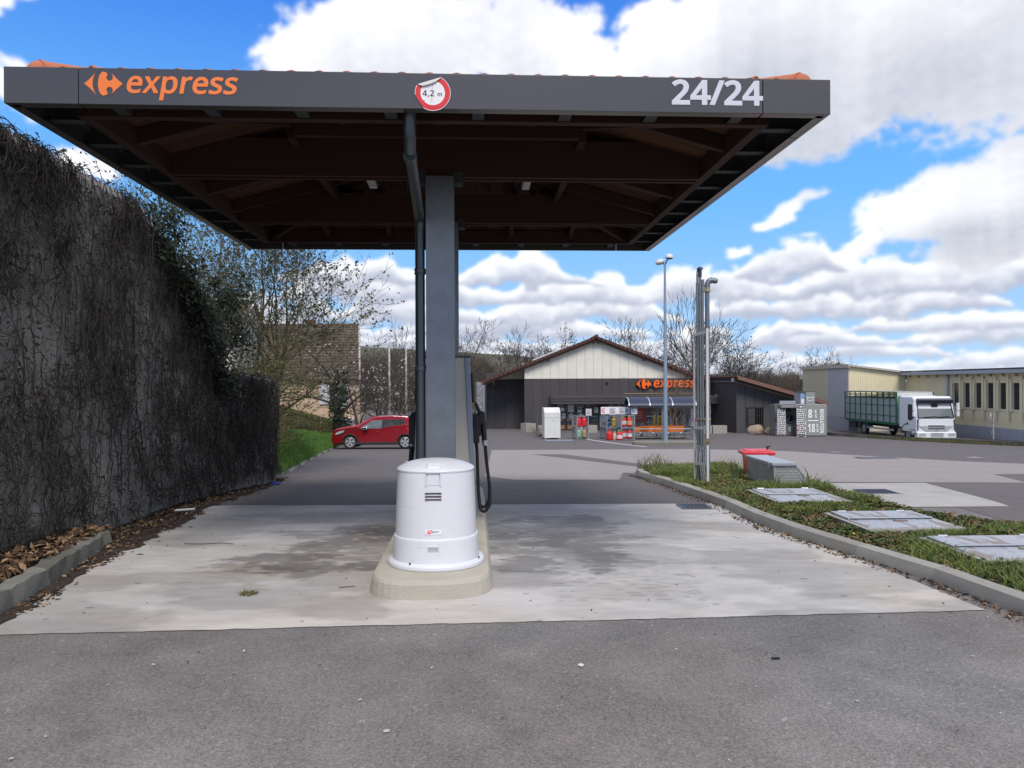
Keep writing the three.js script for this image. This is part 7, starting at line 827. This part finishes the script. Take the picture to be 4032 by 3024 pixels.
// bare trees behind the shop: four builds of tree, each individual a copy
{
  const TW = 0.021; const common = { wob: 0.34, up: 0.10, spread: 0.52, lenK: 0.62, radK: 0.62, clear: 0.28 };
  const kinds = [
    growTree(1, { ...common, h: 5.2, r0: 0.17, levels: 4, kids: [6, 4, 3, 2], minR: TW }), growTree(2, { ...common, h: 4.6, r0: 0.15, levels: 4, kids: [7, 3, 3, 2], minR: TW, spread: 0.62, wob: 0.5 }),
    growTree(3, { ...common, h: 5.6, r0: 0.15, levels: 4, kids: [5, 4, 3, 2], minR: TW, spread: 0.40, stems: [[0, 0, 0.05, 0, 1], [0.4, 0.1, 0.25, 0.1, 0.85]] }), growTree(4, { ...common, h: 4.4, r0: 0.14, levels: 4, kids: [6, 4, 3, 2], minR: TW, spread: 0.58, wob: 0.55, stems: [[0, 0, -0.12, 0, 1], [0.2, 0, 0.3, 0, 0.8], [-0.3, 0, -0.35, 0.1, 0.7]] })];
  const labs = ['tall bare tree with fine upright twigs', 'bare knotty tree hung with seed clusters', 'slender bare tree of two stems', 'low spreading bare tree of several stems'];
  const barks = [M.barkPale, M.bark, M.barkPale, M.bark];
  const src = kinds.map((k, i) => { const t = new THREE.Group(); const wood = new THREE.Mesh(k.g, barks[i]); wood.name = 'branches'; wood.castShadow = true; t.add(wood); if (i === 1 || i === 3) { const lf = new THREE.Mesh(leafGeo(k.tips, k.r, 1.3, 0.15, 0.13), leafMat(0.08, 0.06, 0.05)); lf.name = 'seed_pods'; tagIt(lf, null, null, null, 'stuff'); t.add(lf); } return t; });
  // [kind, pixel-free world x, distance, height scale, where it stands]
  const stand = [[0, -4.4, 82, 1.12, 'left of the shop, beside the steel column'], [1, -1.2, 84, 1.0, 'behind the left eave of the shop'], [1, 2.6, 80, 1.0, 'behind the left roof slope of the shop'], [3, 5.0, 84, 1.22, 'behind the shop roof, just left of its skylight'], [2, 0.6, 90, .95, 'farther back behind the left roof slope'], [1, 11.4, 78, 1.12, 'behind the shop right of the ridge'], [0, 13.8, 84, 1.15, 'behind the right roof slope, farther from the ridge'], [3, 16.6, 76, 1.05, 'behind the lamp post'], [2, 18.3, 76, 1.16, 'between the lamp post and the vent pipes'], [0, 20.2, 80, 1.08, 'directly behind the vent pipes'], [1, 21.2, 74, 1.12, 'right of the vent pipes, behind the annex corner'], [3, 23.2, 78, 1.0, 'behind the annex roof, nearer to the vent pipes'], [1, 25.2, 84, 0.72, 'behind the middle of the annex roof'], [3, 30.4, 92, 0.66, 'small, behind the low end of the annex roof'], [0, 34.0, 96, 0.62, 'small and faint, left of the yellow building'], [3, 38.5, 96, 0.94, 'above the left corner of the yellow building'], [2, 42.6, 100, 0.70, 'above the roof of the yellow building'], [0, -7.6, 80, 0.95, 'left of the fuel pump column, over the car'], [2, -11.0, 74, 0.85, 'beside the white poles'], [3, -13.6, 78, 0.9, 'right of the house with the brown roof'], [1, -15.6, 72, 0.80, 'close behind the right end of the brown roof']];
  const rr = rng(17); stand.forEach(([k, x, d, s, where], i) => { const t = src[k].clone(); t.name = numbered('bare_tree'); t.position.set(x, -1.8 + (d > 90 ? 0.4 : 0), -d); t.rotation.y = rr() * 6.28; t.scale.setScalar(s); t.children.forEach((c) => { c.name = numbered(c.name); }); scene.add(t); tagIt(t, labs[k] + ' ' + where, 'tree', 'bare trees behind the shop'); });
  // the wood on the slope reads as one mass
  const mk = (geo, mat, n, seed, name, label) => { const q = rng(seed), m = new THREE.InstancedMesh(geo, mat, n), o = new THREE.Object3D(); m.name = numbered(name); for (let i = 0; i < n; i++) { const az = -0.50 + 0.86 * q(), d = 88 + 95 * q(), left = az < -0.03; const dd = left ? d : d + 10; o.position.set(Math.tan(az) * dd, -1.8 + Math.max(0, (dd - 100)) * (left ? 0.045 : 0.018), -dd); o.rotation.y = q() * 6.28; o.scale.setScalar((left ? 0.62 : 0.42) + 0.22 * q()); o.updateMatrix(); m.setMatrixAt(i, o.matrix); } scene.add(m); tagIt(m, label, 'wood', null, 'stuff'); };
  mk(kinds[0].g, std(0.10, 0.08, 0.055, 1), 330, 5, 'wood', 'brown leafless wood on the slope behind the car and the shop'); mk(kinds[3].g, std(0.075, 0.064, 0.04, 1), 420, 6, 'undergrowth', 'darker leafless undergrowth of the wood on the slope');
}
// mistletoe-like bush on the roof line
{ const t = thing('bush', 'small round evergreen bush showing above the left corner of the yellow building', 'bush', [38.5, 1.6, 90]); const r = rng(5), tp = []; for (let i = 0; i < 160; i++) { const v = V(r() - 0.5, r() - 0.5, r() - 0.5).normalize().multiplyScalar(0.75 * Math.cbrt(r())); tp.push([V(v.x, v.y * 0.9 + 1.7, v.z), V(0, 1, 0)]); } part('foliage', leafGeo(tp, r, 9, 0.22, 0.12), leafMat(0.05, 0.06, 0.02), t); part('stem', rod(V(0, -1, 0), V(0, 1.6, 0), 0.05), M.bark, t); }
// many-stemmed tree in young leaf behind the low wall
{
  const k = growTree(71, { h: 3.35, r0: 0.075, levels: 4, kids: [6, 5, 3, 2], minR: 0.0055, spread: 0.5, lenK: 0.62, radK: 0.6, clear: 0.25, wob: 0.38, up: 0.06, midTips: true, stems: [[0, 0, -0.1, 0.05, 1.05], [0.5, 0.1, 0.16, 0, 1.0], [-0.5, 0.2, -0.36, 0, 1.0], [0.9, 0, 0.42, 0.1, 0.9], [-1.0, 0, -0.22, -0.2, 1.1], [0.2, 0.4, 0.5, -0.2, 0.8], [-1.4, 0, -0.4, 0, 1.1], [1.2, -0.2, 0.10, 0.1, 0.95]] });
  const t = thing('tree', 'many stemmed tree coming into leaf behind the low end of the ivy wall', 'tree', [-7.7, 0.2, 20.5]); t.scale.setScalar(1.12); part('branches', k.g, M.barkGreen, t); tagIt(part('foliage', leafGeo(k.tips, k.r, 1.1, 0.075, 0.03), leafMat(0.085, 0.092, 0.045), t), null, null, null, 'stuff');
  const k2 = growTree(81, { h: 2.5, r0: 0.07, levels: 4, kids: [5, 4, 3, 2], minR: 0.004, spread: 0.56, lenK: 0.62, radK: 0.6, clear: 0.2, wob: 0.45, up: 0.03, midTips: true, stems: [[0, 0, -0.2, 0, 1], [0.4, 0, 0.3, 0, 0.9], [-0.5, 0, -0.4, 0.2, 0.9], [0.2, 0.3, 0.1, 0.3, 1]] });
  const t2 = thing('tree', 'loose tree in young leaf behind the ivy covered step of the wall', 'tree', [-8.0, 1.2, 15.8]); part('branches', k2.g, M.barkGreen, t2); tagIt(part('foliage', leafGeo(k2.tips, k2.r, 1.0, 0.065, 0.03), leafMat(0.085, 0.10, 0.038), t2), null, null, null, 'stuff');
  const k3 = growTree(91, { h: 1.5, r0: 0.05, levels: 4, kids: [6, 4, 3, 2], minR: 0.0035, spread: 0.72, lenK: 0.66, radK: 0.6, clear: 0.1, wob: 0.5, up: -0.03, midTips: true, stems: [[0, 0, 0.35, 0.1, 1], [0.2, 0, 0.8, 0.1, 1], [-0.3, 0, -0.4, 0.1, 1], [0.5, 0, 0.2, 0.3, 1], [0.3, 0.3, 0.5, -0.4, 1]] });
  const t3 = thing('shrub', 'yellowish green spreading shrub over the top of the low wall', 'shrub', [-6.6, 0.75, 18.6]); part('branches', k3.g, std(0.13, 0.115, 0.05, 0.95), t3); tagIt(part('foliage', leafGeo(k3.tips, k3.r, 0.95, 0.06, 0.03), leafMat(0.08, 0.085, 0.028), t3), null, null, null, 'stuff');
  // ivy clad tree in blossom by the end of the hedge
  const k4 = growTree(101, { h: 3.2, r0: 0.18, levels: 4, kids: [7, 4, 3, 2], minR: 0.007, spread: 0.66, lenK: 0.66, radK: 0.55, clear: 0.35, wob: 0.5, up: 0.02, midTips: true });
  const t4 = thing('blossom_tree', 'spreading tree with an ivy clad trunk and a few white blossoms by the house corner', 'tree', [-9.3, -1.35, 41]); t4.scale.set(1.35, 1.2, 1.2); part('branches', k4.g, M.bark, t4); tagIt(part('blossom', leafGeo(k4.tips, k4.r, 0.75, 0.09, 0.08), leafMat(0.42, 0.41, 0.36), t4), null, null, null, 'stuff'); { const r = rng(3), tp = []; for (let i = 0; i < 260; i++) { const y = 0.1 + r() * 3.0, a = r() * 6.28, q = 0.22 + 0.18 * r() * (1.3 - y / 3); tp.push([V(Math.cos(a) * q, y, Math.sin(a) * q), V(0, 1, 0)]); } tagIt(part('ivy_leaves', leafGeo(tp, r, 12, 0.10, 0.13), leafMat(0.022, 0.036, 0.016), t4), null, null, null, 'stuff'); }
  const k5 = growTree(111, { h: 2.6, r0: 0.09, levels: 4, kids: [6, 4, 3, 2], minR: 0.007, spread: 0.6, lenK: 0.64, radK: 0.6, clear: 0.2, wob: 0.45, up: 0.05, midTips: true, stems: [[0, 0, 0.1, 0, 1], [0.6, 0, 0.35, 0, 0.9], [-0.6, 0, -0.3, 0, 1]] });
  const t5 = thing('blossom_tree', 'thin bare thicket dotted with buds behind the red car, by the white poles', 'tree', [-6.7, -1.5, 43.5]); part('branches', k5.g, M.bark, t5); tagIt(part('blossom', leafGeo(k5.tips, k5.r, 0.7, 0.09, 0.08), leafMat(0.34, 0.33, 0.28), t5), null, null, null, 'stuff'); const t6 = thing('thicket', 'dense brown thicket between the blossom tree and the steel column', 'bush', [-7.9, -1.5, 45.5]); part('branches', k5.g.clone(), M.barkPale, t6); tagIt(part('buds', leafGeo(k5.tips, k5.r, 0.6, 0.08, 0.2), leafMat(0.12, 0.11, 0.06), t6), null, null, null, 'stuff'); t6.scale.set(1.5, 1.1, 1.2);
  const t7 = thing('thicket', 'low dark thicket left of the shop flank wall, behind the fuel pump', 'bush', [-4.9, -1.6, 62]); part('branches', k5.g.clone(), M.barkPale, t7); t7.scale.set(1.3, 1.0, 1.2);
}
// bare shrubs before the shop
{
  const k = growTree(121, { h: 1.1, r0: 0.03, levels: 3, kids: [5, 4, 3], minR: 0.005, spread: 0.55, lenK: 0.6, radK: 0.6, clear: 0.05, wob: 0.4, up: 0.05, stems: [[0, 0, -0.3, 0, 1], [0.1, 0, 0.35, 0.1, 1], [0, 0.1, 0.05, 0.3, 1.1], [-0.1, 0, -0.6, 0, 0.8], [0.15, 0, 0.7, 0, 0.8]] });
  const s1 = thing('shrub', 'low bare brown shrub beside the white container', 'shrub', [1.75, gy(1.7, 49.5), 49.5]); part('branches', k.g, std(0.16, 0.13, 0.10, 1), s1); s1.scale.set(0.9, 0.45, 0.8); const r = rng(4); part('bag', (() => { const g = new THREE.IcosahedronGeometry(0.36, 2); const p = g.attributes.position; for (let i = 0; i < p.count; i++) { const n = 0.75 + 0.5 * fbm(p.getX(i) * 5 + 9, p.getY(i) * 5 + p.getZ(i) * 4, 3, 9); p.setXYZ(i, p.getX(i) * n * 1.2, p.getY(i) * n * 0.8 + 0.28, p.getZ(i) * n); } g.computeVertexNormals(); g.translate(0.35, 0.1, 0.3); return g; })(), std(0.19, 0.16, 0.145, 0.8), s1);
  const k2 = growTree(131, { h: 2.3, r0: 0.05, levels: 3, kids: [7, 5, 3], minR: 0.008, spread: 0.42, lenK: 0.62, radK: 0.6, clear: 0.1, wob: 0.35, up: 0.08, stems: [[0, 0, 0.05, 0, 1.1], [0.2, 0, 0.3, 0, 1], [-0.2, 0, -0.25, 0, 1.1], [0.3, 0, 0.55, 0.1, 0.9], [-0.1, 0.2, -0.5, 0.2, 0.8]] });
  const s2 = thing('shrub', 'tall bare shrub beside the right end of the trolley shelter', 'shrub', [10.9, gy(10.9, 50), 50.2]); part('branches', k2.g, std(0.19, 0.15, 0.11, 1), s2);
  const s3 = thing('sapling', 'thin bare sapling before the dark wall of the shop', 'sapling', [1.62, gy(1.6, 50), 50.2]); part('branches', growTree(141, { h: 1.5, r0: 0.02, levels: 2, kids: [6, 3], minR: 0.006, spread: 0.3, lenK: 0.45, radK: 0.6, clear: 0.3, wob: 0.15, up: 0.12 }).g, std(0.15, 0.13, 0.11, 1), s3);
  const k4 = growTree(151, { h: 0.55, r0: 0.006, levels: 2, kids: [6, 4], minR: 0.0022, spread: 0.4, lenK: 0.7, radK: 0.7, clear: 0.02, wob: 0.2, up: -0.03, stems: Array.from({ length: 14 }, (_, i) => [0.04 * Math.cos(i), 0.05 * Math.sin(i * 2.3), Math.cos(i * 2.4) * 1.2, Math.sin(i * 2.4) * 0.9, 1]) }); const s4 = thing('dry_shrub', 'tuft of dry straw coloured twigs at the end of the ivy wall', 'shrub', [-5.75, 0.30, 17.6]); part('twigs', k4.g, std(0.30, 0.20, 0.115, 1), s4);
}
// ------------------------------------------------------------------ clipped hedge on the bank
{
  const hd = thing('hedge', 'long clipped brown green hedge running back from the ivy wall', 'hedge'); const q = [[15.9, -6.1, 0.36, 1.50], [20, -6.9, 0.30, 1.34], [24, -7.5, 0.12, 1.14], [31, -8.5, -0.42, 0.62], [37, -9.15, -0.88, 0.14], [43.5, -9.95, -1.25, -0.26]]; const at = (d) => { for (let i = 0; i < q.length - 1; i++) if (d <= q[i + 1][0]) { const t = (d - q[i][0]) / (q[i + 1][0] - q[i][0]); return [1, 2, 3].map((k) => mix(q[i][k], q[i + 1][k], t)); } return q[q.length - 1].slice(1); };
  const g = []; for (let i = 0; i < q.length - 1; i++) { const a = q[i], b = q[i + 1]; const A = (e, dx, y) => P(e[1] + dx, y, e[0]); g.push(quadGeo(A(a, -0.04, a[2] - 0.2), A(b, -0.04, b[2] - 0.2), A(b, -0.06, b[3] - 0.05), A(a, -0.06, a[3] - 0.05)), quadGeo(A(a, -0.06, a[3] - 0.05), A(b, -0.06, b[3] - 0.05), A(b, -0.8, b[3] - 0.05), A(a, -0.8, a[3] - 0.05))); } g.push(quadGeo(P(-9.99, -1.5, 43.4), P(-10.7, -1.5, 43.4), P(-10.7, -0.3, 43.4), P(-9.99, -0.3, 43.4))); part('core', g, std(0.03, 0.026, 0.012, 1, 0, { side: THREE.DoubleSide }), hd);
  const r = rng(66), p = []; for (let i = 0; i < 52000; i++) { const d = 15.9 + Math.pow(r(), 1.15) * 27.6, [x, y0, y1] = at(d); const top = r() < 0.2, c = top ? V(x - r() * 0.75, y1 + (r() - 0.6) * 0.06, -d) : V(x + (r() - 0.6) * 0.07, mix(y0 - 0.1, y1 + 0.02, r()), -d); const t = V(r() - 0.3, r() - 0.4, r() - 0.5).normalize(), b = V(r() - 0.5, r() - 0.5, r() - 0.5).cross(t).normalize(), s = 0.028 + 0.03 * r(); const e = c.clone().addScaledVector(t, s), l = c.clone().addScaledVector(b, s * 0.45), rr = c.clone().addScaledVector(b, -s * 0.45); p.push(...l.toArray(), ...rr.toArray(), ...e.toArray()); } const lg = new THREE.BufferGeometry(); lg.setAttribute('position', new THREE.Float32BufferAttribute(p, 3)); lg.computeVertexNormals(); const col = new Float32Array(p.length); for (let i = 0; i < p.length / 9; i++) { const k = r(); for (let j = 0; j < 3; j++) { col[i * 9 + j * 3] = mix(0.065, 0.16, k); col[i * 9 + j * 3 + 1] = mix(0.075, 0.15, k); col[i * 9 + j * 3 + 2] = 0.034; } } lg.setAttribute('color', new THREE.BufferAttribute(col, 3)); tagIt(part('foliage', lg, new THREE.MeshPhysicalMaterial({ color: C(1, 1, 1), vertexColors: true, roughness: 0.8, side: THREE.DoubleSide }), hd), null, null, null, 'stuff');
}
// ------------------------------------------------------------------ houses on the left
{
  const O = { X: -13, Y: -1.4, D: 47 }; const h = thing('house', 'peach rendered house with a large brown tiled roof behind the hedge', 'house', [O.X, O.Y, O.D]); const l = (X, Y, D) => L(X, Y, D, O); const pe = std(0.62, 0.45, 0.30, 0.85, 0, { map: mottle }), rt = [0, 1, 2].map((i) => std(0.085 + 0.018 * i, 0.066 + 0.013 * i, 0.047 + 0.009 * i, 0.9, 0, { map: mottle }));
  part('wall', [box(7.4, 3.5, 0.2, -0.1, 1.75, -0.1), quadGeo(l(-9.4, -1.5, 47.1), l(-11.3, -1.5, 55), l(-11.3, 2.05, 55), l(-9.4, 2.05, 47.1))], pe, h); part('eaves_board', box(7.7, 0.14, 0.1, -0.25, 3.52, 0.22), std(0.62, 0.6, 0.54, 0.6), h); part('roof', quadGeo(l(-17.1, 2.06, 46.72), l(-9.32, 2.06, 46.72), l(-10.2, 5.72, 51), l(-17.1, 5.72, 51)), rt[0], h); part('roof', quadGeo(l(-11.2, 2.06, 55.2), l(-17.1, 2.06, 55.2), l(-17.1, 5.72, 51), l(-10.2, 5.72, 51)), rt[0], h); part('gable', quadGeo(l(-9.4, 2.0, 46.9), l(-11.25, 2.0, 55.0), l(-10.3, 5.6, 51.1), l(-10.25, 5.6, 51.0)), pe, h); part('verge_board', [beam(l(-9.34, 1.98, 46.7), l(-10.22, 5.68, 51), 0.12, 0.2)], std(0.40, 0.36, 0.31, 0.7), h); part('ridge_tile', rod(l(-17.1, 5.74, 51), l(-10.2, 5.74, 51), 0.11, 0.11, 8), std(0.14, 0.085, 0.06, 0.9), h);
  // tile courses, in long strips each a little proud of the one below
  const nC = 20; for (let i = 0; i < nC; i++) { const t0 = i / nC, t1 = (i + 1.05) / nC; const a0 = l(-17.05, mix(2.06, 5.72, t0) + 0.09, mix(46.72, 51, t0) - 0.05), b0 = l(mix(-9.36, -10.24, t0), mix(2.06, 5.72, t0) + 0.09, mix(46.72, 51, t0) - 0.05), a1 = l(-17.05, mix(2.06, 5.72, t1) + 0.03, mix(46.72, 51, t1) - 0.02), b1 = l(mix(-9.36, -10.24, t1), mix(2.06, 5.72, t1) + 0.03, mix(46.72, 51, t1) - 0.02); const pieces = 6; const r = rng(i + 1); for (let k = 0; k < pieces; k++) { const u0 = k / pieces, u1 = (k + 1) / pieces - 0.001; const A = a0.clone().lerp(b0, u0), B = a0.clone().lerp(b0, u1), Cc = a1.clone().lerp(b1, u1), D = a1.clone().lerp(b1, u0); part('tile_course', [quadGeo(A, B, Cc, D), quadGeo(A.clone().add(V(0, -0.07, 0)), B.clone().add(V(0, -0.07, 0)), B, A)], rt[(r() * 3) | 0], h); } }
  const w = part('window', box(1.1, 1.15, 0.06, 2.3, 2.55, 0.03), std(0.10, 0.12, 0.14, 0.1), h); part('window_frame', [box(1.24, 0.08, 0.09, 2.3, 3.14, 0.05), box(1.24, 0.08, 0.09, 2.3, 1.95, 0.05), box(0.07, 1.1, 0.09, 1.71, 2.55, 0.05), box(0.07, 1.1, 0.09, 2.89, 2.55, 0.05), box(0.05, 1.1, 0.08, 2.3, 2.55, 0.05)], M.white, w); part('shutter', [box(0.5, 1.2, 0.05, 1.38, 2.55, 0.06)], M.whitePaint, h); part('chimney', [box(0.6, 0.5, 0.5, -0.5, 7.25, -4.1)], std(0.14, 0.085, 0.06, 0.9), h);
  part('porch', [box(1.6, 1.0, 0.9, 2.5, 0.5, 0.5)], M.whitePaint, h); part('porch_roof', [box(1.8, 0.12, 1.1, 2.5, 1.05, 0.5)], M.white, h); part('porch_window', [box(0.5, 0.5, 0.04, 2.75, 0.62, 0.96)], std(0.2, 0.23, 0.25, 0.2), h);
  const O2 = { X: -15.5, Y: -1.0, D: 43 }; const h2 = thing('house', 'tall old house whose white gable edge shows behind the ivy and the leafing tree', 'house', [O2.X, O2.Y, O2.D]); part('wall', box(2.4, 5.2, 6, -1.35, 2.6, -3), std(0.55, 0.53, 0.49, 0.85, 0, { map: streaks }), h2); part('gable', prism([[-6, 5.2], [0, 5.2], [-3, 7.5]], 0.1).rotateY(Math.PI / 2).translate(-0.2, 0, -6.0), std(0.55, 0.53, 0.49, 0.85), h2); part('roof', quadGeo(V(-2.9, 5.05, 0.3), V(0.1, 5.05, 0.3), V(0.0, 7.85, -3), V(-2.9, 7.85, -3)), rt[1], h2); part('roof', quadGeo(V(0.1, 5.05, -6.3), V(-2.9, 5.05, -6.3), V(-2.9, 7.85, -3), V(0.0, 7.85, -3)), rt[0], h2); part('verge_board', [beam(V(0.08, 5.0, 0.3), V(0.02, 7.8, -3), 0.14, 0.16)], M.whitePaint, h2); part('window', box(0.02, 1.2, 0.7, -0.14, 3.4, -1.2), std(0.3, 0.33, 0.36, 0.1), h2);
  // aerial above the wall
  const ae = thing('television_aerial', 'thin television aerial standing up behind the top of the ivy wall', 'aerial', [-15.2, 2.0, 30]); const am = std(0.42, 0.44, 0.46, 0.4, 0.6); part('mast', rod(V(0, 0, 0), V(0, 6.15, 0), 0.022, 0.022, 8), am, ae); part('grid', [...Array.from({ length: 7 }, (_, i) => rod(V(-0.28 + i * 0.09, 5.5, 0.1 + Math.abs(i - 3) * 0.03), V(-0.28 + i * 0.09, 6.2, 0.1 + Math.abs(i - 3) * 0.03), 0.006, 0.006, 4)), rod(V(-0.3, 5.85, 0.1), V(0.3, 5.85, 0.1), 0.008, 0.008, 4)], am, ae); part('boom', [rod(V(-0.7, 5.3, 0), V(0.6, 5.3, 0), 0.014, 0.014, 6), rod(V(-0.3, 4.75, 0), V(0.8, 4.6, 0), 0.012, 0.012, 6)], am, ae); for (let i = 0; i < 6; i++) part('element', rod(V(-0.05 + i * 0.14, 4.7 - i * 0.02, -0.3), V(0.1 + i * 0.14, 4.7 - i * 0.02, 0.3), 0.007, 0.007, 4), am, ae);
}
for (const [x, top, lab] of [[-7.32, 4.15, 'thin white pole among the thicket, left of the two'], [-6.32, 4.2, 'thin white pole nearer to the steel column, right of the two']]) { const y = gy(x, 45); const t = thing('white_pole', lab, 'pole', [x, y, 45.5]); part('pole', rod(V(0, 0, 0), V(0, top - y, 0), 0.07, 0.05, 10), std(0.66, 0.65, 0.62, 0.7, 0, { map: streaks }), t); part('finial', place(new THREE.SphereGeometry(0.06, 8, 6), 0, top - y + 0.03, 0), M.silver, t); }
// bits of litter on the asphalt
{
  const item = (name, lab, x, d, g, m) => { const t = thing(name, lab, 'litter', [x, gy(x, d) + 0.006, d]); part('scrap', g, m, t); };
  const crumple = (s, seed, fl = 0.4) => { const g = new THREE.IcosahedronGeometry(s, 2); const p = g.attributes.position; for (let i = 0; i < p.count; i++) { const n = 0.6 + 0.8 * fbm(p.getX(i) / s * 1.4 + seed, p.getY(i) / s * 1.4 + p.getZ(i) / s, 3, seed); p.setXYZ(i, p.getX(i) * n, (p.getY(i) * n + s * 0.6) * fl, p.getZ(i) * n); } g.computeVertexNormals(); return g; };
  const wm = std(0.6, 0.6, 0.58, 0.8); item('paper_scrap', 'white scrap of paper on the asphalt in the middle foreground', 0.42, 4.72, crumple(0.022, 3, 0.2), wm); item('paper_scrap', 'white smear of gum on the asphalt at the bottom of the photo', -0.64, 3.84, crumple(0.016, 8, 0.05), std(0.45, 0.45, 0.43, 0.9)); item('black_scrap', 'small black strip lying on the asphalt to the right', 1.66, 4.82, box(0.05, 0.008, 0.02, 0, 0.004, 0, 0, 0.1), M.black); item('moss_clump', 'flat clump of dry moss on the pad left of the island', -2.2, 6.35, tuftGeo(55, 90, 0.035, 0.07, 2.2), std(0.15, 0.14, 0.055, 1, 0, { side: THREE.DoubleSide })); item('twig', 'thin brown twig on the pad near the ivy wall', -3.3, 8.35, [pipe([V(-0.3, 0.01, 0), V(-0.1, 0.012, 0.03), V(0.1, 0.012, -0.02), V(0.25, 0.012, 0.03)], 0.004, 5, 14)], std(0.07, 0.045, 0.03, 1)); item('white_stick', 'white paper tube among the dead leaves at the wall foot', -4.45, 10.35, rod(V(-0.12, 0.05, 0.02), V(0.12, 0.06, -0.03), 0.016, 0.016, 8), M.white); item('blue_wrapper', 'blue plastic wrapper in the leaves at the end of the wall', -4.62, 14.9, crumple(0.09, 21, 0.35), std(0.04, 0.05, 0.32, 0.5)); item('paper_scrap', 'white crumpled paper in the grass of the verge', -5.55, 17.3, crumple(0.08, 25, 0.5), wm); item('stick', 'dark stick by the corner of the pump island', -1.42, 6.55, [rod(V(-0.07, 0.008, 0.02), V(0.06, 0.008, -0.02), 0.004, 0.003, 6)], M.bark);
}
renderer.render(scene, camera);
